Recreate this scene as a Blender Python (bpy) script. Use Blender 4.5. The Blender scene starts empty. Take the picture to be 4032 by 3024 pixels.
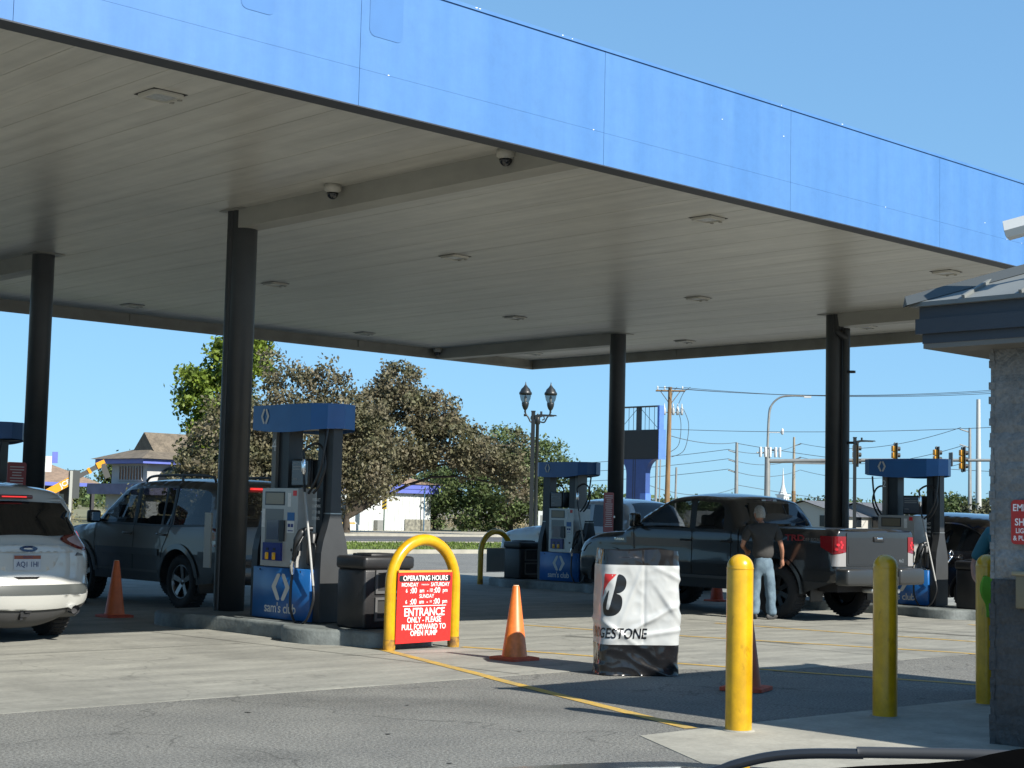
import bpy, bmesh, math, random
from math import sin, cos, pi, radians as R
from mathutils import Vector as V, Matrix as MX
from mathutils.geometry import delaunay_2d_cdt, tessellate_polygon
random.seed(7)
S = bpy.context.scene
COL = S.collection
# ------------------------------------------------------------------ camera
cam_d = bpy.data.cameras.new('camera'); cam = bpy.data.objects.new('camera', cam_d); COL.objects.link(cam)
cam_d.sensor_width = 36; cam_d.lens = 36*6243.26/4032; cam_d.clip_start = .05; cam_d.clip_end = 6000
YAW, PIT, ROL = R(136.4343-180), R(4.60721), R(1.3286)
_f = V((-sin(YAW)*cos(PIT), cos(YAW)*cos(PIT), sin(PIT))); _r = V((cos(YAW), sin(YAW), 0)); _u = _r.cross(_f)
_r2 = cos(ROL)*_r + sin(ROL)*_u; _u2 = -sin(ROL)*_r + cos(ROL)*_u
cam.matrix_world = MX(((_r2.x, _u2.x, -_f.x, 0), (_r2.y, _u2.y, -_f.y, 0), (_r2.z, _u2.z, -_f.z, 1.5), (0, 0, 0, 1)))
S.camera = cam
# ------------------------------------------------------------------ light
SUN_EL, SUN_AZ = R(38), math.atan2(-1, .05)        # direction towards the sun, from the front of the canopy
w = bpy.data.worlds.new('World'); S.world = w; w.use_nodes = True
nt = w.node_tree; sky = nt.nodes.new('ShaderNodeTexSky'); sky.sky_type = 'NISHITA'; sky.sun_disc = False
sky.sun_elevation = SUN_EL; sky.sun_rotation = pi/2-SUN_AZ; sky.altitude = 800; sky.air_density = 1.0; sky.dust_density = .35; sky.ozone_density = 1.6
gm = nt.nodes.new('ShaderNodeGamma'); gm.inputs[1].default_value = .40; tn = nt.nodes.new('ShaderNodeVectorMath'); tn.operation = 'MULTIPLY'; tn.inputs[1].default_value = (1.02, 1.80, 2.58)
nt.links.new(sky.outputs[0], gm.inputs[0]); nt.links.new(gm.outputs[0], tn.inputs[0]); nt.links.new(tn.outputs[0], nt.nodes['Background'].inputs[0]); nt.nodes['Background'].inputs[1].default_value = .095
sd = bpy.data.lights.new('sun', 'SUN'); sd.energy = 5.0; sd.angle = R(.5); sd.color = (1, .95, .86)
so = bpy.data.objects.new('sun', sd); COL.objects.link(so); so.location = (0, -20, 40)
so.rotation_euler = V((cos(SUN_EL)*cos(SUN_AZ), cos(SUN_EL)*sin(SUN_AZ), sin(SUN_EL))).to_track_quat('Z', 'Y').to_euler()
S.view_settings.view_transform = 'Standard'; S.view_settings.look = 'None'; S.view_settings.exposure = .9; S.view_settings.gamma = 1
S.cycles.max_bounces = 8; S.cycles.transparent_max_bounces = 12
# ------------------------------------------------------------------ helpers
_M = {}
def mat(name, c, rough=.5, metal=0., var=0., vs=4., bump=0., bs=40., coat=0., stretch=None, spec=.5, c2=None, island=0., detail=4, trans=0., lo=.35, hi=.65, v2=0., vs2=60., stain=0., ss=.5, crack=0., sst=(1, 1, 1)):
    """procedural surface: base colour broken up by noise (c -> c2 or darker), optional bump, fine speckle, per-island variation"""
    if name in _M: return _M[name]
    m = bpy.data.materials.new(name); m.use_nodes = True; n = m.node_tree.nodes; L = m.node_tree.links; b = n['Principled BSDF']
    b.inputs['Base Color'].default_value = (*c, 1); b.inputs['Roughness'].default_value = rough; b.inputs['Metallic'].default_value = metal
    b.inputs['Specular IOR Level'].default_value = spec; b.inputs['Coat Weight'].default_value = coat; b.inputs['Coat Roughness'].default_value = .04
    co = None
    if var or bump or v2:
        tc = n.new('ShaderNodeTexCoord'); co = tc.outputs['Object']
        if stretch:
            mp = n.new('ShaderNodeMapping'); mp.inputs['Scale'].default_value = stretch; L.new(co, mp.inputs[0]); co2 = mp.outputs[0]
        else: co2 = co
    col = None
    if var:
        ns = n.new('ShaderNodeTexNoise'); ns.inputs['Scale'].default_value = vs; ns.inputs['Detail'].default_value = detail; ns.inputs['Roughness'].default_value = .6; L.new(co2, ns.inputs['Vector'])
        rp = n.new('ShaderNodeValToRGB'); L.new(ns.outputs['Fac'], rp.inputs[0])
        d = c2 or tuple(x*(1-var) for x in c); u = c if c2 else tuple(min(1, x*(1+var*.5)) for x in c)
        rp.color_ramp.elements[0].position = lo; rp.color_ramp.elements[0].color = (*d, 1); rp.color_ramp.elements[1].position = hi; rp.color_ramp.elements[1].color = (*u, 1)
        col = rp.outputs[0]
    def mul(col, fac, lo_, hi_):
        mr = n.new('ShaderNodeMapRange'); mr.inputs[3].default_value = lo_; mr.inputs[4].default_value = hi_; L.new(fac, mr.inputs[0])
        mx = n.new('ShaderNodeMix'); mx.data_type = 'RGBA'; mx.blend_type = 'MULTIPLY'; mx.inputs[0].default_value = 1
        if col is None: mx.inputs[6].default_value = (*c, 1)
        else: L.new(col, mx.inputs[6])
        L.new(mr.outputs[0], mx.inputs[7]); return mx.outputs[2]
    if v2:
        n2 = n.new('ShaderNodeTexNoise'); n2.inputs['Scale'].default_value = vs2; n2.inputs['Detail'].default_value = 3; n2.inputs['Roughness'].default_value = .7; L.new(co, n2.inputs['Vector'])
        st = n.new('ShaderNodeMapRange'); st.inputs[1].default_value = .3; st.inputs[2].default_value = .7; L.new(n2.outputs['Fac'], st.inputs[0])
        col = mul(col, st.outputs[0], 1-v2, 1+v2)
    def noise_band(scale, a_, b_, lo_, st_=None, det=7):
        nonlocal col
        q = n.new('ShaderNodeTexNoise'); q.inputs['Scale'].default_value = scale; q.inputs['Detail'].default_value = det; q.inputs['Roughness'].default_value = .62
        if st_: mp_ = n.new('ShaderNodeMapping'); mp_.inputs['Scale'].default_value = st_; mp_.inputs['Location'].default_value = (3.1, 7.7, 1.3); L.new(co, mp_.inputs[0]); L.new(mp_.outputs[0], q.inputs['Vector'])
        else: L.new(co, q.inputs['Vector'])
        m_ = n.new('ShaderNodeMapRange'); m_.inputs[1].default_value = a_; m_.inputs[2].default_value = b_; L.new(q.outputs['Fac'], m_.inputs[0]); col = mul(col, m_.outputs[0], 1, lo_)
    if stain: noise_band(ss, .54, .74, 1-stain, sst); noise_band(ss*6, .62, .70, 1-stain*.6, sst)
    if crack:
        wn = n.new('ShaderNodeTexNoise'); wn.inputs['Scale'].default_value = 1.3; wn.inputs['Detail'].default_value = 5; L.new(co, wn.inputs['Vector'])
        av = n.new('ShaderNodeVectorMath'); av.operation = 'MULTIPLY_ADD'; av.inputs[1].default_value = (.9, .9, .9); L.new(wn.outputs['Color'], av.inputs[0]); L.new(co, av.inputs[2])
        vo = n.new('ShaderNodeTexVoronoi'); vo.feature = 'DISTANCE_TO_EDGE'; vo.inputs['Scale'].default_value = .28; L.new(av.outputs[0], vo.inputs['Vector'])
        cm = n.new('ShaderNodeMapRange'); cm.inputs[1].default_value = 0; cm.inputs[2].default_value = .0045; L.new(vo.outputs['Distance'], cm.inputs[0]); col = mul(col, cm.outputs[0], 1-crack, 1)
    if island:
        g = n.new('ShaderNodeNewGeometry'); col = mul(col, g.outputs['Random Per Island'], 1-island, 1+island)
    if col is not None: L.new(col, b.inputs['Base Color'])
    if bump:
        nb = n.new('ShaderNodeTexNoise'); nb.inputs['Scale'].default_value = bs; nb.inputs['Detail'].default_value = 4; L.new(co, nb.inputs['Vector'])
        bp = n.new('ShaderNodeBump'); bp.inputs['Strength'].default_value = min(1, bump); bp.inputs['Distance'].default_value = .02; L.new(nb.outputs['Fac'], bp.inputs['Height']); L.new(bp.outputs[0], b.inputs['Normal'])
    if trans:
        tr = n.new('ShaderNodeBsdfTranslucent'); mx = n.new('ShaderNodeMixShader'); mx.inputs[0].default_value = trans
        if col is not None: L.new(col, tr.inputs[0])
        else: tr.inputs[0].default_value = (*c, 1)
        L.new(b.outputs[0], mx.inputs[1]); L.new(tr.outputs[0], mx.inputs[2]); L.new(mx.outputs[0], n['Material Output'].inputs[0])
    _M[name] = m; return m
def glow(name, c, s, base=(.3, .02, .02)):
    m = mat(name, base, .3); b = m.node_tree.nodes['Principled BSDF']; b.inputs['Emission Color'].default_value = (*c, 1); b.inputs['Emission Strength'].default_value = s; return m
def glassmat(name, tint, fac, rough=.02):
    """window glass: a share of clear tinted transmission under a glossy skin"""
    if name in _M: return _M[name]
    m = bpy.data.materials.new(name); m.use_nodes = True; n = m.node_tree.nodes; L = m.node_tree.links
    n.remove(n['Principled BSDF']); d = n.new('ShaderNodeBsdfDiffuse'); d.inputs[0].default_value = (.008, .009, .01, 1)
    t = n.new('ShaderNodeBsdfTransparent'); t.inputs[0].default_value = (*tint, 1); g = n.new('ShaderNodeBsdfGlossy'); g.inputs['Roughness'].default_value = rough
    lw = n.new('ShaderNodeLayerWeight'); lw.inputs[0].default_value = .5; pw = n.new('ShaderNodeMath'); pw.operation = 'POWER'; pw.inputs[1].default_value = 4.5; L.new(lw.outputs['Facing'], pw.inputs[0])
    mr = n.new('ShaderNodeMapRange'); mr.inputs[3].default_value = .05; mr.inputs[4].default_value = .95; L.new(pw.outputs[0], mr.inputs[0])
    m1 = n.new('ShaderNodeMixShader'); m1.inputs[0].default_value = fac; L.new(d.outputs[0], m1.inputs[1]); L.new(t.outputs[0], m1.inputs[2])
    mx = n.new('ShaderNodeMixShader'); L.new(mr.outputs[0], mx.inputs[0]); L.new(m1.outputs[0], mx.inputs[1]); L.new(g.outputs[0], mx.inputs[2]); L.new(mx.outputs[0], n['Material Output'].inputs[0])
    _M[name] = m; return m
def zg(x): return -.010*min(max(x-12, 0), 13)
class MB:
    """collects shapes and links them as ONE mesh object"""
    def __init__(s): s.v = []; s.f = []; s.mi = []; s.ms = []; s.cur = 0; s.sm = []; s.smooth = False
    def use(s, m):
        if m not in s.ms: s.ms.append(m)
        s.cur = s.ms.index(m); return s
    def add(s, vs, fs, smooth=None):
        o = len(s.v); s.v += [tuple(p) for p in vs]; sm = s.smooth if smooth is None else smooth
        for f in fs: s.f.append(tuple(i+o for i in f)); s.mi.append(s.cur); s.sm.append(sm)
        return s
    def box(s, a, b, rz=0, c=None):
        x0, y0, z0 = a; x1, y1, z1 = b
        vs = [V(p) for p in ((x0,y0,z0),(x1,y0,z0),(x1,y1,z0),(x0,y1,z0),(x0,y0,z1),(x1,y0,z1),(x1,y1,z1),(x0,y1,z1))]
        if rz:
            c = V(c or ((x0+x1)/2, (y0+y1)/2, 0)); M_ = MX.Rotation(rz, 3, 'Z'); vs = [M_ @ (p-c)+c for p in vs]
        return s.add(vs, [(0,3,2,1),(4,5,6,7),(0,1,5,4),(1,2,6,5),(2,3,7,6),(3,0,4,7)], False)
    def cbox(s, c, d, rz=0): return s.box([c[i]-d[i]/2 for i in range(3)], [c[i]+d[i]/2 for i in range(3)], rz)
    def bbox(s, a, b, r=.02, n=2):
        """box with rounded vertical and horizontal edges"""
        bm = bmesh.new(); bmesh.ops.create_cube(bm, size=1)
        for v in bm.verts: v.co = V([a[i] if v.co[i] < 0 else b[i] for i in range(3)])
        bmesh.ops.bevel(bm, geom=bm.edges[:], offset=r, segments=n, profile=.5, affect='EDGES'); return s.bm(bm, True)
    def bm(s, bm, smooth=True):
        bm.verts.index_update(); s.add([v.co.copy() for v in bm.verts], [[v.index for v in f.verts] for f in bm.faces], smooth); bm.free(); return s
    def tube(s, pts, r, n=10, caps=True, smooth=True):
        pts = [V(p) for p in pts]; rs = r if isinstance(r, (list, tuple)) else [r]*len(pts); rings = []; up = None
        for i, p in enumerate(pts):
            t = ((pts[min(i+1, len(pts)-1)]-pts[max(i-1, 0)])).normalized()
            if up is None: up = t.orthogonal().normalized()
            up = (up-t*up.dot(t)).normalized(); sd_ = t.cross(up)
            rings.append([p+rs[i]*(cos(2*pi*k/n)*up+sin(2*pi*k/n)*sd_) for k in range(n)])
        vs = [q for g in rings for q in g]; fs = [(i*n+k, i*n+(k+1) % n, (i+1)*n+(k+1) % n, (i+1)*n+k) for i in range(len(pts)-1) for k in range(n)]
        s.add(vs, fs, smooth)
        if caps: s.add(rings[0], [tuple(range(n))[::-1]], False); s.add(rings[-1], [tuple(range(n))], False)
        return s
    def lathe(s, prof, c=(0, 0, 0), n=24, axis='Z', smooth=True):
        vs = []
        for r, h in prof:
            for k in range(n):
                a = 2*pi*k/n; p = (r*cos(a), r*sin(a), h)
                if axis == 'Y': p = (p[0], p[2], -p[1])
                if axis == 'X': p = (p[2], p[1], -p[0])
                vs.append((p[0]+c[0], p[1]+c[1], p[2]+c[2]))
        return s.add(vs, [(i*n+k, i*n+(k+1) % n, (i+1)*n+(k+1) % n, (i+1)*n+k) for i in range(len(prof)-1) for k in range(n)], smooth)
    def prism(s, poly, d, fn, smooth=False):
        """2D polygon (a,b) extruded between d[0] and d[1]; fn(a,b,t) -> 3D"""
        n = len(poly); tris = tessellate_polygon([[V((a, b, 0)) for a, b in poly]])
        vs = [fn(a, b, d[0]) for a, b in poly]+[fn(a, b, d[1]) for a, b in poly]
        s.add(vs, [tuple(t) for t in tris]+[tuple(i+n for i in t[::-1]) for t in tris], False)
        return s.add(vs, [(i, (i+1) % n, n+(i+1) % n, n+i) for i in range(n)], smooth)
    def quad(s, *p): return s.add(p, [tuple(range(len(p)))], False)
    def build(s, name, m=None, parent=None, kind=None, label=None, cat=None, group=None, out=None):
        me = bpy.data.meshes.new(name); me.from_pydata(s.v, [], s.f); ms = s.ms or [m]
        if m and s.ms and m not in s.ms: pass
        for q in ms: me.materials.append(q)
        me.polygons.foreach_set('material_index', s.mi); me.polygons.foreach_set('use_smooth', s.sm)
        bm = bmesh.new(); bm.from_mesh(me)
        bm.normal_update()
        if out:
            for f in bm.faces:
                c = f.calc_center_median()
                if f.normal.dot(c-V(out(c))) < 0: f.normal_flip()
        else: bmesh.ops.recalc_face_normals(bm, faces=bm.faces[:])
        bm.to_mesh(me); bm.free()
        o = bpy.data.objects.new(name, me); COL.objects.link(o)
        if parent: o.parent = parent
        return tag(o, label, cat, group, kind)
def tag(o, label=None, cat=None, group=None, kind=None):
    for k, v in (('label', label), ('category', cat), ('group', group), ('kind', kind)):
        if v: o[k] = v
    return o
def thing(name, label, cat, loc=(0, 0, 0), rz=0, group=None):
    o = bpy.data.objects.new(name, None); COL.objects.link(o); o.empty_display_size = .2; o.location = loc; o.rotation_euler = (0, 0, rz)
    return tag(o, label, cat, group)
def copy_tree(o, parent=None):
    c = o.copy(); COL.objects.link(c); c.parent = parent
    for ch in list(o.children): copy_tree(ch, c)
    return c
def smoothpath(pts, k=6):
    """Catmull-Rom through the points"""
    P = [V(p) for p in pts]; out = []
    for i in range(len(P)-1):
        a, b, c, d = P[max(i-1, 0)], P[i], P[i+1], P[min(i+2, len(P)-1)]
        for j in range(k):
            t = j/k; out.append(.5*((2*b)+(c-a)*t+(2*a-5*b+4*c-d)*t*t+(3*b-a-3*c+d)*t**3))
    return out+[P[-1]]
def text_geo(body, size=1., bold=0., sx=1., align='CENTER', sp=1., shear=0.):
    """flat lettering -> (verts2d, faces)"""
    cu = bpy.data.curves.new('t', 'FONT'); cu.body = body; cu.size = size; cu.offset = bold*size; cu.align_x = align; cu.align_y = 'CENTER'; cu.space_character = sp; cu.resolution_u = 3; cu.shear = shear
    o = bpy.data.objects.new('t', cu); COL.objects.link(o); dg = bpy.context.evaluated_depsgraph_get()
    me = bpy.data.meshes.new_from_object(o.evaluated_get(dg)); vs = [(v.co.x*sx, v.co.y) for v in me.vertices]; fs = [tuple(p.vertices) for p in me.polygons]
    bpy.data.objects.remove(o); bpy.data.curves.remove(cu); bpy.data.meshes.remove(me); return vs, fs
def put_text(mb, fn, body, size, at=(0, 0), **k):
    vs, fs = text_geo(body, size, **k); mb.add([fn(x+at[0], y+at[1]) for x, y in vs], fs, False)
def sheet(name, poly, m, dz, kind='structure', label=None, cat=None, zf=zg):
    """ground sheet: polygon draped dz above the slightly sloping lot"""
    bm = bmesh.new(); tris = tessellate_polygon([[V((a, b, 0)) for a, b in poly]]); vs = [bm.verts.new((a, b, 0)) for a, b in poly]
    for t in tris: bm.faces.new([vs[i] for i in t])
    for x in (12, 25): bmesh.ops.bisect_plane(bm, geom=bm.verts[:]+bm.edges[:]+bm.faces[:], plane_co=(x, 0, 0), plane_no=(1, 0, 0))
    ed = [e for e in bm.edges if e.is_boundary]; r = bmesh.ops.extrude_edge_only(bm, edges=ed); low = {v for v in r['geom'] if isinstance(v, bmesh.types.BMVert)}
    for v in bm.verts: v.co.z = zf(v.co.x)+(dz if v not in low else -.03)
    mb = MB(); mb.bm(bm, False); return mb.build(name, m, None, kind, label, cat)
RAISED = []
def strip(mb, pts, w_, dz):
    """painted line along ground points"""
    P = smoothpath([(a, b, 0) for a, b in pts], 12); L_, R_ = [], []
    for i, p in enumerate(P):
        t = (P[min(i+1, len(P)-1)]-P[max(i-1, 0)]).normalized(); nrm = V((-t.y, t.x, 0))*w_/2
        for q, l in ((p+nrm, L_), (p-nrm, R_)): l.append((q.x, q.y, zg(q.x)+(dz if any(inpoly(q.x, q.y, k) for k in RAISED) else dz-.004)))
    n = len(P); mb.add(L_+R_, [(i, i+1, n+i+1, n+i) for i in range(n-1)], False)
def inpoly(x, y, poly):
    r = False; j = len(poly)-1
    for i in range(len(poly)):
        a, b = poly[i], poly[j]
        if (a[1] > y) != (b[1] > y) and x < (b[0]-a[0])*(y-a[1])/(b[1]-a[1])+a[0]: r = not r
        j = i
    return r
def dens(poly, d, closed=True):
    out = []; n = len(poly)
    for i in range(n if closed else n-1):
        a, b = V(poly[i]), V(poly[(i+1) % n]); k = max(1, int((b-a).length/d))
        out += [tuple(a+(b-a)*j/k) for j in range(k)]
    if not closed: out.append(tuple(poly[-1]))
    return out
def spline2(pts, k=5, closed=False):
    if closed:
        n = len(pts); q = [pts[-1]]+list(pts)+[pts[0], pts[1]]; s_ = smoothpath([(a, b, 0) for a, b in q], k)
        return [(p.x, p.y) for p in s_[k:k+n*k]]
    return [(p.x, p.y) for p in smoothpath([(a, b, 0) for a, b in pts], k)]
def rrect(a0, b0, a1, b1, r, k=4):
    out = []
    for cx, cy, s0 in ((a1-r, b1-r, 0), (a0+r, b1-r, 90), (a0+r, b0+r, 180), (a1-r, b0+r, 270)):
        out += [(cx+r*cos(R(s0+90*j/k)), cy+r*sin(R(s0+90*j/k))) for j in range(k+1)]
    return out
# shared materials
m_black = mat('black_plastic', (.012, .012, .013), .45); m_rub = mat('tyre_rubber', (.016, .016, .017), .85, bump=.3, bs=60)
m_chrome = mat('chrome', (.75, .76, .78), .12, 1); m_steel = mat('brushed_steel', (.42, .42, .4), .38, .85, var=.1, vs=30)
m_dark = mat('dark_interior', (.02, .02, .022), .9); m_white = mat('white_paint', (.5, .51, .5), .5); m_yel = mat('safety_yellow_paint', (.55, .31, .006), .28, var=.14, vs=7, coat=.25, v2=.05, vs2=30, stain=.45, ss=2.2, sst=(1, 1, .55))
# ------------------------------------------------------------------ setting: ground, road, verges
m_asph = mat('aged_asphalt', (.153, .152, .137), .92, var=.22, vs=1.1, v2=.75, vs2=48, bump=.6, bs=80, c2=(.122, .122, .112), stain=.35, ss=.45, crack=.45)
m_conc = mat('worn_concrete', (.268, .266, .232), .85, var=.3, vs=1.4, stretch=(.55, 2.2, 1), detail=9, c2=(.155, .155, .138), v2=.12, vs2=18, bump=.12, bs=35, lo=.3, hi=.72, stain=.42, ss=.38, sst=(1.3, .6, 1), crack=.25)
m_conc2 = mat('clean_concrete', (.27, .262, .222), .85, var=.18, vs=2.5, v2=.1, vs2=25, bump=.1, stain=.25, ss=.8)
m_road = mat('road_asphalt', (.075, .075, .076), .9, var=.25, vs=.6, stretch=(.2, 1.5, 1))
m_dirt = mat('dry_dirt', (.19, .17, .10), .95, var=.4, vs=.3, c2=(.10, .105, .04))
m_line = mat('worn_yellow_line', (.46, .28, .035), .8, var=.3, vs=6, c2=(.30, .22, .08), v2=.2, vs2=40)
m_curb = mat('curb_concrete', (.30, .285, .235), .85, var=.2, vs=1.5)
m_walk = mat('sidewalk_concrete', (.31, .28, .215), .9, var=.2, vs=.8)
B = 2500
sheet('ground', [(-B, -300), (B, -300), (B, B), (-B, B)], m_asph, 0)
APRON = [(-14, 10.63), (9.7, 10.63), (10.9, 10.62), (12.1, 10.2), (12.72, 9.64), (17.2, 9.95), (34, 10.6), (34, 31), (-14, 31)]; sheet('concrete_apron', APRON, m_conc, .004)
mb = MB(); pad = [(8.21, 7.29), (7.62, 6.25), (7.2, 5.2), (6.9, 1.5), (30, 1.5), (30, 7.1), (12.4, 7.14), (9.4, 7.27)]
sheet('kiosk_pad', pad, m_conc2, .004); RAISED += [APRON, pad]
m_field = sheet('field', [(-B, 88), (B, 88), (B, B), (-B, B)], m_dirt, .012)
sheet('road', [(-900, 57), (900, 57), (900, 74), (-900, 74)], m_road, .004)
sheet('sidewalk', [(-900, 74.2), (900, 74.2), (900, 87.4), (-900, 87.4)], m_walk, .09)
m_grass_s = mat('grass_soil', (.085, .12, .022), .95, var=.5, vs=.7, c2=(.13, .13, .045), bump=.4, bs=20)
sheet('grass_verge', [(-900, 45.6), (900, 45.6), (900, 56.7), (-900, 56.7)], m_grass_s, .10)
mb = MB()
for a, b in ((45.2, 45.6), (56.7, 57.0), (74.0, 74.25)): mb.box((-900, a, -.4), (900, b, .015))
mb.build('kerb', m_curb, None, 'structure')
mb = MB()
for x in range(-300, 400, 9): mb.quad((x, 65.4, -.12), (x+3, 65.4, -.12), (x+3, 65.55, -.12), (x, 65.55, -.12))
mb.build('road_marking', m_white, None, 'structure')
# yellow guide lines on the lot
mb = MB()
strip(mb, [(10.85, 13.42), (10.77, 13.15), (9.76, 10.2), (8.80, 7.33)], .11, .008)
strip(mb, [(11.8, 13.1), (12.3, 11.61), (12.56, 10.5), (13.57, 7.81), (14.5, 5.0)], .11, .008)
strip(mb, [(15.1, 15.6), (15.76, 13.25), (17.08, 9.83), (18, 7)], .11, .008)
strip(mb, [(18.4, 14.9), (18.59, 13.35), (19.01, 10.94), (19.4, 8.8)], .11, .008)
strip(mb, [(22.6, 13.2), (21.6, 10.4), (20.4, 7.3)], .11, .008)
mb.build('painted_line', m_line, None, 'structure')
# saw-cut joints in the concrete
mb = MB(); m_joint = mat('joint_sealant', (.05, .05, .047), .9)
for a, b in [((9.85, 17), (10.32, 10.66)), ((4.2, 10.7), (4.2, 28)), ((15.6, 10.1), (15.6, 28)), ((20, 10.2), (20, 28))]: strip(mb, [a, b], .016, .0075)
for y, x0, x1 in ((14.6, -10, 9.9), (19.2, -10, 30), (13.9, 12.4, 30), (24.5, -10, 30)): strip(mb, [(x0, y), (x1, y)], .014, .0078)
strip(mb, [(10.0, 12.9), (10.9, 12.75), (12.9, 12.2)], .014, .0076)
mb.build('concrete_joint', m_joint, None, 'structure')
# dark skid/oil marks on the asphalt
mb = MB(); m_oil = mat('tar_spot', (.055, .055, .05), .8)
for i in range(30):
    x, y = random.uniform(2.5, 9), random.uniform(3.5, 9.8); r = random.uniform(.006, .022)
    mb.add([(x+r*(1+.4*sin(3*k))*cos(k*pi/5), y+r*1.7*(1+.3*cos(2*k))*sin(k*pi/5), .0046) for k in range(10)], [tuple(range(10))])
mb.build('oil_spot', m_oil, None, 'structure')
# short grass on the verge
def tuft(mb, x, y, z, n, h, s):
    for _ in range(n):
        a = random.uniform(0, 2*pi); dx, dy = cos(a), sin(a); px, py = x+random.gauss(0, s), y+random.gauss(0, s); hh = h*random.uniform(.5, 1.2); ww = .035
        mb.add([(px-dy*ww, py+dx*ww, z), (px+dy*ww, py-dx*ww, z), (px+dx*hh*.35, py+dy*hh*.35, z+hh)], [(0, 1, 2)])
m_gr = mat('grass_blades', (.095, .14, .022), .8, island=.45, trans=.25)
mb = MB()
for i in range(5200): tuft(mb, random.uniform(30, 82), random.uniform(45.7, 56.6), -.035, 3, .10, .12)
mb.build('grass', m_gr, None, 'stuff', 'short mown green grass on the verge beside the road', 'grass')

m_tyre = mat('tyre_mark', (.10, .10, .092), .9, var=.5, vs=9, c2=(.20, .197, .172))
mb = MB(); rt = random.Random(8)
for k in range(16):
    x = rt.uniform(-2, 9) if k < 9 else rt.uniform(13.5, 21); y0 = rt.uniform(10.8, 14); l = rt.uniform(.5, 2.2); b = rt.uniform(-.5, .5); w0 = rt.uniform(.012, .03)
    for o_ in (-.07, 0, .07): strip(mb, [(x+o_, y0), (x+o_+b*.4, y0+l*.5), (x+o_+b, y0+l)], w0, .0068)
mb.build('tyre_mark', m_tyre, None, 'structure')
# ------------------------------------------------------------------ canopy
CX, RX = 11.4, 24.45; YF, YR = 17.05, 22.5
m_blue = mat('faded_blue_fascia', (.070, .180, .385), .5, var=.16, vs=1.2, stretch=(2.6, 1, .14), detail=10, c2=(.054, .156, .36), v2=.05, vs2=8)
m_bluepatch = mat('repainted_blue', (.058, .160, .365), .45, var=.06, vs=2); m_chip = mat('bare_chip', (.7, .74, .8), .7)
m_soffit = mat('cream_soffit', (.54, .525, .475), .34, var=.14, vs=1.1, stretch=(5, .35, 1), v2=.05, vs2=3, spec=.4); m_beam = mat('beam_wrap', (.36, .35, .31), .5, var=.15, vs=2, stretch=(1, .4, 1)); m_trim = mat('dark_edge_trim', (.03, .035, .045), .5)
m_colm = mat('charcoal_column_paint', (.032, .034, .035), .42, var=.15, vs=3, v2=.05)
can = thing('gas_canopy', 'large flat gas station canopy with a faded blue front fascia and dark round columns', 'canopy')
X0, X1, Y0, Y1 = -12, 27.5, 10.31, 28.2; ZC = 5.28
mb = MB(); seams = [-10.9, -7.1, -3.3, 1.1, 4.91, 7.97, 10.95, 13.93, 16.96, 19.95, 22.95, 25.6, X1]; a = X0
for b in seams:
    g = .002
    mb.box((a+g, Y0, 4.84), (b-g, Y0+.05, 5.155-.001)); mb.box((a+g, Y0+.0005, 5.155+.0012), (b-g, Y0+.0505, 5.955)); a = b
mb.box((X0, Y0+.05, 4.86), (X1, Y0+.12, 5.93))
f_ = mb.build('front_fascia', m_blue, can)
mb = MB(); mb.box((X0, Y0-.003, 4.829), (X1, Y0+.2, 4.84)); mb.build('fascia_drip_edge', m_trim, can)
mb = MB(); mb.box((X0, Y0-.012, 5.955), (X1, Y0+.1, 5.985)); mb.build('top_coping', m_blue, can)
for x0, x1, z0 in ((8.06, 8.42, 5.46), (6.78, 7.1, 5.39), (4.4, 4.8, 4.95)):
    mb = MB(); mb.add([(x, Y0-.003, z) for x, z in rrect(x0, z0, x1, 5.94, .06)], [tuple(range(20))]); mb.build('paint_patch', m_bluepatch, f_)
rnd = random.Random(3)
for i in range(22):
    x = rnd.choice([rnd.uniform(9, 20), rnd.uniform(4, 22)]); z = rnd.choice([5.975, 5.97, 5.158, rnd.uniform(5, 5.7)]); w_ = rnd.uniform(.003, .016)
    y = Y0-.014 if z > 5.9 else Y0-.003
    mb = MB(); mb.add([(x-w_, y, z), (x, y, z-.005), (x+w_*1.4, y, z+.002), (x, y, z+.006)], [(0, 1, 2, 3)]); mb.build('bare_chip', m_chip, f_)
# rear and side fascia (seen from inside), upper and lower band
mb = MB(); m_in = mat('fascia_inside', (.30, .29, .25), .55, var=.15, vs=2)
mb.box((X0, Y1, 5.13), (X1+.06, Y1+.04, 6.0)); mb.box((X1, Y0+.2, 5.13), (X1+.04, Y1, 6.0))
mb.box((X0, Y1-.03, 5.05), (X1+.06, Y1+.05, 5.115)); mb.box((X1-.03, Y0+.2, 5.05), (X1+.05, Y1-.03, 5.115)); mb.box((X0, Y1-.01, 5.115), (X1, Y1+.03, 5.13)); mb.box((X1-.01, Y0+.2, 5.115), (X1+.03, Y1-.01, 5.13))
for x in (-6, 0, 5, 10, 16.2, 22): mb.box((x, Y1-.02, 5.115), (x+.16, Y1, ZC))
for y in (12.5, 14.9, 19.2, 23.5): mb.box((X1-.02, y, 5.115), (X1, y+.22, ZC))
mb.build('rear_fascia', m_in, can)
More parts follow.
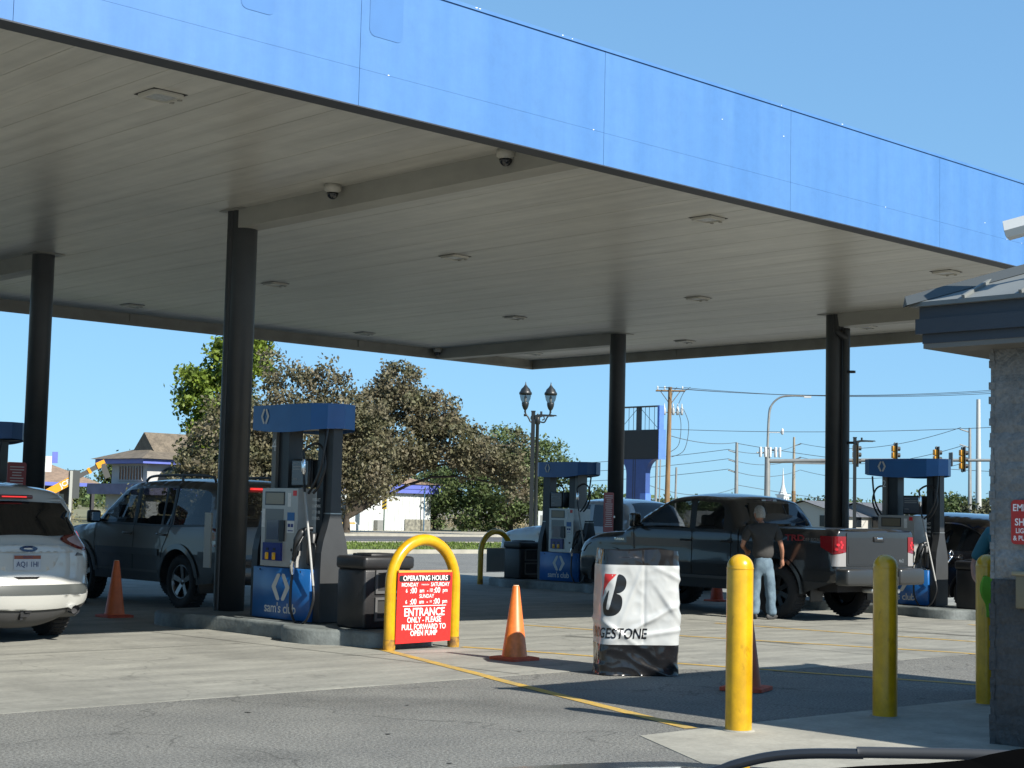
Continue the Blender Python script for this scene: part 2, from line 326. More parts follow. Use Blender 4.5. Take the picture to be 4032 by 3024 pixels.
# ceiling deck: long planks running front to back
mb = MB(); x = X0; i = 0
while x < X1-.05:
    dz = .0008*((i*7) % 3); mb.box((x, Y0+.12, ZC+dz), (x+.2990, Y1-.001, ZC+.02)); x += .304; i += 1
mb.build('ceiling_deck', m_soffit, can)
mb = MB(); mb.box((X0, Y0+.12, ZC+.02), (X1, Y1, ZC+.3)); mb.build('roof_deck', m_trim, can)
m_bm = []
for cx in (-1.65, CX, RX):
    mb = MB(); mb.box((cx-.15, Y0+.12, 5.04), (cx+.15, YF+.02, ZC)); mb.build('beam_cover', m_beam, can)
    mb = MB(); mb.box((cx-.15, YR-.02, 5.04), (cx+.15, Y1-.03, ZC)); mb.build('beam_cover', m_beam, can)
    for cy in (YF, YR):
        zb = zg(cx)+.1; mb = MB(); mb.lathe([(.0, zb), (.168, zb), (.168, 5.05), (.168, ZC)], (cx, cy, 0), 28); co = mb.build('column', m_colm, can)
        mb = MB()
        if cx == RX and cy == YF:
            mb.tube(smoothpath([(cx-.11, cy-.1, ZC), (cx-.13, cy-.13, 5.0), (cx-.13, cy-.15, 4.93), (cx-.06, cy-.22, 4.86), (cx+.0, cy-.245, 4.8), (cx+.0, cy-.25, 4.6), (cx+.0, cy-.25, zb)], 8), .065, 12)
            for z in (2.9, 4.2): mb.lathe([(.064, -.02), (.069, -.02), (.069, .02), (.064, .02)], (cx, cy-.37, z), 14)
        elif cy == YF: mb.tube([(cx-.125, cy+.085, ZC), (cx-.125, cy+.085, zb)], .07, 12)
        else: mb.tube([(cx+.1, cy+.17, ZC), (cx+.1, cy+.17, zb)], .05, 10)
        mb.build('downspout', m_colm, co)
        mb = MB(); mb.box((cx-.24, cy-.24, ZC-.012), (cx+.24, cy+.24, ZC-.004)); mb.build('ceiling_collar', m_beam, co)
# recessed lights
m_lframe = mat('light_frame_paint', (.50, .48, .42), .4); m_lens = mat('frosted_lens', (.42, .43, .42), .25, var=.15, vs=20); m_gap = mat('light_gap', (.02, .02, .02), .8)
lt = None; rows = ['nearest the blue fascia', 'in second row', 'in third row', 'nearest the far edge']
cols = [(7.55, 'left of the big front column'), (15.5, 'just right of the big front column'), (21.15, 'left of the right-hand columns'), (26.25, 'right of the right-hand columns')]
for j, ly in enumerate((12.75, 17.6, 22.2, 26.9)):
    for i, (lx, ld) in enumerate(cols):
        if lx < 8 and j > 0: continue
        if (i, j) == (3, 0): continue
        lab = 'canopy light %s, %s' % (rows[j], ld)
        if lt is None:
            lt = thing('canopy_light', lab, 'ceiling light', (lx, ly, ZC), 0, 'recessed lights in the canopy ceiling')
            mb = MB(); p = rrect(-.25, -.25, .25, .25, .09); q = rrect(-.185, -.185, .185, .185, .06)
            n = len(p); mb.add([(a, b, .0) for a, b in p]+[(a*.97, b*.97, -.055) for a, b in p]+[(a, b, -.06) for a, b in q]+[(a, b, -.035) for a, b in q], [(k+s_*n, (k+1) % n+s_*n, (k+1) % n+(s_+1)*n, k+(s_+1)*n) for s_ in range(3) for k in range(n)], True)
            mb.build('frame', m_lframe, lt)
            mb = MB(); mb.add([(a, b, -.04) for a, b in q], [tuple(range(n))]); mb.build('lens', m_lens, lt)
            mb = MB(); mb.box((-.262, -.262, -.008), (.262, .262, -.001)); mb.build('gasket', m_gap, lt)
            for y in (-.1, .1): mb = MB(); mb.box((.21, y-.025, -.075), (.262, y+.025, -.03)); mb.build('latch', m_beam, lt)
            lt.scale = (.68, .68, .6)
        else:
            c = copy_tree(lt); c.location = (lx, ly, ZC); c['label'] = lab
# dome cameras
dc = None
for (x, y, z), lab in (((11.1, 14.8, ZC), 'white ceiling dome camera beside the beam over the front pump'), ((11.2, 11.95, ZC), 'small dome camera by the beam end at the blue fascia'), ((24.2, 28.0, ZC), 'dome camera in the far canopy corner by the rear beam end')):
    if dc is None:
        dc = thing('dome_camera', lab, 'security camera', (x, y, z), 0, 'dome cameras under the canopy')
        mb = MB(); mb.lathe([(0, 0), (.1, 0), (.1, -.07), (.075, -.085), (.075, -.1)], n=20); mb.build('housing', m_lframe, dc)
        mb = MB(); mb.lathe([(.07, -.1)]+[(.07*cos(R(a)), -.1-.075*sin(R(a))) for a in range(0, 91, 15)], n=18); mb.build('dome', mat('dome_smoke', (.01, .012, .016), .06, spec=.8), dc)
    else: c = copy_tree(dc); c.location = (x, y, z); c['label'] = lab
# ------------------------------------------------------------------ pump islands and what stands on them
m_isl = mat('grey_painted_curb', (.16, .18, .175), .6, var=.35, vs=3, v2=.12, vs2=25, bump=.25, bs=22, c2=(.085, .095, .092))
m_rust = mat('rust', (.16, .07, .025), .9, var=.4, vs=20)
ISL = [(.0, 2.62), (.42, 2.55), (.70, 2.3), (.76, 1.95), (.74, 1.62), (.60, 1.42), (.56, 1.1), (.56, .1), (.60, -.28), (.76, -.5), (.76, -.95), (.62, -1.15), (.50, -1.32), (.42, -1.7), (.2, -1.82), (0, -1.84)]
ISL = ISL+[(-a, b) for a, b in ISL[::-1][1:-1]]
def island(cx, cy, s, lab):
    pl = [(a, b) for a, b in spline2(ISL, 3, True)]; n = len(pl); z0 = zg(cx); mb = MB(); prof = [(1, -.1), (1, .145), (.985, .165), (.955, .175)]
    vs = []
    for k, h in prof:
        for a, b in pl: vs.append((cx+a*k, cy+s*(b*(.5+.5*k)), z0+h))
    fs = [(i+j*n, (i+1) % n+j*n, (i+1) % n+(j+1)*n, i+(j+1)*n) for j in range(3) for i in range(n)]
    mb.add(vs, fs, True); mb.add(vs[3*n:], [tuple(t) for t in tessellate_polygon([[V(p) for p in vs[3*n:]]])], False)
    return mb.build('pump_island', m_isl, None, None, lab, 'kerb island', 'pump islands under the canopy')
island(11.25, 15.15, 1, 'grey rounded island carrying the pump beside the red hours sign')
island(11.25, 24.0, -1, 'grey island at the far left behind the white crossover')
island(24.3, 15.15, 1, 'grey island under the pump behind the dark pickup tailgate')
island(24.3, 24.0, -1, 'grey island beside the blank grey hoop sign at the far pump')
m_pblue = mat('pump_blue', (.009, .095, .30), .36, var=.08, vs=3); m_pblk = mat('pump_black', (.014, .016, .018), .42); m_pgry = mat('pump_charcoal', (.034, .036, .038), .5, var=.1, vs=5)
m_silver = mat('pump_silver', (.40, .40, .385), .38, .35, var=.06, vs=8); m_screen = mat('screen_glass', (.08, .11, .16), .12); m_navy = mat('pump_navy', (.008, .02, .16), .3); m_lcd = mat('lcd_grey', (.17, .15, .11), .15)
m_logo = mat('light_grey_lettering', (.50, .50, .48), .5); m_red = mat('red_label', (.6, .03, .03), .4); m_lab = mat('pale_label', (.62, .64, .64), .5, var=.1, vs=30); m_hose = mat('hose_rubber', (.013, .013, .014), .38); m_sleeve = mat('clear_hose_sleeve', (.28, .28, .27), .3); m_btn = mat('yellow_button', (.75, .4, .02), .4)
def logo_geo(mb, fn, c, h):
    """two chevron brackets making an open diamond"""
    w_ = h*.44; t = h*.16
    for s in (-1, 1):
        P = [(s*.028*h, h/2), (s*(.028*h+t*.95), h/2), (s*w_, 0), (s*(.028*h+t*.95), -h/2), (s*.028*h, -h/2), (s*(.028*h-t*.0), -h/2+t*.6), (s*(w_-t*1.25), 0), (s*.028*h, h/2-t*.6)]
        P = [(s*.035*h, h*.43), (s*.08*h, h*.5), (s*.19*h, h*.48), (s*w_, .03*h), (s*w_, -.03*h), (s*.19*h, -h*.48), (s*.08*h, -h*.5), (s*.035*h, -h*.43), (s*(w_-t*1.25), 0)]
        tr = tessellate_polygon([[V((a, b, 0)) for a, b in P]])
        mb.add([fn(a+c[0], b+c[1]) for a, b in P], [tuple(q) for q in tr], False)
def make_pump(num, lab):
    """local frame: +y along the island, served from both sides (-x and +x)"""
    T = thing('fuel_pump', lab, 'fuel pump')
    HW, HD = .57, .19
    mb = MB(); mb.box((-HD, -HW, .0), (HD, HW, .78)); cab = mb.build('cabinet', m_pgry, T)
    for s in (-1, 1):
        F = lambda a, b, d=0, s=s: (s*(HD+.057+d), -s*a*-1, b)        # a: along face as seen by a customer
        mb = MB(); mb.bbox((min(s*HD, s*(HD+.057)), -HW, .02), (max(s*HD, s*(HD+.057)), HW, .775), .006, 1); pn = mb.build('lower_panel', m_pblue, T)
        mb = MB(); logo_geo(mb, lambda a, b: F(a, b, .002), (.0, .49), .40); mb.build('diamond_logo', m_logo, pn)
        mb = MB(); put_text(mb, lambda a, b: F(a, b, .002), "sam's club", .205, (.0, .175), bold=.012, sx=.80, sp=.95); mb.build('lettering', m_logo, pn)
        for a in (-.43, .38): mb = MB(); mb.cbox((s*(HD+.058), -s*-a, .735), (.004, .018, .03)); mb.build('panel_lock', m_pblk, pn)
    for e in (-1, 1):     # bell-shaped end towers
        bell = [(-.19, .02), (.19, .02), (.195, .75), (.19, .98), (.165, 1.12), (.11, 1.3), (.072, 1.46), (.066, 2.45 if e < 0 else 1.5), (-.066, 2.45 if e < 0 else 1.5), (-.072, 1.46), (-.11, 1.3), (-.165, 1.12), (-.19, .98), (-.195, .75)]
        mb = MB(); y0, y1 = (HW+.002, HW+.12) if e > 0 else (-HW-.12, -HW-.002)
        mb.prism(bell, (y0, y1), lambda a, b, t: (a, t, b)); tw = mb.build('end_tower', m_pgry if e < 0 else m_pblk, T)
        mb = MB(); mb.box((-.08, min(y0, y1)-.004, 1.452), (.08, max(y0, y1)+.004, 1.465)); mb.build('tower_band', m_steel, tw)
        mb = MB(); mb.box((-.10, *((.13, .79) if e > 0 else (-.565, .79))), (.10, *((.335, 2.45) if e > 0 else (-.45, 2.45)))); mb.build('post', m_pblk, T)
    # white-ish side sheet towards the head, tall silver strip with the pump number
    mb = MB(); mb.box((-.2, -.30, .78), (.2, .42, 1.76)); hd = mb.build('electronics_head', m_silver, T)
    mb = MB(); mb.box((-.14, .335, 1.76), (.14, .42, 2.45)); st = mb.build('number_post', mat('post_grey', (.15, .146, .135), .5, .2), T)
    if num:
        mb = MB()
        for s in (-1, 1): put_text(mb, lambda a, b: (s*.1425, .378+s*a, b), num, .20, (0, 2.26))
        mb.build('pump_number', m_lab, st)
    for s in (-1, 1):
        P = lambda y, z, d=0, s=s: (s*(.2+d), y, z)
        def plate(nm, m, y0, z0, y1, z1, d0, d1, par=hd, s=s):
            mb = MB(); mb.box((min(s*(.2+d0), s*(.2+d1)), min(y0, y1), z0), (max(s*(.2+d0), s*(.2+d1)), max(y0, y1), z1)); return mb.build(nm, m, par)
        q = -s                                                      # mirrored layout so each face reads the same
        Y = lambda y, q=q: .06+q*(y-.06)
        plate('face_plate', m_silver, Y(.42), .79, Y(-.30), 1.755, .0, .055)
        plate('price_display', m_lcd, Y(.34), 1.56, Y(-.02), 1.70, .05, .06)
        plate('display_rim', m_pblk, Y(.36), 1.545, Y(-.04), 1.715, .05, .057)
        plate('recess', mat('recess_grey', (.16, .17, .17), .4, .3), Y(.34), 1.05, Y(-.02), 1.5, .052, .058)
        plate('touch_screen', m_screen, Y(.30), 1.12, Y(.06), 1.36, .056, .066)
        plate('card_reader', m_pblk, Y(.03), 1.1, Y(-.06), 1.36, .055, .075)
        plate('grade_panel', m_navy, Y(.34), .86, Y(-.02), 1.08, .05, .085)
        for y in (.24, .10): mb = MB(); mb.bbox([min(s*.285, s*.30), Y(y)-.035, .87], [max(s*.285, s*.30), Y(y)+.035, .96], .008, 1); mb.build('grade_button', m_btn, hd)
        for y in (.24, .10): mb = MB(); mb.cbox((s*.287, Y(y), 1.0), (.006, .045, .03)); mb.build('grade_window', m_pblk, hd)
        plate('blue_label', m_pblue, Y(-.10), 1.36, Y(-.24), 1.46, .055, .058)
        lb = plate('card_label', m_lab, Y(-.10), 1.21, Y(-.24), 1.355, .055, .058)
        mb = MB()
        for y in (-.14, -.20): mb.cbox((s*.2595, Y(y), 1.30), (.002, .045, .04))
        mb.cbox((s*.2595, Y(-.17), 1.235), (.002, .1, .012)); mb.build('label_print', m_navy, lb)
        plate('red_label', m_red, Y(-.2), 1.665, Y(-.27), 1.73, .055, .058)
        plate('tall_label', m_lab, Y(-.1), 1.53, Y(-.16), 1.7, .055, .058)
        plate('notice_label', m_lab, Y(.415), 1.27, Y(.355), 1.5, .055, .058)
        mb = MB(); mb.lathe([(0, .0), (.02, .0), (.02, .01), (0, .01)], (s*.256, Y(-.2), 1.0), 12, 'X'); mb.build('lock', m_pblk, hd)
        # media screen between the posts
        mb = MB(); mb.bbox((min(s*.10, s*.16), -.19-.175, 1.775), (max(s*.10, s*.16), -.19+.175, 2.10), .012, 1); ms = mb.build('media_screen', m_pblk, T)
        mb = MB(); mb.box((min(s*.16, s*.164), -.19-.155, 1.80), (max(s*.16, s*.164), -.19+.155, 2.075)); mb.build('screen_face', mat('dim_display', (.07, .08, .10), .2), ms)
        mb = MB(); rr = random.Random(5)
        for k, (z, l, h) in enumerate(((2.075, .1, .008), (2.035, .27, .014), (2.005, .25, .014), (1.90, .08, .008), (1.885, .09, .006))): mb.box((min(s*.164, s*.166), -.19+q*.14-(l if q > 0 else 0), z-.025-h/2), (max(s*.164, s*.166), -.19+q*.14+(0 if q > 0 else l), z-.025+h/2))
        mb.build('screen_print', mat('dim_print', (.22, .23, .24), .5), ms)
        # nozzle, boot and hoses
        y0 = Y(-.45)
        mb = MB(); mb.bbox((min(s*.1, s*.19), y0-.06, .82), (max(s*.1, s*.19), y0+.06, 1.22), .02, 1); bt = mb.build('nozzle_boot', m_pblk, T)
        yb = Y(-.52)
        mb = MB(); mb.bbox((min(s*.15, s*.21), yb-.05, .80), (max(s*.15, s*.21), yb+.05, 1.10), .05, 3); mb.build('boot_cheek', m_pblk, T)
        mb = MB(); mb.tube(smoothpath([(s*.22, y0-q*.1, 1.27), (s*.31, y0-q*.06, 1.25), (s*.37, y0-q*.02, 1.12), (s*.36, y0+q*.02, .98), (s*.35, y0+q*.07, .88)], 5), [.03]*6+[.05]*5+[.04]*6+[.028]*4, 10)
        mb.tube(smoothpath([(s*.34, y0-q*.09, 1.18), (s*.42, y0-q*.10, 1.05), (s*.40, y0-q*.03, .93), (s*.36, y0+q*.03, .92)], 5), .013, 6)
        mb.cbox((s*.36, y0-q*.03, 1.08), (.06, .06, .16)); nz = mb.build('nozzle', m_pblk, T)
        mb = MB(); mb.tube([(s*.35, y0+q*.07, .9), (s*.35, y0+q*.1, .82), (s*.35, y0+q*.085, .70)], [.024, .032, .022], 10); mb.lathe([(.03, -.02), (.03, .02)], (s*.35, y0+q*.10, .82), 10); mb.build('swivel', m_chrome, nz)
        path = [(s*.35, y0+q*.085, .70), (s*.36, y0+q*.09, .5), (s*.37, y0+q*.07, .22), (s*.38, y0-q*.03, .03), (s*.38, y0-q*.15, -.0), (s*.38, y0-q*.28, .1), (s*.37, y0-q*.36, .35), (s*.36, y0-q*.335, .56)]
        mb = MB(); mb.tube(smoothpath(path, 8), .0165, 9); hs = mb.build('hose', m_hose, T)
        mb = MB(); mb.tube([(s*.36, y0-q*.335, .56), (s*.31, y0-q*.05, 1.71)], .015, 9); mb.build('hose_sleeve', m_sleeve, hs)
        mb = MB(); mb.tube(smoothpath([(s*.31, y0-q*.05, 1.71), (s*.29, y0+q*.0, 1.85), (s*.29, y0+q*.01, 1.93)], 4), .015, 8)
        mb.tube(smoothpath([(s*.29, y0+q*.01, 2.08), (s*.28, y0+q*.03, 2.19), (s*.2, y0-q*.08, 2.27), (s*.18, y0-q*.2, 2.2), (s*.2, y0-q*.27, 2.0), (s*.22, y0-q*.2, 1.8), (s*.24, y0-q*.12, 1.7)], 6), .0165, 9); mb.build('breakaway_hose', m_hose, hs)
        mb = MB(); mb.tube([(s*.29, y0+q*.01, 1.92), (s*.29, y0+q*.01, 1.95), (s*.29, y0+q*.01, 2.0), (s*.29, y0+q*.01, 2.05), (s*.29, y0+q*.01, 2.09)], [.02, .03, .026, .03, .018], 10); mb.build('breakaway', m_chrome, hs)
        mb = MB(); mb.tube(smoothpath([(s*.17, y0-q*.26, 2.44), (s*.22, y0-q*.27, 2.2), (s*.24, y0-q*.24, 1.98), (s*.26, y0-q*.15, 1.8), (s*.25, y0-q*.04, 1.7)], 6), .0165, 9); mb.build('return_hose', m_hose, hs)
    # valance on top
    plan = [(-.32, .58), (-.335, .2), (-.335, -.2), (-.32, -.58), (-.20, -.74), (0, -.81), (.20, -.74), (.32, -.58), (.335, -.2), (.335, .2), (.32, .58), (.20, .74), (0, .81), (-.20, .74)]
    pl = [(a, b) for a, b in dens(plan, .09)]
    zb = lambda b: 2.46-.055*(1-min(1, abs(b)/.8)**2)+.02*b; n = len(pl)
    mb = MB(); mb.add([(a, b, zb(b)) for a, b in pl]+[(a, b, 2.735) for a, b in pl], [(i, (i+1) % n, n+(i+1) % n, n+i) for i in range(n)]); va = mb.build('valance', m_pblue, T)
    mb = MB(); mb.add([(a*.99, b*.99, 2.73) for a, b in pl], [tuple(range(n))]); mb.build('valance_top', m_pblk, va)
    mb = MB(); mb.add([(a*.98, b*.98, 2.455) for a, b in pl], [tuple(range(n))]); mb.build('valance_underside', mat('valance_cream', (.38, .37, .33), .5), va)
    for s in (-1, 1): mb = MB(); logo_geo(mb, lambda a, b: (s*.3425, s*a, b), (-.30, 2.60), .185); mb.build('diamond_logo', m_logo, va)
    # ethanol notice on the street-side tower
    if num == '4' or num == '2':
        mb = MB()
        for k, tx in enumerate(('PRODUCT', 'CONTAINS', 'UP TO 10%', 'ETHANOL')): put_text(mb, lambda a, b: (-.1115-.0, -.46-a*1., b), tx, .052, (0, 1.62-.075*k), bold=.01, sx=.62)
        mb.build('ethanol_notice', m_lab, T)
    def zm(z):
        k = ((-9, -9), (0, 0), (.775, .612), (1.76, 1.545), (2.45, 2.245), (2.735, 2.525), (9, 8.8))
        for (a, p), (b, q) in zip(k, k[1:]):
            if z <= b: return p+(q-p)*(z-a)/(b-a)
    def walk(o):
        for c in o.children:
            if c.data:
                for v in c.data.vertices: v.co.z = zm(v.co.z)
            walk(c)
    walk(T); return T
pA = make_pump('4', 'blue and silver fuel pump number 4 beside the big front column'); pA.location = (11.22, 15.39, .172)
def pump_copy(loc, rz, lab, num=None):
    c = copy_tree(pA); c.location = loc; c.rotation_euler = (0, 0, rz); c['label'] = lab
    for o in list(c.children):
        if num is not None and o.name.startswith('number_post'):
            for q in list(o.children): bpy.data.objects.remove(q)
            if num:
                mb = MB()
                for s in (-1, 1): put_text(mb, lambda a, b: (s*.1425, .378+s*a, b), num, .17, (0, 2.09))
                mb.build('pump_number', m_lab, o)
        if num == '' and o.name.startswith('ethanol'): bpy.data.objects.remove(o)
    return c
pA['group'] = 'fuel pumps under the canopy'
pump_copy((24.27, 15.39, .172+zg(24)), 0, 'blue-topped fuel pump number 2 partly hidden behind the dark pickup tailgate', '2')
pump_copy((24.27, 23.70, .172+zg(24)), pi, 'shaded blue fuel pump in front of the white pickup and the street lamps', '')
pump_copy((11.22, 23.70, .172), pi, 'fuel pump at the far left edge behind the white crossover', '')
# waste bins with squeegee recesses
m_bin = mat('bin_black', (.014, .014, .015), .45, var=.2, vs=6, bump=.1, bs=60)
def make_bin(lab):
    T = thing('waste_bin', lab, 'bin', (0, 0, 0), 0, 'black service bins on the islands')
    mb = MB(); mb.bbox((-.34, -.25, 0), (.34, .25, .66), .03, 2); mb.build('body', m_bin, T)
    mb = MB(); mb.bbox((-.36, -.27, .655), (.36, .27, .80), .04, 3); mb.bbox((-.2, -.17, .79), (.2, .17, .825), .01, 1); ld = mb.build('lid', m_bin, T)
    mb = MB(); mb.box((-.16, -.13, .826), (.16, .13, .83)); mb.build('lid_opening', m_gap, ld)
    for z in (.42, .12):
        for s in (-1, 1):
            mb = MB(); fr = [(-.17, z), (.17, z), (.17, z+.2), (-.17, z+.2)]; y = s*.252
            for a, b in (((-.2, z-.03), (.2, z)), ((-.2, z+.2), (.2, z+.23)), ((-.2, z), (-.17, z+.2)), ((.17, z), (.2, z+.2))): mb.box((a[0], min(y, y+s*.02), a[1]), (b[0], max(y, y+s*.02), b[1]))
            f = mb.build('recess_frame', mat('bin_frame', (.09, .09, .09), .4), T)
            mb = MB(); mb.box((-.17, min(y, y+s*.004), z), (.17, max(y, y+s*.004), z+.2)); mb.build('recess', m_gap, f)
    return T
b0 = make_bin('black service bin between the number 4 pump and the yellow hoop sign'); b0.location = (11.28, 14.02, .174)
for loc, lab in (((24.33, 14.02, .174+zg(24)), 'black service bin beside the number 2 pump, left of the kiosk'), ((24.33, 25.10, .174+zg(24)), 'dark service bin beside the blank grey hoop sign'), ((11.28, 25.63, .174), 'service bin on the far left island')):
    if lab.startswith('service'): continue
    c = copy_tree(b0); c.location = loc; c['label'] = lab
# yellow hoops with hanging signs
m_hoopm = m_yel
def make_hoop(lab, x, y, sign):
    T = thing('hoop_guard', lab, 'hoop barrier', (x, y, zg(x)), 0, 'yellow hoop guards at the island ends')
    r = .455; h = .70; pts = [(-r, 0, .0), (-r, 0, .35)]+[(-r*cos(R(a)), 0, h+(r+.02)*sin(R(a))) for a in range(0, 181, 8)]+[(r, 0, .35), (r, 0, .0)]
    mb = MB(); mb.tube(pts, .062, 16); mb.build('hoop', m_yel, T)
    for s in (-1, 1): mb = MB(); mb.lathe([(.0635, 0), (.066, .05), (.0645, .1), (.0635, .12)], (s*r, 0, 0), 16); mb.build('rusted_foot', mat('chipped_yellow', (.45, .24, .015), .6, var=.9, vs=14, c2=(.10, .05, .02)), T)
    mb = MB(); mb.tube([(-r, 0, .80), (r, 0, .80)], .012, 8); mb.build('cross_bar', m_steel if sign else m_yel, T)
    if sign:
        z0, z1, w_ = .085, .83, .385
        ps = [(-w_, z0-.01), (w_, z0+.0), (w_, z1), (-w_, z1)]
        mb = MB(); mb.prism(ps, (-.005, .005), lambda a, b, t: (a-.045, -.07+t-.02*(b-z0), b)); sg = mb.build('sign_panel', mat('hours_red', (.66, .022, .018), .35, var=.06, vs=8), T)
        F = lambda a, b, d=0: (a*1.07-.045, -.0765-.02*(b-z0)-d, b+.008)
        mb = MB(); mb.add([F(a, b, .001) for a, b in rrect(-.345, .722, .335, .79, .02)], [tuple(range(20))]); mb.build('title_band', m_pblk, sg)
        mwt = mat('sign_white', (.80, .72, .70), .5); mb = MB(); G = lambda a, b: F(a, b, .002)
        put_text(mb, G, 'OPERATING HOURS', .076, (0, .757), bold=.018, sx=.86)
        put_text(mb, G, 'MONDAY', .060, (-.205, .688), bold=.015, sx=.82); put_text(mb, G, 'THROUGH', .022, (-.005, .688), bold=.01, sx=.95); put_text(mb, G, 'SATURDAY', .060, (.195, .688), bold=.015, sx=.82)
        for zz in (.625, .506):
            for tx, s_, a in (('6', .058, -.245), (':00', .085, -.155), ('am', .062, -.045), ('-', .07, .03), ('10', .055 if zz > .6 else .036, .075), (':00', .085, .155), ('pm', .062, .265)): put_text(mb, G, tx, s_, (a, zz), bold=.015, sx=.85)
        put_text(mb, G, 'SUNDAY', .058, (.02, .564), bold=.012, sx=.85)
        mb.add([G(-.285, .459), G(.285, .459), G(.285, .467), G(-.285, .467)], [(0, 1, 2, 3)])
        for tx, s_, zz, sx in (('ENTRANCE', .122, .393, .86), ('ONLY - PLEASE', .084, .312, .80), ('PULL FORWARD TO', .082, .236, .78), ('OPEN PUMP', .080, .170, .82)): put_text(mb, G, tx, s_, (0, zz), bold=.02, sx=sx)
        mb.build('sign_lettering', mwt, sg)
        mb = MB(); mb.box((-w_-.045, -.1, .828), (w_-.065, -.06, .85)); mb.build('top_rail', mat('orange_rail', (.75, .3, .05), .4), sg)
    else:
        mb = MB(); mb.box((-.30, -.035, .28), (.32, -.025, .80)); mb.build('sign_panel', mat('blank_grey_sign', (.22, .25, .25), .5, var=.08, vs=4), T)
    return T
make_hoop('yellow hoop holding the red operating hours sign', 11.27, 13.17, True)
make_hoop('shaded yellow hoop holding a blank grey panel at the far pump', 24.35, 26.0, False)
# sign boards strapped to the columns
m_mar = mat('maroon_sign', (.26, .035, .03), .45); m_bar = mat('faded_print', (.5, .42, .4), .6)
for x, y, nm, lab in ((CX, YR, 'notice_board', 'tall dark red notice on the far left column'), (RX, YR, 'notice_board', 'tall dark red notice on the column by the far pump')):
    T = thing(nm, lab, 'sign', (x-.33, y-.12, zg(x)+1.25), R(0), 'red notices on the columns')
    mb = MB(); mb.prism(rrect(-.15, 0, .15, .82, .03), (-.006, .006), lambda a, b, t: (a, t, b)); mb.build('board', m_mar, T)
    mb = MB(); rr = random.Random(2); z = .75
    while z > .08:
        l = rr.uniform(.07, .115); mb.box((-l, -.009, z-.008), (l, -.0065, z+.008)); z -= .042
    mb.build('print_lines', m_bar, T)
    mb = MB(); mb.box((.12, .0, .3), (.2, .02, .34)); mb.build('strap', m_steel, T)
T = thing('edge_board', 'narrow pale board on the left of the big front column', 'sign', (CX-.14, YF+.36, .7))
mb = MB(); mb.box((-.012, -.075, 0), (.012, .075, .70)); mb.build('board', mat('pale_board', (.34, .34, .31), .5), T)
mb = MB(); mb.box((-.0, -.2, .3), (.01, -.07, .34)); mb.build('bracket', m_steel, T)
# safety bollards by the kiosk
def bollard(x, y, lab):
    T = thing('bollard', lab, 'bollard', (x, y, zg(x)+.004), 0, 'yellow bollards round the kiosk')
    mb = MB(); r = .094; mb.lathe([(r, 0), (r, 1.14)]+[(r*cos(R(a)), 1.14+r*sin(R(a))) for a in range(10, 91, 10)], n=28); b = mb.build('post_sleeve', m_yel, T)
    mb = MB(); mb.lathe([(r+.002, 1.13), (r+.0035, 1.135), (r+.002, 1.14)], n=28); mb.build('sleeve_ridge', m_yel, b)
    mb = MB(); mb.lathe([(r+.022, 0), (r+.018, .007), (r, .009)], n=24); mb.build('base_ring', m_conc2, T)
bollard(8.99, 7.06, 'sunlit yellow bollard on the pale pad corner'); bollard(10.58, 6.9, 'shaded yellow bollard between the sunlit one and the kiosk'); bollard(12.045, 6.87, 'yellow bollard half hidden by the kiosk wall')
# traffic cones
m_cone = mat('cone_orange', (.60, .14, .022), .42, var=.18, vs=9, v2=.12, vs2=20); m_cone2 = mat('faded_cone_red', (.42, .055, .02), .6, var=.2, vs=10)
def cone(x, y, lab, h=.72, m=m_cone, rz=0., b=.19):
    T = thing('traffic_cone', lab, 'traffic cone', (x, y, zg(x)+.006), rz, 'orange traffic cones around the pumps')
    mb = MB(); mb.lathe([(.135, .035), (.128, .05), (.036, h-.015), (.026, h), (.020, h), (.022, h-.05)], n=28); mb.build('cone_body', m, T)
    mb = MB(); mb.lathe([(.0365, h-.03), (.028, h-.0), (.0268, h+.001)], n=20); mb.build('worn_tip', mat('worn_tip_buff', (.55, .45, .3), .7), T)
    mb = MB(); p = rrect(-b, -b, b, b, .035); n = len(p); mb.add([(a, c, 0) for a, c in p]+[(a, c, .028) for a, c in p]+[(a*.8, c*.8, .036) for a, c in p], [(k+s*n, (k+1) % n+s*n, (k+1) % n+(s+1)*n, k+(s+1)*n) for s in range(2) for k in range(n)]); mb.add([(a*.8, c*.8, .036) for a, c in p], [tuple(range(n))]); mb.build('base', m_cone2, T)
cone(10.73, 18.74, 'slender shaded cone beside the dark taupe SUV', .74, mat('cone_shade_orange', (.62, .13, .035), .5, var=.15, vs=8)); cone(11.27, 11.72, 'bright orange cone standing between hoop sign and wrapped bin', .75)
cone(11.13, 8.66, 'cone in shadow hidden behind the sunlit bollard', .76, mat('cone_old', (.42, .085, .03), .55, var=.2, vs=8), .35); cone(24.0, 19.4, 'dark cone seen beneath the dark pickup', .7, m_cone2)
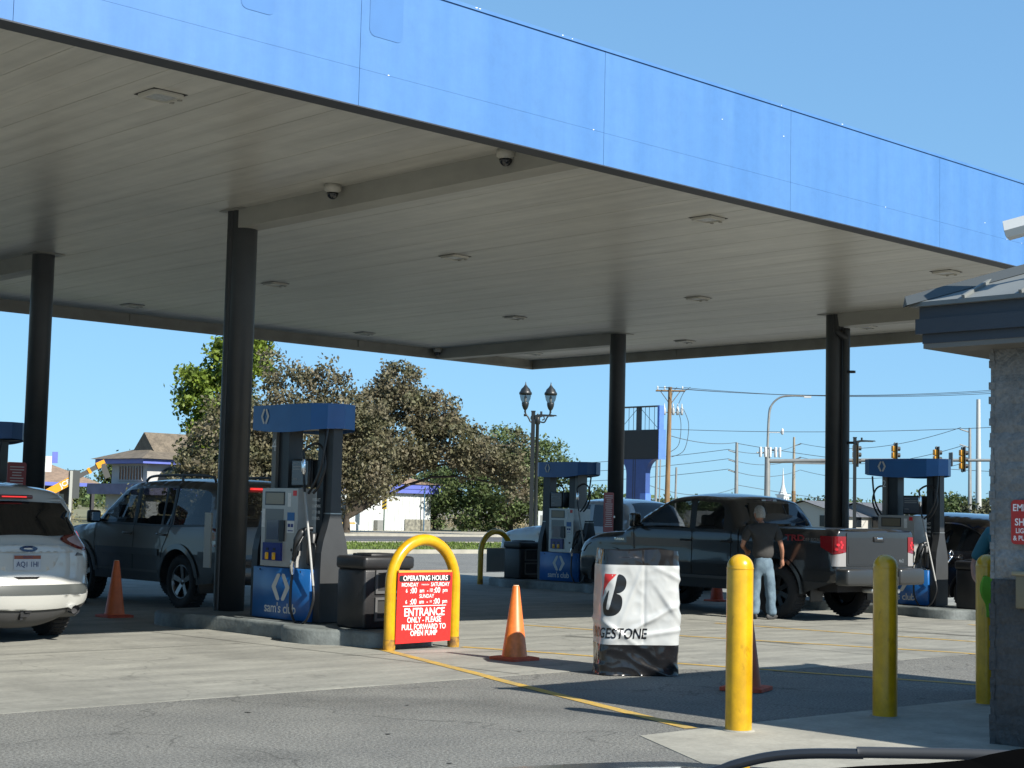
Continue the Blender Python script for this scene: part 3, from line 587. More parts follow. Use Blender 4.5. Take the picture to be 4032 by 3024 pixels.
# ------------------------------------------------------------------ wrapped bin: tall black/white printed bag over a bin
def make_bag():
    T = thing('wrapped_bin', 'tall bin wrapped in a crumpled black and white tyre bag with a B logo', 'bin', (11.36, 10.16, zg(11.2)+.004), R(-36))
    W2, D2, H = .375, .25, 1.165; rnd = random.Random(11)
    from mathutils import noise
    per = []; N = 150                                         # perimeter parameter u in metres, u=0 at front centre
    r = .11; 
    segs = rrect(-W2, -D2, W2, D2, r, 8); L = []; tot = 0
    ring = dens(segs, .022); k0 = min(range(len(ring)), key=lambda i: abs(ring[i][0])+abs(ring[i][1]+D2)); ring = ring[k0:]+ring[:k0]
    acc = [0.]
    for i in range(len(ring)): acc.append(acc[-1]+(V(ring[(i+1) % len(ring)])-V(ring[i])).length)
    tot = acc[-1]
    # direction of the ring: make +u run to +x
    if ring[3][0] < 0: ring = [ring[0]]+ring[1:][::-1]; acc = [0.]; [acc.append(acc[-1]+(V(ring[(i+1) % len(ring)])-V(ring[i])).length) for i in range(len(ring))]
    def base(u):
        u %= tot; lo, hi = 0, len(ring)-1
        while lo < hi:
            m = (lo+hi+1)//2
            if acc[m] <= u: lo = m
            else: hi = m-1
        f = (u-acc[lo])/(acc[lo+1]-acc[lo]); a, b = V(ring[lo]), V(ring[(lo+1) % len(ring)]); return a+(b-a)*f
    def ridge(x, y, z): return 1-abs(noise.noise(V((x, y, z))))*2
    def surf(u, z, off=0.):
        p = base(u); e = base(u+.02)-base(u-.02); nrm = V((e.y, -e.x)).normalized()
        px, py = p.x, p.y
        lowk = max(0, (.30-z)/.30); hik = max(0, (z-1.0)/.16)
        d = .012*noise.noise(V((px*3+5, py*3, z*2.2)))+.007*ridge(px*3.3+z*2.1, py*3, z*2.6+7)+.0045*ridge(px*9, py*9-z*3, z*8)
        d += lowk*(.022*noise.noise(V((px*4, py*4+3, z*5)))+.024*ridge(px*4+z*3, py*4, z*5+3)-.016)+hik*(.010*noise.noise(V((px*7, py*7, z*3)))-.003)
        d += -.008*math.exp(-((u-.02)/.016)**2)*(z > .3)+.010*math.exp(-((z-.52-.12*px)/.04)**2)*math.exp(-((px-.02)/.18)**2)
        for cx_, cz, an, ln, am in ((.05, .5, .5, .3, .02), (.28, .62, 2.2, .24, .014), (-.1, .75, 1.2, .25, .012), (.35, .9, 2.7, .3, .010), (.2, .4, .15, .35, .012), (-.25, .42, -.6, .22, .018), (.42, .5, -.9, .3, .014)):
            dx, dz = px-cx_, z-cz; t = dx*cos(an)+dz*sin(an); q = -dx*sin(an)+dz*cos(an); d += am*math.exp(-(q/.022)**2-(t/ln)**2)
        top = 1-.03*hik
        q = V((px, py))*top+nrm*(d+off); zz = z+(.012*noise.noise(V((px*5, py*5, 1)))+.01*sin(px*9) if z > 1.1 else 0)
        return (q.x, q.y, max(.004, zz))
    us = [tot*i/220 for i in range(220)]
    def band(nm, z0, z1, m, par, n):
        mb = MB(); zs = [z0+(z1-z0)*i/n for i in range(n+1)]
        mb.add([surf(u, z) for z in zs for u in us], [(i+j*220, (i+1) % 220+j*220, (i+1) % 220+(j+1)*220, i+(j+1)*220) for j in range(n) for i in range(220)], True)
        return mb.build(nm, m, par)
    m_bw = mat('bag_white_film', (.40, .412, .405), .33, var=.05, vs=3, coat=.2); m_bb = mat('bag_black_film', (.010, .010, .011), .2, spec=.5, coat=.2)
    band('black_skirt', .0, .285, m_bb, T, 26); wb = band('white_panel', .285, 1.025, m_bw, T, 60); tb = band('black_top', 1.025, H, m_bb, T, 14)
    mb = MB(); mb.add([surf(u, H-.06) for u in us], [tuple(range(220))]); mb.build('top_film', m_bb, tb)
    # printed emblem and word, wrapped round the corner
    def ink(nm, polys, m, off):
        mb = MB()
        for poly in polys:
            P = [V(p) for p in dens(poly, .02)]
            gx = [V((x*.03, y*.03)) for x in range(-40, 30) for y in range(9, 35) if inpoly(x*.03, y*.03, poly)]
            vs, es, fs = delaunay_2d_cdt(P+gx, [(i, (i+1) % len(P)) for i in range(len(P))], [], 0, 1e-6)[:3]
            mb.add([surf(u, z, off) for u, z in vs], [tuple(f) for f in fs if inpoly(sum(vs[i][0] for i in f)/3, sum(vs[i][1] for i in f)/3, poly)], True)
        return mb.build(nm, m, wb)
    m_ink = mat('bag_black_ink', (.009, .009, .01), .25); cx_, cz = -.455, .545
    def E(px, py): return (-.405+(px-252)/940*.80, 1.025-(py-350)/885*.74)     # sketch units of the print -> bag metres
    B_ = [(455, 465), (495, 460), (530, 485), (550, 530), (545, 590), (520, 635), (480, 660), (440, 668), (478, 685), (503, 720), (506, 780), (492, 840), (460, 885), (410, 915), (340, 920), (300, 905), (285, 860), (290, 790), (305, 740), (325, 690), (345, 655), (360, 640), (335, 800), (330, 840), (345, 852), (365, 840), (385, 760), (410, 660), (430, 570)]
    ink('b_emblem', [spline2([E(*p) for p in B_], 3, True)], m_ink, .002)
    ink('red_wedge', [[E(310, 452), E(440, 455), E(400, 500), E(345, 560), E(300, 640), E(285, 690), E(270, 720), E(290, 600)]], mat('bag_red_ink', (.42, .02, .02), .3), .002)
    vs, fs = text_geo('BRIDGESTONE', .135, bold=.016, sx=1, align='RIGHT', shear=.16); wd = -min(v[0] for v in vs)
    bm = bmesh.new(); bv = [bm.verts.new((.045+x*.70/wd, .385+y, 0)) for x, y in vs]
    for f in fs:
        try: bm.faces.new([bv[i] for i in f])
        except ValueError: pass
    for a in range(-70, 6): bmesh.ops.bisect_plane(bm, geom=bm.verts[:]+bm.edges[:]+bm.faces[:], plane_co=(a*.012, 0, 0), plane_no=(1, 0, 0))
    for b in range(32, 46): bmesh.ops.bisect_plane(bm, geom=bm.verts[:]+bm.edges[:]+bm.faces[:], plane_co=(0, b*.0115, 0), plane_no=(0, 1, 0))
    for v in bm.verts: v.co = V(surf(v.co.x, v.co.y, .003))
    mb = MB(); mb.bm(bm, False); mb.build('brand_lettering', m_ink, wb)
make_bag()
# ------------------------------------------------------------------ kiosk on the right
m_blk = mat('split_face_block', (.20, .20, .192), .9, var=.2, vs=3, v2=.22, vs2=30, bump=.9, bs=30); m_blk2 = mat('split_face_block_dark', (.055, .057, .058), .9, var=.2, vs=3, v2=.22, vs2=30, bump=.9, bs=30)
m_kf = mat('slate_fascia', (.035, .042, .052), .45, var=.08, vs=2); m_kr = mat('grey_metal_roof', (.155, .165, .158), .5, .0, var=.1, vs=3); m_ks = mat('kiosk_soffit', (.16, .15, .13), .7)
def make_kiosk():
    T = thing('kiosk', 'grey block attendant kiosk with slate fascia and pale metal roof at right', 'kiosk')
    x0, y1 = 9.95, 5.64; x1, y0 = 13.6, 1.9; rnd = random.Random(4)
    def wall(nm, z0, z1, m):
        mb = MB(); n = 8
        h = .203; rows = int(round((z1-z0)/h)); 
        for face in range(4):
            a, b = ((x0, y1), (x0, y0)) if face == 0 else ((x0, y1), (x1, y1)) if face == 1 else ((x1, y1), (x1, y0)) if face == 2 else ((x0, y0), (x1, y0))
            nx, ny = ((-1, 0), (0, 1), (1, 0), (0, -1))[face]; L_ = math.hypot(b[0]-a[0], b[1]-a[1]); k = int(L_/.06); zn = int((z1-z0)/.05)
            vs = []
            for j in range(zn+1):
                for i in range(k+1):
                    t = i/k; z = z0+(z1-z0)*j/zn; jz = (z-z0)/h; rough = rnd.uniform(-.006, .010); 
                    if abs(jz-round(jz)) < .13: rough = -.008
                    if i in (0, k): rough = 0
                    vs.append((a[0]+(b[0]-a[0])*t+nx*rough, a[1]+(b[1]-a[1])*t+ny*rough, z))
            mb.add(vs, [(i+j*(k+1), i+1+j*(k+1), i+1+(j+1)*(k+1), i+(j+1)*(k+1)) for j in range(zn) for i in range(k)], False)
        # rough corner
        for j in range(int((z1-z0)/.05)):
            z = z0+j*.05; mb.cbox((x0+.004, y1-.004, z+.025), (.03+rnd.uniform(-.012, .012), .03+rnd.uniform(-.014, .016), .05), .3)
        return mb.build(nm, m, T)
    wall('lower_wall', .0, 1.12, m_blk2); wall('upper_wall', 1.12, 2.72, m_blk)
    ex, ey = 9.62, 6.04; ex1, ey0 = 14.0, 1.5
    def ring(nm, inset, z0, z1, m, par):
        mb = MB(); mb.box((ex+inset, ey0+inset, z0), (ex1-inset, ey-inset, z1)); return mb.build(nm, m, par)
    f1 = ring('fascia', .02, 2.905, 3.0, m_kf, T); ring('fascia_board', .0, 2.80, 2.905, m_kf, f1); ring('fascia_board', .035, 2.735, 2.80, m_kf, f1); ring('soffit', .04, 2.70, 2.735, m_ks, T)
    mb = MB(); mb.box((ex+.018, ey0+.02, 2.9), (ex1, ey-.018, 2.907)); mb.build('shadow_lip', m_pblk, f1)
    # hip roof with standing seams and a hip cap
    rx0, ry1, rx1, ry0 = ex-.03, ey+.03, ex1+.06, ey0-.06; hz = 3.02; rise = .95; cx_, cy_ = (rx0+rx1)/2, (ry0+ry1)/2; ap = (cx_, cy_, hz+rise)
    mb = MB(); c = [(rx0, ry1, hz), (rx0, ry0, hz), (rx1, ry0, hz), (rx1, ry1, hz)]
    for i in range(4): mb.add([c[i], c[(i+1) % 4], ap], [(0, 1, 2)])
    mb.add([(p[0], p[1], hz-.03) for p in c], [(0, 1, 2, 3)])
    for i in range(4): a, b = c[i], c[(i+1) % 4]; mb.quad(a, b, (b[0], b[1], hz-.03), (a[0], a[1], hz-.03))
    rf = mb.build('roof', m_kr, T)
    mb = MB()
    for face in range(4):
        a, b = V(c[face]), V(c[(face+1) % 4]); n = 11
        for i in range(1, n):
            t = i/n; p = a.lerp(b, t); k = 1-abs(2*t-1); m_ = a.lerp(b, .5); q = p+(V(ap)-m_)*k
            mb.tube([p+V((0, 0, .012)), q+V((0, 0, .012))], .016, 4, True, False)
    mb.build('standing_seam', m_kr, rf)
    for i in range(4):
        mb = MB(); a = V(c[i])+V((0, 0, .0)); out = (V((a.x-cx_, a.y-cy_, 0))).normalized(); a2 = a+out*.03+V((0, 0, -.005)); d = (V(ap)-a).normalized(); sd = d.cross(V((0, 0, 1))).normalized()
        P = [a2+sd*.07-V((0, 0, .02)), a2+V((0, 0, .05)), a2-sd*.07-V((0, 0, .02))]; Q = [p+(V(ap)-a) for p in P]
        mb.add(P+Q, [(0, 1, 4, 3), (1, 2, 5, 4), (0, 1, 2), (3, 4, 5)]); mb.build('hip_cap', mat('hip_cap_shade_metal', (.06, .068, .07), .45, .0), rf)  # cap darker than the roof: shade on its side put into the colour
    # emergency notice and box on the wall
    mb = MB(); mb.prism(rrect(0, 0, .46, .30, .03), (-.004, .004), lambda a, b, t: (x0-.016+t, 5.485-a, 1.36+b)); sg = mb.build('emergency_sign', mat('emergency_red', (.42, .018, .014), .4), T)
    mb = MB(); G = lambda a, b: (x0-.0215, 5.485-a, 1.36+b)
    for tx, s_, z, x_ in (('EMERGENCY', .066, .245, .012), ('SHUT OFF', .066, .148, .028), ('LIGHTS', .046, .090, .034), ('& PUMPS', .046, .040, .016)): put_text(mb, G, tx, s_, (x_, z), bold=.02, sx=.92, align='LEFT')
    mb.build('sign_lettering', mat('sign_white', (.80, .72, .70), .5), sg)
    mb = MB(); mb.bbox((x0-.07, 5.12, .93), (x0, 5.43, 1.17), .012, 2); bx = mb.build('wall_box', mat('tan_box', (.16, .14, .09), .6), T)
    mb = MB(); mb.bbox((x0-.085, 5.10, 1.15), (x0, 5.45, 1.18), .006, 1); mb.build('box_lid', mat('tan_box_lid', (.26, .23, .15), .5), bx)
make_kiosk()
# security camera on a bracket above the kiosk roof
T = thing('security_camera', 'white bullet security camera in sunshine above the kiosk roof', 'security camera', (9.72, 5.33, 3.5))
mb = MB(); mb.tube([(.25, -.5, -.35), (.25, -.5, .12), (.14, -.28, .06)], .022, 10); mb.build('bracket', m_white, T)
mb = MB(); hx = [(-.06, -.055), (.06, -.055), (.085, -.01), (.06, .06), (-.06, .06), (-.085, -.01)]; u = V((.1, -.3, .07)).normalized(); sd = V((.95, .32, 0)).normalized(); vv = sd.cross(u)
mb.prism(hx, (0, .36), lambda a, b, t: V((.0, .07, -.03))+sd*a+vv*b*-1+u*t); bd = mb.build('housing', mat('camera_white', (.55, .56, .54), .35), T)
mb = MB(); mb.prism([(a*.8, b*.8) for a, b in hx], (-.004, .0), lambda a, b, t: V((.0, .07, -.03))+sd*a+vv*b*-1+u*t); mb.build('lens_window', mat('camera_front', (.03, .04, .04), .15), T)
# ------------------------------------------------------------------ the car the photograph is taken from: bonnet edge, scuttle and wiper
FW, RT = V((.6894, .7244, 0)), V((.7244, -.6894, 0)); K = lambda s, t, z: tuple(FW*t+RT*s+V((0, 0, z)))
T = thing('viewer_car', 'dark bonnet edge and wiper of the car in the foreground', 'car')
prof = [(-1.0, 1.115), (-.655, 1.128), (-.366, 1.14), (-.055, 1.151), (.102, 1.161), (.196, 1.166), (.259, 1.166), (.5, 1.155), (.8, 1.13), (1.0, 1.10)]
edge = [(p.x, p.y) for p in smoothpath([(a, b, 0) for a, b in prof], 4)]; n = len(edge)
rows = [(2.32, -.16), (2.26, -.045), (2.19, 0), (2.0, .022), (1.7, .045), (1.4, .06), (1.25, .07)]
mb = MB(); mb.add([K(a, t-.10*(a-.1)**2, z+dz) for t, dz in rows for a, z in edge], [(i+j*n, i+1+j*n, i+1+(j+1)*n, i+(j+1)*n) for j in range(len(rows)-1) for i in range(n-1)], True); mb.build('bonnet', mat('bonnet_slate_paint', (.05, .065, .085), .14, .4, coat=.8), T)
mb = MB(); ce = [(-.2, 1.285), (.0, 1.308), (.103, 1.317), (.246, 1.331), (.292, 1.334), (.321, 1.337), (.335, 1.341), (.354, 1.345), (.387, 1.349), (.6, 1.36)]
for j in range(len(ce)-1):
    (a, z), (b, y) = ce[j], ce[j+1]; mb.add([K(a, 1.11, z), K(b, 1.11, y), K(b, .8, y+.01), K(a, .8, z+.01), K(a, 1.13, z-.08), K(b, 1.13, y-.08)], [(0, 1, 2, 3), (0, 1, 5, 4)], False)
mb.build('scuttle', mat('scuttle_black', (.003, .003, .003), 1., spec=0), T)
mb = MB(); mb.tube(smoothpath([K(.141, 1.393, 1.268), K(.188, 1.387, 1.284), K(.225, 1.382, 1.295), K(.26, 1.375, 1.300), K(.305, 1.367, 1.302)], 5), [.0035]*6+[.0045]*15, 10); wp = mb.build('wiper_arm', mat('wiper_metal', (.05, .053, .058), .3, .7), T)
mb = MB(); mb.tube(smoothpath([K(.30, 1.368, 1.303), K(.31, 1.366, 1.3035), K(.366, 1.351, 1.306), K(.391, 1.344, 1.307), K(.43, 1.332, 1.308), K(.5, 1.31, 1.311)], 5), .0048, 10); mb.build('wiper_head', mat('wiper_grey', (.03, .032, .035), .55), wp)
# ------------------------------------------------------------------ vehicles
class Car:
    """local frame: x forward from the rear bumper, y to the left, z up"""
    def __init__(s, label, cat, name, out, W, belt, tumble, rad, crown, paint, arches, taper=.06, sill=.3, k=4, low=.55, tuck=.10):
        s.T = thing(name, label, cat); s.out = spline2(out, k); s.W = W; s.belt = belt; s.tum = tumble; s.r = rad; s.paint = paint; s.arches = arches; s.taper = taper; s.L = max(p[0] for p in s.out); s.sill = sill; s.crown = crown; s.low = low; s.tuck = tuck
        s.ref = lambda c: (min(max(c.x, .7), s.L-.7), 0, min(max(c.z, .6), .9)) if abs(c.y) < s.W*.40 else (c.x, 0, min(c.z, .9))
        o = s.out; s.iroof = max(range(len(o)), key=lambda i: o[i][1])
    def dist(s, x, z):
        d = 9; o = s.out
        for i in range(len(o)-1):
            ax, az = o[i]; bx, bz = o[i+1]; ux, uz = bx-ax, bz-az; l = ux*ux+uz*uz
            t = 0 if l == 0 else max(0, min(1, ((x-ax)*ux+(z-az)*uz)/l)); q = (ax+ux*t-x)**2+(az+uz*t-z)**2
            if q < d: d = q
        return math.sqrt(d)
    def hw(s, x, z, d=None):
        L = s.L; u = abs(x-L/2)/(L/2); w_ = s.W/2*(1-s.taper*max(0, (u-.55)/.45)**2.2)
        if z > s.belt: w_ -= s.tum*(z-s.belt)+.015
        else: w_ -= .025*((s.belt-z)/.5)**2*0+max(0, .015-(s.belt-z)*.0)*0
        w_ += .012*math.exp(-((z-.82)/.10)**2)
        if z < s.low: w_ -= s.tuck*((s.low-z)/s.low)**1.3
        if d is None: d = s.dist(x, z)
        r = s.r(x, z)
        if d < r: w_ -= r-math.sqrt(max(0, r*r-(r-d)**2))
        return w_
    def build_sides(s, regions, glass, bodym=None, lower=None):
        """regions: (part name, polygon, 'glass'|'panel')"""
        bot = [(s.out[-1][0], s.out[-1][1])]; xs = sorted(s.arches, key=lambda a: -a[0])
        for cx, cz, ra in xs:
            a0 = math.asin(max(-1, min(1, (s.sill-cz)/ra))); n = 22
            bot += [(cx+ra*cos(a0+(pi-2*a0)*j/n), cz+ra*sin(a0+(pi-2*a0)*j/n)) for j in range(n+1)]
        outer = s.out+bot[1:]; outer = dens(outer, .07)
        inner = []
        for f in (.1, .3, .6, 1.05):
            for i in range(1, len(s.out)-1):
                a, b, c = s.out[i-1], s.out[i], s.out[i+1]; tx, tz = c[0]-a[0], c[1]-a[1]; l = math.hypot(tx, tz) or 1; d = s.r(*b)*f; p = (b[0]+tz/l*d, b[1]-tx/l*d)
                if inpoly(p[0], p[1], outer) and s.dist(*p) > d*.85: inner.append(p)
        x = .05
        while x < s.L:
            z = .25
            while z < 2.1:
                if inpoly(x, z, outer) and s.dist(x, z) > .06: inner.append((x+.003*sin(z*50), z))
                z += .105
            x += .115
        pts = []; edges = []
        for poly in [outer]+[dens(r_[1], .06) for r_ in regions]:
            n0 = len(pts); pts += [V(p) for p in poly]; edges += [(n0+i, n0+(i+1) % len(poly)) for i in range(len(poly))]
        if lower:
            zl = [V((x_*.08, lower[0])) for x_ in range(1, int(s.L/.08)) if inpoly(x_*.08, lower[0], outer)]; n0 = len(pts); pts += zl; edges += [(n0+i, n0+i+1) for i in range(len(zl)-1) if zl[i+1].x-zl[i].x < .1]
        pts += [V(p) for p in inner]
        vs, es, fs = delaunay_2d_cdt(pts, edges, [], 0, 1e-5)[:3]
        groups = {}
        for f in fs:
            cx = sum(vs[i][0] for i in f)/len(f); cz = sum(vs[i][1] for i in f)/len(f)
            if not inpoly(cx, cz, outer): continue
            k = -1
            for j, r_ in enumerate(regions):
                if inpoly(cx, cz, r_[1]) and (k < 0 or r_[2] == 'glass'): k = j
            groups.setdefault(k, []).append(f)
        P3 = [(v[0], s.hw(v[0], v[1]), v[1]) for v in vs]
        bm_ = MB(); parts = {}
        for k, fl in groups.items():
            ids = sorted({i for f in fl for i in f}); mp = {i: j for j, i in enumerate(ids)}
            for sg in (1, -1):
                tgt = bm_ if k < 0 else MB()
                sub = [(P3[i][0], sg*P3[i][1], P3[i][2]) for i in ids]
                if tgt is bm_ or regions[k][2] == 'panel':
                    for sel, m_ in ((0, s.paint), (1, lower[1] if lower else s.paint)):
                        ff = [tuple(mp[i] for i in f) for f in fl if (1 if lower and sum(P3[i][2] for i in f)/len(f) < lower[0] else 0) == sel]
                        if ff: tgt.use(m_); tgt.add(sub, ff, True)
                else: tgt.use(glass); tgt.add(sub, [tuple(mp[i] for i in f) for f in fl], True)
                if k >= 0: parts[(k, sg)] = tgt.build(regions[k][0], None, s.T, out=s.ref)
        s.bodymb = bm_; s.lower = lower; s.glass = glass; return parts
    def sy(s, x, z, sg=1, off=0.): return (x, sg*(s.hw(x, z)+off), z)
    def cpt(s, i, t, off=0.):
        o = s.out; x, z = o[i]; a, b = o[max(i-1, 0)], o[min(i+1, len(o)-1)]; tx, tz = b[0]-a[0], b[1]-a[1]; l = math.hypot(tx, tz) or 1
        nx, nz = -tz/l, tx/l; c = s.crown(x, z)*(1-abs(t)**2.4)+off; we = s.hw(x, z, 0); return (x+nx*c, we*t, z+nz*c)
    def build_strip(s, glassf=None, darkf=None, cols=24):
        """surface across the car between both side outlines"""
        o = s.out; n = len(o); ts = [-1+2*j/cols for j in range(cols+1)]
        vs = [s.cpt(i, t) for i in range(n) for t in ts]; gl = {}; m = cols+1; mb = s.bodymb; gb = []; db = []; lo = []
        for i in range(n-1):
            for j in range(cols):
                x = (o[i][0]+o[i+1][0])/2; z = (o[i][1]+o[i+1][1])/2; t = (ts[j]+ts[j+1])/2; f = (i*m+j, i*m+j+1, (i+1)*m+j+1, (i+1)*m+j)
                if glassf and glassf(x, z, t): gl.setdefault(glassf(x, z, t), []).append(f)
                elif darkf and darkf(x, z, t): db.append(f)
                elif s.lower and z < s.lower[0]: lo.append(f)
                else: gb.append(f)
        mb.use(s.paint); mb.add(vs, gb, True)
        if lo: mb.use(s.lower[1]); mb.add(vs, lo, True)
        if db: mb.use(m_black); mb.add(vs, db, True)
        mb.use(m_dark)
        for cx, cz, ra in s.arches:                               # wheel-arch liners
            a0 = math.asin(max(-1, min(1, (s.sill-cz)/ra))); n_ = 18; A = [(cx+ra*cos(a0+(pi-2*a0)*j/n_), cz+ra*sin(a0+(pi-2*a0)*j/n_)) for j in range(n_+1)]
            for sg in (1, -1):
                q = [s.sy(x, z, sg, -.002) for x, z in A]; p = [(x, sg*(s.W/2-.34), z) for x, z in A]; mb.add(q+p, [(i, i+1, n_+2+i, n_+1+i) for i in range(n_)]); mb.add(p, [tuple(range(n_+1))])
        x0, x1 = s.out[0][0]+.15, s.out[-1][0]-.15; zz = s.sill+.04; mb.box((x0, -s.W/2+.34, zz), (x1, s.W/2-.34, zz+.22))  # plain dark underbody box, added to block light beneath the car
        for (ax, _, ra), (bx, _, rb) in zip(sorted(s.arches)[:-1], sorted(s.arches)[1:]): mb.box((ax+ra+.03, -s.W/2+.12, zz), (bx-rb-.03, s.W/2-.12, zz+.2))
        s.body = mb.build('body', None, s.T, out=s.ref)
        for nm, fl in gl.items():
            ids = sorted({i for f in fl for i in f}); mp = {i: j for j, i in enumerate(ids)}; g = MB(); g.use(s.glass); g.add([vs[i] for i in ids], [tuple(mp[i] for i in f) for f in fl], True); g.build(nm, None, s.T, out=s.ref)
    def rear(s, a, z, off=0., front=False):
        """point on the tail (or nose) at lateral position a and height z, wrapping round the corner"""
        o = s.out; rng = range(s.iroof) if not front else range(len(o)-2, s.iroof-1, -1); i = next((i for i in rng if (o[i][1]-z)*(o[i+1][1]-z) <= 0 and o[i][1] != o[i+1][1]), 0)
        f = (z-o[i][1])/(o[i+1][1]-o[i][1]) if o[i+1][1] != o[i][1] else 0; x = o[i][0]+(o[i+1][0]-o[i][0])*f; we = s.hw(x, z, 0); sg = 1 if front else -1
        p, q = o[max(i-1, 0)], o[min(i+2, len(o)-1)]; l = math.hypot(q[0]-p[0], q[1]-p[1]) or 1; nx = max(.35, abs(q[1]-p[1])/l)
        if abs(a) <= we: t = a/we; return (x+sg*(s.crown(x, z)*(1-abs(t)**2.4)+off)/nx, a, z)
        e = abs(a)-we; r = s.r(x, z); th = e/r
        if th < pi/2: xx = x-sg*r*(1-cos(th))/nx; w2 = we+r*sin(th)
        else: xx = x-sg*(r+(e-r*pi/2))/nx; w2 = s.hw(xx, z)
        k = min(th, pi/2); return (xx+sg*off*cos(k), math.copysign(w2+off*sin(k)+off*.3, a), z)
    def panel(s, nm, poly, m, par=None, off=.006, fn=None, d=.045, label=None):
        fn = fn or s.rear; P = [V(p) for p in dens(poly, d)]; x0, x1 = min(p[0] for p in P), max(p[0] for p in P); z0, z1 = min(p[1] for p in P), max(p[1] for p in P); g = []; x = x0+d/2
        while x < x1:
            z = z0+d/2
            while z < z1:
                if inpoly(x, z, poly): g.append(V((x, z)))
                z += d
            x += d
        vs, es, fs = delaunay_2d_cdt(P+g, [(i, (i+1) % len(P)) for i in range(len(P))], [], 0, 1e-6)[:3]
        fs = [tuple(f) for f in fs if inpoly(sum(vs[i][0] for i in f)/len(f), sum(vs[i][1] for i in f)/len(f), poly)]
        mb = MB(); mb.add([fn(v[0], v[1], off) for v in vs], fs, True); n = len(P)
        mb.add([fn(p[0], p[1], off) for p in P]+[fn(p[0], p[1], -.012) for p in P], [(i, (i+1) % n, n+(i+1) % n, n+i) for i in range(n)], False)
        return mb.build(nm, m, par or s.T, label=label, out=s.ref)
    def line(s, nm, pts, w_, m, par=None, off=.004, closed=False, sides=(1, -1), smooth=4):
        """ribbon following the body side"""
        P = dens(pts, .05, closed); n = len(P)
        for sg in sides:
            a, b = [], []
            for i in range(n):
                p0, p1 = P[(i-1) % n if closed else max(i-1, 0)], P[(i+1) % n if closed else min(i+1, n-1)]; tx, tz = p1[0]-p0[0], p1[1]-p0[1]; l = math.hypot(tx, tz) or 1; nx, nz = -tz/l*w_/2, tx/l*w_/2
                a.append(s.sy(P[i][0]+nx, P[i][1]+nz, sg, off)); b.append(s.sy(P[i][0]-nx, P[i][1]-nz, sg, off))
            mb = MB(); mb.add(a+b, [(i, (i+1) % n, n+(i+1) % n, n+i) for i in range(n if closed else n-1)], True); mb.build(nm, m, par or s.T, out=s.ref)
    def wheels(s, rad, wd, xs, rimm, spokes=6, inset=.0, rimr=.62, fat=.2):
        first = None
        for x in xs:
            for sg in (1, -1):
                y = sg*(s.W/2-wd/2-.02-inset)
                if first is None or True:
                    W_ = thing('wheel', None, None, (x, y, rad)); W_.parent = s.T; W_.rotation_euler = (0, 0, 0 if sg > 0 else pi)
                if first: 
                    for ch in first.children: copy_tree(ch, W_)
                    continue
                first = W_; h = wd/2; mb = MB(); rr = rad*rimr
                mb.lathe([(rr, -h*.85), (rad*.86, -h), (rad*.965, -h*.8), (rad, -h*.5), (rad, h*.5), (rad*.965, h*.8), (rad*.86, h), (rr, h*.88), (rr*.98, h*.6)], n=44, axis='Y')
                for k in range(40):
                    a = 2*pi*k/40
                    for q in (-1, 1): mb.tube([(cos(a+q*.03)*(rad-.004), q*h*.78, sin(a+q*.03)*(rad-.004)), (cos(a)*(rad+.004), q*h*.1, sin(a)*(rad+.004))], .012, 4)
                mb.build('tyre', m_rub, W_)
                mb = MB(); mb.lathe([(rr, h*.8), (rr*.97, h*.84), (rr*.92, h*.78), (rr*.88, h*.4), (rr*.86, -h*.7)], n=36, axis='Y')
                mb.lathe([(0, h*.62), (rr*.2, h*.62), (rr*.22, h*.5), (rr*.22, h*.2)], n=18, axis='Y')
                for k in range(spokes):
                    a = 2*pi*k/spokes+.3; c_, s_ = cos(a), sin(a); w1, w2 = rr*.13, rr*.16; mb.add([(c_*rr*.15-s_*q*w1, h*(.6-.25*e), s_*rr*.15+c_*q*w1) for e in (0, 1) for q in (-1, 1)]+[(c_*rr*.95-s_*q*w2, h*(.76-.3*e), s_*rr*.95+c_*q*w2) for e in (0, 1) for q in (-1, 1)], [(0, 1, 5, 4), (2, 3, 7, 6), (0, 2, 6, 4), (1, 3, 7, 5)])
                mb.build('rim', rimm, W_)
                mb = MB(); mb.lathe([(0, h*.1), (rr*.86, h*.1)], n=24, axis='Y'); mb.build('brake_disc', mat('brake_dark', (.03, .03, .03), .6, .4), W_)
    def mirror(s, x, z, m, w_=.2, h=.19):
        for sg in (1, -1):
            y = s.hw(x, z); mb = MB(); mb.bbox((x-.05, min(sg*(y+.03), sg*(y+.03+w_)), z), (x+.07, max(sg*(y+.03), sg*(y+.03+w_)), z+h), .035, 3); mb.tube([(x, sg*(y-.05), z+.03), (x+.01, sg*(y+.08), z+.05)], .025, 8); q = mb.build('mirror', m, s.T)
            mb = MB(); mb.box((x-.054, min(sg*(y+.06), sg*(y+w_)), z+.03), (x-.0515, max(sg*(y+.06), sg*(y+w_)), z+h-.03)); mb.build('mirror_glass', mat('mirror_silver', (.5, .55, .6), .03, 1), q)
    def handle(s, x, z, m, par=None):
        for sg in (1, -1):
            y = s.hw(x, z); mb = MB(); mb.tube(smoothpath([(x-.1, sg*y, z), (x-.08, sg*(y+.035), z), (x+.08, sg*(y+.035), z+.005), (x+.1, sg*y, z)], 4), .016, 8); mb.build('door_handle', m, par or s.T)
    def interior(s, rows, zf, H):
        mb = MB()
        for x in rows:
            for y in (-.38, .38):
                mb.bbox((x-.05, y-.25, zf), (x+.45, y+.25, zf+.25), .06, 2); mb.bbox((x-.16, y-.24, zf+.2), (x+.02, y+.24, H-.42), .06, 2); mb.bbox((x-.18, y-.13, H-.40), (x-.07, y+.13, H-.22), .04, 2)
        mb.build('seats', mat('seat_tan_grey', (.07, .065, .06), .8), s.T)
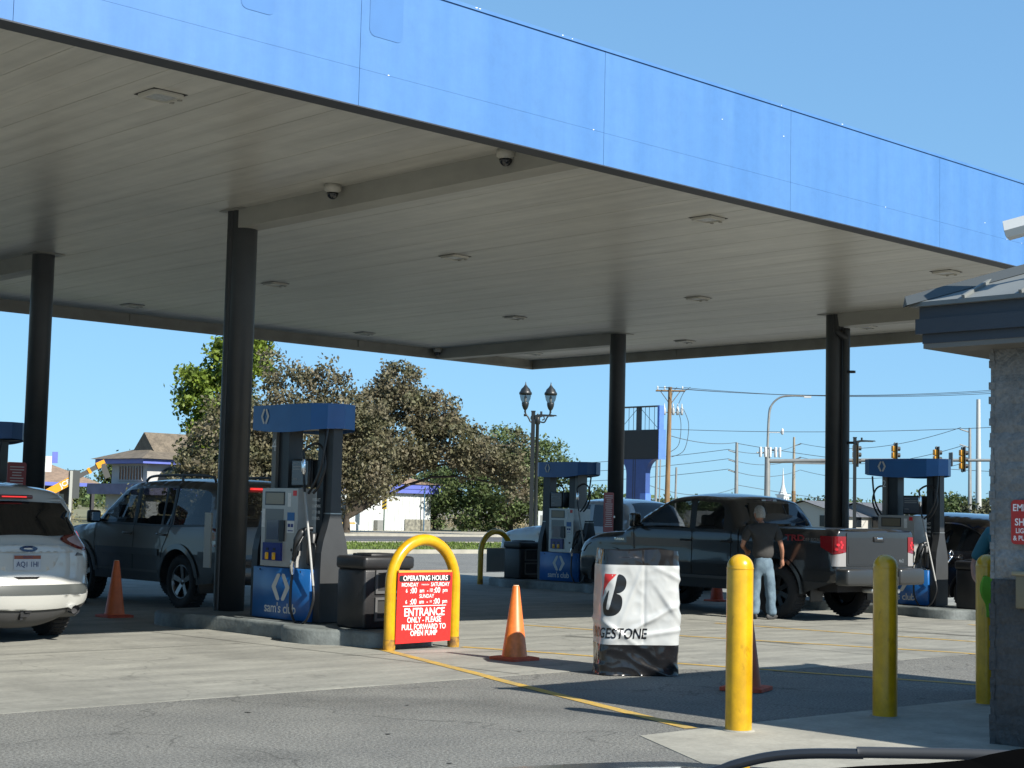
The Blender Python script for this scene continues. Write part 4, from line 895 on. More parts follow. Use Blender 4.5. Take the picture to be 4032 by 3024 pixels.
    def place(s, x, y, deg): s.T.location = (x, y, zg(x)+.004); s.T.rotation_euler = (0, 0, R(deg)); return s
def text_panel(car, nm, body, size, at, m, par=None, off=.009, fn=None, **k):
    fn = fn or car.rear; mb = MB(); put_text(mb, lambda a, b: fn(-a if fn == car.rear else a, b, off), body, size, at, **k); return mb.build(nm, m, par or car.T)
g_tint = glassmat('tinted_glass', (.55, .58, .6), .72); g_clear = glassmat('car_glass', (.62, .66, .66), .78); g_dark = mat('privacy_glass', (.006, .007, .008), .03, spec=.6)
m_redlens = mat('red_lens', (.17, .006, .009), .1, coat=.5); m_clr = mat('clear_lens', (.24, .235, .235), .08, coat=.5); m_darkred = mat('dark_red_lens', (.10, .006, .008), .12, coat=.6); m_lit = glow('lit_brake_lamp', (1, .04, .035), .55); m_gapl = mat('panel_gap', (.004, .004, .004), .9)
# --- white crossover at the left edge, seen from behind
pw = mat('pearl_white_paint', (.42, .42, .40), .22, coat=.9)
c = Car('white crossover waiting at the left edge, seen from behind with brake lights lit', 'car', 'parked_car',
    [(.22, .25), (.08, .30), (.01, .42), (.0, .56), (.05, .66), (.075, .78), (.09, .96), (.15, 1.07), (.27, 1.22), (.45, 1.47), (.54, 1.575), (.75, 1.63), (1.3, 1.672), (1.8, 1.68), (2.3, 1.64), (2.8, 1.48), (3.3, 1.17), (3.5, 1.09), (4.1, 1.0), (4.42, .85), (4.52, .6), (4.48, .36), (4.36, .24)],
    1.84, 1.05, .34, lambda x, z: .16 if z > 1.35 else (.30 if x < .6 else .14), lambda x, z: .10 if x < .5 and z < 1.1 else (.06 if x < .6 else .04), pw, [(.93, .34, .40), (3.62, .34, .40)], .10, .24)
c.build_sides([('side_window', [(.55, 1.22), (1.12, 1.12), (1.14, 1.50), (.85, 1.52), (.62, 1.40)], 'glass'), ('side_window', [(1.2, 1.11), (2.02, 1.08), (2.05, 1.53), (1.22, 1.52)], 'glass'), ('side_window', [(2.1, 1.08), (3.15, 1.08), (2.75, 1.40), (2.5, 1.52), (2.12, 1.53)], 'glass')], g_dark, None, (.40, mat('grey_cladding', (.045, .045, .045), .6)))
c.build_strip(lambda x, z, t: 'windscreen' if x > 2.35 and x < 3.28 and z > 1.15 and abs(t) < .9 else None)
c.wheels(.345, .23, (.93, 3.62), m_steel, 5); c.mirror(3.0, 1.08, pw)
gl = c.panel('rear_window', spline2([(-.74, 1.20), (-.60, 1.14), (-.3, 1.125), (0, 1.12), (.3, 1.125), (.60, 1.14), (.74, 1.20)], 4)+[(.60, 1.475), (0, 1.49), (-.60, 1.475)], g_dark, off=.016)
sp = MB(); sp.prism([(.52, 1.60), (.36, 1.545), (.35, 1.525), (.48, 1.49), (.62, 1.55)], (-.60, .60), lambda a, b, t: (a+.16*(t/.6)**2*.5, t, b-.03*(t/.6)**2)); spo = sp.build('spoiler', pw, c.T)
mb = MB(); mb.bbox((.335, -.22, 1.515), (.40, .22, 1.555), .012, 2); bl = mb.build('brake_light_housing', m_darkred, spo)
mb = MB(); mb.box((.328, -.14, 1.528), (.336, .14, 1.541)); mb.build('high_brake_lamp', m_lit, bl)
for sg in (1, -1):
    P = [(.44, 1.09), (.58, 1.145), (.76, 1.20), (.96, 1.195), (1.04, 1.05), (.97, .97), (.70, .98), (.54, 1.03)]
    tl = c.panel('tail_lamp', spline2([(sg*a, b) for a, b in P], 3, True), m_darkred, off=.012)
    c.panel('lamp_lens', spline2([(sg*a, b) for a, b in [(.53, 1.088), (.68, 1.135), (.82, 1.15), (.90, 1.06), (.86, 1.005), (.68, 1.012)]], 3, True), mat('pink_clear_lens', (.35, .26, .27), .08, coat=.5), tl, .016)
    c.panel('lit_lamp', spline2([(sg*a, b) for a, b in [(.84, 1.17), (.92, 1.165), (.93, 1.09), (.88, 1.085)]], 3, True), glow('tail_glow', (1, .08, .12), 1.3), tl, .019)
    c.panel('reflector', [(sg*.86, .47), (sg*.95, .47), (sg*.95, .545), (sg*.86, .545)], mat('bright_red_reflector', (.5, .02, .03), .25), None, .012)
bar = c.panel('bumper_strip', [(-.98, .515), (.98, .515), (1.0, .60), (.86, .615), (-.86, .615), (-1.0, .60)], mat('grey_bumper_strip', (.05, .055, .052), .5), None, .012)
c.panel('lower_bumper', spline2([(-.80, .47), (-.70, .50), (0, .505), (.70, .50), (.80, .47), (.74, .42), (.5, .37), (0, .355), (-.5, .37), (-.74, .42)], 3, True), mat('silver_bumper', (.33, .33, .305), .4), None, .02)
c.panel('bumper_corner', [(.80, .42), (.95, .36), (.99, .53), (.84, .53)], mat('grey_bumper_strip', (.05, .055, .052), .5), None, .008)
c.panel('garnish', spline2([(-.60, .962), (-.5, 1.01), (-.3, 1.03), (0, 1.035), (.3, 1.03), (.5, 1.01), (.60, .962)], 3)+[(0, .952)], pw, None, .028)
em = c.panel('emblem', [(.10*cos(R(a)), .993+.032*sin(R(a))) for a in range(0, 360, 15)], mat('emblem_navy', (.012, .02, .06), .15, coat=.5), None, .036)
c.panel('emblem_script', [(-.055, .988), (-.02, 1.002), (.05, 1.0), (.058, .99), (.0, .985)], mat('emblem_silver', (.5, .5, .5), .3), em, .039)
rec = c.panel('plate_recess', spline2([(-.42, .94), (.42, .94), (.30, .78), (.2, .75), (-.2, .75), (-.30, .78)], 1, True), mat('recess_white', (.42, .42, .40), .3), None, .002)
pl = c.panel('number_plate', rrect(-.153, .772, .153, .925, .012), mat('plate_pale', (.40, .42, .45), .4, var=.06, vs=20), None, .014)
c.panel('plate_band', [(-.150, .885), (.150, .885), (.150, .922), (-.150, .922)], mat('plate_rust_band', (.20, .05, .025), .5), pl, .0155)
mb = MB(); put_text(mb, lambda a, b: c.rear(-a, b, .017), 'AQ1 1HI', .078, (0, .828), bold=.01, sx=.86); put_text(mb, lambda a, b: c.rear(-a, b, .017), 'ARIZONA', .026, (.0, .903), sx=1); mb.build('plate_number', mat('plate_blue', (.03, .045, .12), .5), pl)
c.panel('release_handle', [(-.15, .70), (.15, .70), (.10, .672), (-.10, .672)], m_gapl, None, .004)
c.panel('badge', [(-.72, .93), (-.65, .95), (-.64, .94), (-.62, .915), (-.74, .915)], mat('badge_grey', (.12, .12, .12), .3), None, .006)
for sg in (1, -1):
    mb = MB(); mb.tube([(.30, sg*.56, .375), (.0, sg*.56, .352), (-.07, sg*.56, .345)], [.045, .052, .05], 14, False); q = mb.build('exhaust_tip', m_chrome, c.T)
    mb = MB(); mb.lathe([(0, 0), (.048, 0)], (-.03, sg*.56, .35), 14, 'X'); mb.build('exhaust_bore', m_dark, q)
mb = MB(); mb.cbox((.03, -.01, .36), (.22, .07, .06)); mb.cbox((-.05, .06, .33), (.05, .03, .15)); mb.cbox((-.03, .03, .30), (.12, .1, .03)); mb.build('tow_hitch', m_black, c.T)
c.place(7.88, 15.62, 90.5)

# --- dark taupe off-roader at the pump beyond the big column
pt = mat('taupe_metallic', (.088, .075, .063), .32, .2, var=.04, coat=.45); pt2 = mat('lower_cladding_slate', (.035, .037, .04), .35, .2, coat=.5)
c = Car('dark taupe boxy SUV with roof rails fuelling behind the big column', 'car', 'parked_car',
    [(.14, .42), (.04, .48), (.0, .62), (.05, .76), (.06, 1.0), (.09, 1.2), (.19, 1.52), (.28, 1.72), (.45, 1.80), (.8, 1.84), (1.6, 1.855), (2.4, 1.84), (2.82, 1.78), (3.2, 1.53), (3.6, 1.235), (3.72, 1.19), (4.3, 1.14), (4.7, 1.05), (4.84, .88), (4.89, .62), (4.86, .44), (4.7, .38)],
    1.94, 1.17, .22, lambda x, z: .13 if z > 1.45 else .11, lambda x, z: .05, pt, [(1.10, .40, .47), (3.95, .40, .47)], .06, .37, low=.6, tuck=.06)
c.build_sides([('side_window', [(2.42, 1.215), (3.42, 1.225), (3.12, 1.50), (2.88, 1.695), (2.46, 1.73)], 'glass'), ('side_window', [(1.62, 1.205), (2.30, 1.212), (2.34, 1.735), (1.66, 1.745)], 'glass'), ('side_window', [(1.38, 1.205), (1.56, 1.205), (1.60, 1.745), (1.42, 1.745)], 'glass'), ('side_window', spline2([(.50, 1.23), (1.2, 1.205), (1.28, 1.25), (1.32, 1.68), (1.24, 1.735), (.60, 1.71), (.46, 1.60), (.42, 1.35)], 3, True), 'glass'),
    ('front_door', [(2.36, .50), (3.42, .50), (3.50, .9), (3.50, 1.215), (3.14, 1.52), (2.90, 1.745), (2.40, 1.77), (2.36, 1.2)], 'panel'), ('rear_door', [(1.62, .52), (2.34, .50), (2.34, 1.2), (2.38, 1.77), (1.36, 1.77), (1.33, 1.19), (1.52, .88)], 'panel')], g_tint, None, (.80, pt2))
c.build_strip(lambda x, z, t: 'windscreen' if 2.86 < x < 3.56 and abs(t) < .88 else ('rear_window' if x < .26 and 1.22 < z < 1.68 and abs(t) < .86 else None))
c.wheels(.395, .27, (1.10, 3.95), mat('alloy_rim', (.20, .20, .205), .3, .9), 5, .02); c.mirror(3.36, 1.2, m_black); c.handle(2.52, 1.06, pt); c.handle(1.56, 1.06, pt); c.interior((1.5, 2.55), .75, 1.75)
for nm, pts, w_, cl in (('panel_gap', [(2.35, .5), (2.35, 1.2), (2.39, 1.76)], .012, False), ('panel_gap', [(3.43, .5), (3.51, .9), (3.51, 1.2)], .012, False), ('panel_gap', [(1.33, 1.77), (1.32, 1.19), (1.51, .88), (1.6, .6)], .012, False), ('window_trim', [(3.5, 1.205), (2.3, 1.195), (1.2, 1.19), (.5, 1.215)], .03, False), ('window_pillar', [(2.36, 1.2), (2.40, 1.74)], .09, False), ('window_pillar', [(1.345, 1.19), (1.375, 1.745)], .055, False), ('window_pillar', [(1.59, 1.2), (1.63, 1.745)], .03, False)): c.line(nm, pts, w_, m_gapl if 'gap' in nm else m_pblk)
c.line('side_moulding', [(1.62, .80), (3.44, .80)], .10, pt2, off=.018); c.line('side_moulding', [(.08, .80), (.56, .80)], .09, pt2, off=.018); c.line('rocker_line', [(1.6, .52), (3.4, .52)], .035, mat('step_dull', (.05, .05, .05), .4), off=.03)
for x, r_ in ((1.10, .47), (3.95, .47)): c.line('arch_flare', [(x+r_*1.07*cos(R(a)), .40+r_*1.07*sin(R(a))) for a in range(4, 177, 8)], .075, pt2, off=.022)
for sg in (1, -1):
    mb = MB(); mb.tube(smoothpath([(.62, sg*.68, 1.84), (.72, sg*.68, 1.915), (1.2, sg*.68, 1.935), (2.3, sg*.67, 1.925), (2.55, sg*.66, 1.85)], 6), .02, 8); mb.tube([(1.5, sg*.68, 1.84), (1.5, sg*.68, 1.93)], .02, 6); mb.build('roof_rail', mat('rail_grey', (.07, .07, .07), .4), c.T)
    c.panel('tail_lamp', [(sg*a, b) for a, b in ((.74, .92), (1.06, .92), (1.06, 1.18), (.80, 1.18))], m_darkred, None, .012); c.panel('head_lamp', [(sg*a, b) for a, b in ((.55, .82), (1.0, .82), (1.0, 1.0), (.60, 1.02))], m_clr, None, .012, fn=lambda a, z, o: c.rear(a, z, o, True))
bl = c.panel('high_brake_lamp', [(-.35, 1.735), (.35, 1.735), (.33, 1.765), (-.33, 1.765)], m_lit, None, .03)
mb = MB(); mb.bbox((-.12, -.92, .44), (.02, .92, .68), .05, 2); mb.build('rear_bumper', pt2, c.T); mb = MB(); mb.bbox((.62, -.86, .30), (.66, -.6, .6), .01); mb.bbox((.60, .66, .25), (.625, .92, .55), .005); mb.build('mud_flap', m_black, c.T)
c.place(13.36, 18.83, 90)
# --- dark grey pickup in the middle lane
pd = mat('graphite_metallic', (.023, .024, .0255), .26, .35, coat=.7)
c = Car('dark graphite double-cab pickup with its tailgate towards us', 'pickup truck', 'pickup_truck',
    [(.10, .62), (.03, .66), (.015, .75), (.015, 1.3), (.02, 1.40), (.05, 1.425), (.15, 1.43), (1.80, 1.43), (1.93, 1.43), (1.97, 1.435), (2.0, 1.46), (2.05, 1.58), (2.24, 1.83), (2.42, 1.895), (2.9, 1.93), (3.3, 1.925), (3.7, 1.86), (4.15, 1.63), (4.58, 1.36), (4.72, 1.305), (5.2, 1.26), (5.6, 1.15), (5.75, .98), (5.81, .72), (5.78, .50), (5.6, .44)],
    2.03, 1.36, .27, lambda x, z: .045 if (x < 2.0 and z > 1.2) or x < .3 else (.12 if z > 1.5 else .12), lambda x, z: .025 if x < 1.95 else .06, pd, [(1.22, .44, .52), (4.92, .44, .52)], .035, .42, low=.62, tuck=.05)
c.build_sides([('side_window', [(3.08, 1.385), (4.30, 1.395), (3.92, 1.64), (3.62, 1.80), (3.14, 1.845)], 'glass'), ('side_window', [(2.32, 1.39), (2.94, 1.385), (3.0, 1.845), (2.50, 1.82), (2.38, 1.72)], 'glass'),
    ('front_door', [(3.02, .62), (4.20, .62), (4.34, .95), (4.36, 1.385), (3.94, 1.67), (3.66, 1.835), (3.10, 1.875), (3.02, 1.36)], 'panel'), ('rear_door', [(2.14, .62), (2.99, .62), (2.99, 1.36), (3.07, 1.875), (2.46, 1.86), (2.24, 1.70), (2.14, 1.36)], 'panel')], g_tint, None, (.62, mat('sill_black', (.012, .012, .012), .5)))
c.build_strip(lambda x, z, t: 'windscreen' if 3.72 < x < 4.55 and abs(t) < .9 else None, lambda x, z, t: .2 < x < 1.9 and z > 1.3 and abs(t) < .9)
rim_d = mat('black_rim', (.014, .014, .015), .3, .5); c.wheels(.435, .30, (1.22, 4.92), rim_d, 8, -.02, .6); c.mirror(4.22, 1.38, pd, .2, .24); c.handle(3.14, 1.19, m_black); c.handle(2.24, 1.19, m_black); c.interior((2.55, 3.35), .85, 1.84)
gw = c.panel('rear_window', spline2([(-.72, 1.47), (.72, 1.47), (.70, 1.54), (.60, 1.80), (.52, 1.83), (-.52, 1.83), (-.60, 1.80), (-.70, 1.54)], 2, True), g_dark, None, .008, fn=lambda a, z, o: (1.985+(z-1.44)*.50-.045*(1-abs(a/.8)**2.4)-.01-o, a, z))
for sg in (1, -1): c.panel('window_divider', [(sg*.25, 1.475), (sg*.27, 1.475), (sg*.25, 1.825), (sg*.235, 1.825)], m_black, gw, .011, fn=lambda a, z, o: (1.985+(z-1.44)*.50-.045*(1-abs(a/.8)**2.4)-.01-o, a, z))
mb = MB(); mb.bbox((2.20, -.20, 1.855), (2.30, .20, 1.90), .012); q = mb.build('high_brake_lamp', m_darkred, c.T); mb = MB(); mb.box((2.194, -.19, 1.865), (2.2, -.09, 1.892)); mb.box((2.194, .09, 1.865), (2.2, .19, 1.892)); mb.build('cargo_lamp', m_clr, q)
c.line('panel_gap', [(1.985, .64), (1.985, 1.42)], .018, m_gapl); c.line('panel_gap', [(3.0, .62), (3.0, 1.36)], .012, m_gapl); c.line('panel_gap', [(4.35, .95), (4.37, 1.36)], .012, m_gapl); c.line('panel_gap', [(2.14, .62), (2.14, 1.36)], .012, m_gapl); c.line('window_pillar', [(3.0, 1.38), (3.06, 1.85)], .12, m_pblk); c.line('window_trim', [(4.32, 1.382), (2.3, 1.372)], .022, m_pblk); c.line('body_moulding', [(2.2, .80), (4.3, .80)], .035, pd, off=.02); c.line('rocker_step', [(2.0, .60), (4.2, .60)], .05, mat('step_dull', (.05, .05, .05), .4), off=.05)
for x in (1.22, 4.92): c.line('arch_lip', [(x+.545*cos(R(a)), .44+.545*sin(R(a))) for a in range(-2, 183, 8)], .06, pd, off=.03)
tg = c.panel('tailgate', rrect(-.78, .88, .78, 1.395, .03), pd, None, .012); c.panel('tailgate_recess', rrect(-.74, .90, .74, 1.20, .03), pd, tg, .016)
mb = MB(); mb.bbox((-.045, -.13, 1.25), (-.02, .13, 1.33), .01); q = mb.build('tailgate_handle', m_black, tg); mb = MB(); mb.bbox((-.055, -.07, 1.285), (-.04, .07, 1.32), .006); mb.build('handle_lever', m_chrome, q)
text_panel(c, 'drive_badge', '4x2', .075, (.60, .955), m_chrome, tg, .02, bold=.02, sx=1.2)
for sg in (1, -1):
    tl = c.panel('tail_lamp', [(sg*a, b) for a, b in ((.80, 1.09), (1.03, 1.05), (1.26, 1.16), (1.27, 1.33), (.80, 1.33))], m_redlens, None, .014)
    c.panel('reverse_lens', [(sg*a, b) for a, b in ((.80, .87), (1.06, .87), (1.10, 1.05), (1.03, 1.045), (.80, 1.085))], m_clr, tl, .014)
    for a, b in ((.90, 1.16), (.96, 1.20), (.91, 1.24), (.98, 1.13), (.88, 1.20)): c.panel('lamp_bulb', [(sg*(a+.022*cos(R(k))), b+.022*sin(R(k))) for k in range(0, 360, 45)], mat('bright_red_reflector', (.5, .02, .03), .25), tl, .017)
    c.line('bed_decal', [(.62, 1.30), (.82, 1.30)], .001, pd)
    mb = MB(); mb.bbox((.60, sg*.72-.14, .30), (.63, sg*.72+.16, .66), .008); mb.build('mud_flap', m_black, c.T)
mb = MB(); put_text(mb, lambda a, b: c.sy(.66-a, b, 1, .004), 'TRD', .13, (-.16, 1.285), bold=.03, sx=1.5, align='CENTER'); mb.build('red_decal', mat('decal_red', (.20, .010, .012), .45), c.T)
mb = MB(); put_text(mb, lambda a, b: c.sy(.66-a, b, 1, .004), 'OFF ROAD', .07, (.18, 1.265), bold=.015, sx=1.1); mb.build('grey_decal', mat('decal_grey', (.12, .12, .12), .4), c.T)
mb = MB(); put_text(mb, lambda a, b: c.sy(4.72-a, b, 1, .006), 'TUNDRA', .055, (0, 1.16), bold=.02, sx=1.1); mb.build('door_badge', m_chrome, c.T)
m_bmp = mat('bumper_gunmetal', (.06, .063, .064), .3, .6)
for y0, y1 in ((-1.0, -.34), (.34, 1.0)): 
    mb = MB(); mb.bbox((-.20, y0, .58), (.06, y1, .84), .05, 3); mb.build('bumper_end', m_bmp, c.T)
mb = MB(); mb.bbox((-.17, -.36, .56), (.05, .36, .72), .03, 2); q = mb.build('bumper_centre', m_bmp, c.T); mb = MB(); mb.box((-.176, -.16, .60), (-.172, .16, .70)); mb.build('number_plate', mat('plate_pale', (.40, .42, .45), .4), q)
mb = MB(); mb.bbox((-.1, -.26, .46), (.1, .26, .54), .02); mb.cbox((-.14, 0, .47), (.16, .1, .09)); mb.tube([(-.05, -.5, .48), (.4, -.5, .5)], .035, 10); mb.lathe([(.06, -.5), (.06, .5)], (1.22, 0, .46), 12, 'Y'); mb.build('tow_receiver', m_steel, c.T)
mb = MB(); mb.tube([(1.22, -.8, .46), (1.22, .8, .46)], .07, 10); mb.lathe([(0, -.16), (.15, -.08), (.17, 0), (.15, .08), (0, .16)], (1.22, 0, .46), 14, 'Y'); mb.build('rear_axle', m_black, c.T)
for sg in (1, -1): c.panel('head_lamp', [(sg*a, b) for a, b in ((.55, .98), (1.06, .92), (1.1, 1.08), (.62, 1.12))], m_clr, None, .012, fn=lambda a, z, o: c.rear(a, z, o, True))
c.place(21.42, 14.12, 87.1)
# --- white pickup behind the far pump
pw2 = mat('white_pickup_paint', (.42, .43, .44), .2, coat=.9)
c = Car('white crew-cab pickup facing left behind the far pump', 'pickup truck', 'pickup_truck',
    [(.10, .62), (.03, .66), (.0, .8), (.0, 1.2), (.02, 1.31), (.05, 1.335), (.2, 1.34), (1.6, 1.34), (1.78, 1.34), (1.82, 1.36), (1.86, 1.5), (2.0, 1.78), (2.2, 1.88), (2.7, 1.92), (3.2, 1.915), (3.6, 1.85), (4.0, 1.63), (4.42, 1.37), (4.56, 1.325), (5.2, 1.26), (5.7, 1.16), (5.84, .98), (5.9, .72), (5.86, .50), (5.7, .44)],
    2.0, 1.3, .25, lambda x, z: .05 if x < 1.9 and z > 1.1 else .11, lambda x, z: .03 if x < 1.9 else .06, pw2, [(1.1, .40, .48), (4.86, .40, .48)], .04, .42, low=.62, tuck=.05)
c.build_sides([('side_window', [(3.02, 1.35), (4.12, 1.37), (3.75, 1.64), (3.5, 1.79), (3.06, 1.83)], 'glass'), ('side_window', [(1.98, 1.35), (2.90, 1.35), (2.94, 1.83), (2.28, 1.80), (2.1, 1.70)], 'glass')], g_dark, None, (.58, m_black))
c.build_strip(lambda x, z, t: 'windscreen' if 3.62 < x < 4.4 and abs(t) < .9 else ('rear_window' if 1.84 < x < 2.06 and z > 1.42 and abs(t) < .85 else None), lambda x, z, t: .2 < x < 1.75 and z > 1.2 and abs(t) < .9)
c.wheels(.40, .27, (1.1, 4.86), m_steel, 6); c.mirror(3.98, 1.38, m_black, .24, .26); c.handle(3.1, 1.15, pw2); c.handle(2.1, 1.15, pw2)
for pts in ([(1.84, .6), (1.84, 1.33)], [(2.97, .62), (2.97, 1.32)], [(4.2, .62), (4.25, 1.3)]): c.line('panel_gap', pts, .014, m_gapl)
for x in (1.1, 4.86): c.line('arch_lip', [(x+.52*cos(R(a)), .40+.52*sin(R(a))) for a in range(0, 181, 8)], .06, pw2, off=.025)
mb = MB(); mb.bbox((2.06, -.16, 1.855), (2.12, .16, 1.895), .01); q = mb.build('high_brake_lamp', m_darkred, c.T)
mb = MB(); mb.box((2.054, -.15, 1.865), (2.061, -.07, 1.888)); mb.box((2.054, .07, 1.865), (2.061, .15, 1.888)); mb.build('cargo_lamp', m_clr, q)
mb = MB(); put_text(mb, lambda a, b: c.sy(4.45-a, b, 1, .006), 'F-150', .075, (0, 1.13), bold=.02, sx=1.1); mb.build('wing_badge', mat('badge_grey', (.12, .12, .12), .3), c.T)
for sg in (1, -1): c.panel('head_lamp', [(sg*a, b) for a, b in ((.60, .92), (1.1, .90), (1.12, 1.10), (.66, 1.12))], m_clr, None, .012, fn=lambda a, z, o: c.rear(a, z, o, True))
mb = MB(); mb.bbox((5.86, -.95, .48), (6.0, .95, .74), .05, 2); mb.build('front_bumper', m_chrome, c.T)
c.place(26.58, 21.35, 90)
# --- dark crossover fuelling beyond the number 2 pump
pk = mat('dark_bronze_metallic', (.030, .026, .024), .2, .5, coat=1.)
c = Car('dark bronze crossover fuelling between the number 2 pump and kiosk', 'car', 'parked_car',
    [(.2, .32), (.04, .40), (.0, .58), (.05, .82), (.08, 1.02), (.26, 1.36), (.42, 1.58), (.7, 1.68), (1.5, 1.735), (2.2, 1.73), (2.7, 1.62), (3.2, 1.36), (3.55, 1.16), (3.8, 1.09), (4.4, .98), (4.66, .78), (4.7, .5), (4.6, .3)],
    1.9, 1.08, .34, lambda x, z: .13, lambda x, z: .06, pk, [(.95, .36, .42), (3.75, .36, .42)], .08, .28)
c.build_sides([('side_window', [(1.62, 1.12), (2.36, 1.11), (2.36, 1.58), (1.62, 1.60)], 'glass'), ('side_window', [(2.44, 1.11), (3.3, 1.13), (2.9, 1.42), (2.6, 1.57), (2.44, 1.58)], 'glass'), ('side_window', spline2([(1.52, 1.12), (1.56, 1.36), (1.54, 1.58), (1.2, 1.56), (.86, 1.42), (.62, 1.22), (.72, 1.14)], 2, True), 'glass')], g_dark, None, (.5, m_black))
c.build_strip(lambda x, z, t: 'windscreen' if 2.62 < x < 3.4 and abs(t) < .9 else ('rear_window' if x < .4 and z > 1.1 and z < 1.55 and abs(t) < .85 else None))
c.wheels(.36, .24, (.95, 3.75), m_steel, 6); c.mirror(3.1, 1.1, pk); c.handle(1.72, .98, m_chrome); c.handle(2.55, .98, m_chrome)
c.line('window_pillar', [(1.58, 1.1), (1.585, 1.6)], .025, m_chrome); c.line('window_trim', spline2([(1.56, 1.61), (1.2, 1.585), (.84, 1.44), (.56, 1.22)], 4), .02, m_chrome); c.line('panel_gap', [(1.6, 1.1), (1.58, .9), (1.45, .62)], .012, m_gapl)
mb = MB(); y = c.hw(1.25, .95); mb.lathe([(0, 0), (.075, 0), (.085, .012)], (1.25, y-.02, .96), 16, 'Y'); mb.build('fuel_filler', m_dark, c.T)
mb = MB(); mb.prism(rrect(-.085, -.085, .085, .085, .03), (-.006, .006), lambda a, b, t: (1.36+t*.3+.0, y+.09+a, .97+b)); mb.build('filler_flap', pk, c.T)
c.place(26.3, 13.85, 90)
T = thing('fuel_nozzle', 'silver fuel nozzle and grey hose plugged into the dark bronze crossover', 'fuel nozzle', (25.35, 15.08, .0))
mb = MB(); mb.tube(smoothpath([(.02, .02, .86), (-.08, .0, .90), (-.17, -.02, .88), (-.25, -.0, .80)], 4), [.014]*4+[.03]*5+[.02]*4, 9); mb.tube(smoothpath([(-.08, 0, .93), (-.13, -.0, 1.0), (-.2, .0, .95), (-.19, 0, .86)], 4), .014, 6); mb.build('nozzle_body', m_chrome, T)
mb = MB(); mb.tube(smoothpath([(-.25, 0, .80), (-.4, .08, .68), (-.62, .2, .5), (-.78, .25, .62)], 6), .018, 8); mb.build('hose', m_sleeve, T)
# ------------------------------------------------------------------ people
def skin(nodes, edges, sub=2):
    """nodes: (x, y, z, rx, ry) -> smooth tapering surface grown round connected bones"""
    me = bpy.data.meshes.new('sk'); me.from_pydata([n[:3] for n in nodes], edges, []); o = bpy.data.objects.new('sk', me); COL.objects.link(o)
    o.modifiers.new('skin', 'SKIN'); sv = me.skin_vertices[0].data
    for i, n in enumerate(nodes): sv[i].radius = (n[3], n[4]); sv[i].use_root = (i == 0)
    s_ = o.modifiers.new('sub', 'SUBSURF'); s_.levels = sub; s_.render_levels = sub
    dg = bpy.context.evaluated_depsgraph_get(); m2 = bpy.data.meshes.new_from_object(o.evaluated_get(dg)); bm = bmesh.new(); bm.from_mesh(m2); bpy.data.objects.remove(o); return bm
def wob(bm, a, f, seed=0):
    from mathutils import noise
    for v in bm.verts: n = noise.noise_vector(v.co*f+V((seed, 0, 0))); v.co += n*a+noise.noise_vector(V((v.co.x*f*2.5, v.co.y*f*2.5, v.co.z*f*1.2)))*a*.6
    return bm
def hand(mb, w_, d, p, m, s):
    """palm with four unequal fingers and a thumb; w_ wrist, d down the fingers, p palm normal side"""
    w_, d, p = V(w_), V(d).normalized(), V(p).normalized(); a = d.cross(p).normalized()*s
    mb.tube([w_-d*.02, w_+d*.03, w_+d*.07, w_+d*.095], [.024, .033, .036, .028], 10)
    for k, (o, l) in enumerate(((-.028, .070), (-.010, .080), (.010, .076), (.027, .060))):
        b = w_+d*.085+a*o; mb.tube([b, b+d*l*.45+p*.012, b+d*l*.72+p*.032, b+d*l*.80+p*.05], [.0105, .010, .009, .0075], 7)
    b = w_+d*.03-a*.030; mb.tube([b, b-a*.022+d*.030+p*.012, b-a*.022+d*.055+p*.028], [.013, .012, .009], 7)
m_skin = mat('sunned_skin', (.34, .165, .105), .5, var=.08, vs=12); m_hair = mat('silver_hair', (.27, .255, .225), .7, var=.3, vs=60); m_tee = mat('charcoal_tshirt', (.038, .037, .036), .9, var=.15, vs=9, bump=.2, bs=50); m_jean = mat('washed_denim', (.125, .185, .23), .85, var=.3, vs=8, c2=(.07, .11, .15), bump=.2, bs=60); m_shoe = mat('worn_dark_shoe', (.04, .04, .04), .7)
def head_geo(mb, c, rot, r=.1):
    bm = bmesh.new(); bmesh.ops.create_uvsphere(bm, u_segments=28, v_segments=20, radius=1)
    for v in bm.verts:
        x, y, z = v.co; w_ = .080 if z > -.2 else .080-.022*min(1, (-z-.2)/.8); yy = .102*y; 
        if z < -.15 and y > 0: yy = y*.102+.012*max(0, 1-abs(x)*1.5)
        if z < -.3 and y < 0: yy *= .75
        if abs(x) < .22 and y > .8 and -.35 < z < .1: yy += .020*(1-abs(x)/.22)*(1-abs(z+.12)/.25 if abs(z+.12) < .25 else 0)
        if .15 < abs(x) < .55 and y > .7 and .0 < z < .22: yy -= .008
        v.co = rot @ V((x*w_, yy, z*.122))+V(c)
    mb.bm(bm)
    for s in (-1, 1):
        bm = bmesh.new(); bmesh.ops.create_uvsphere(bm, u_segments=10, v_segments=8, radius=1)
        for v in bm.verts: v.co = rot @ (V((v.co.x*.010+s*.083, v.co.y*.020-.008-v.co.x*s*.006, v.co.z*.033-.008)))+V(c)
        mb.bm(bm)
def hair_geo(mb, c, rot):
    from mathutils import noise
    bm = bmesh.new(); bmesh.ops.create_uvsphere(bm, u_segments=36, v_segments=24, radius=1)
    bmesh.ops.delete(bm, geom=[v for v in bm.verts if v.co.z < (-.52 if v.co.y < -.1 else (.45 if v.co.y > .5 else -.05)) or (abs(v.co.x) > .8 and v.co.y > -.25 and v.co.z < .12)], context='VERTS')
    for v in bm.verts:
        n = noise.noise(v.co*7)*.05; k = 1.05+n+(.10*max(0, v.co.z) if v.co.z > .5 else 0); v.co = rot @ V((v.co.x*.083*k, v.co.y*.106*k-.002, v.co.z*.126*k))+V(c)
    mb.bm(bm)
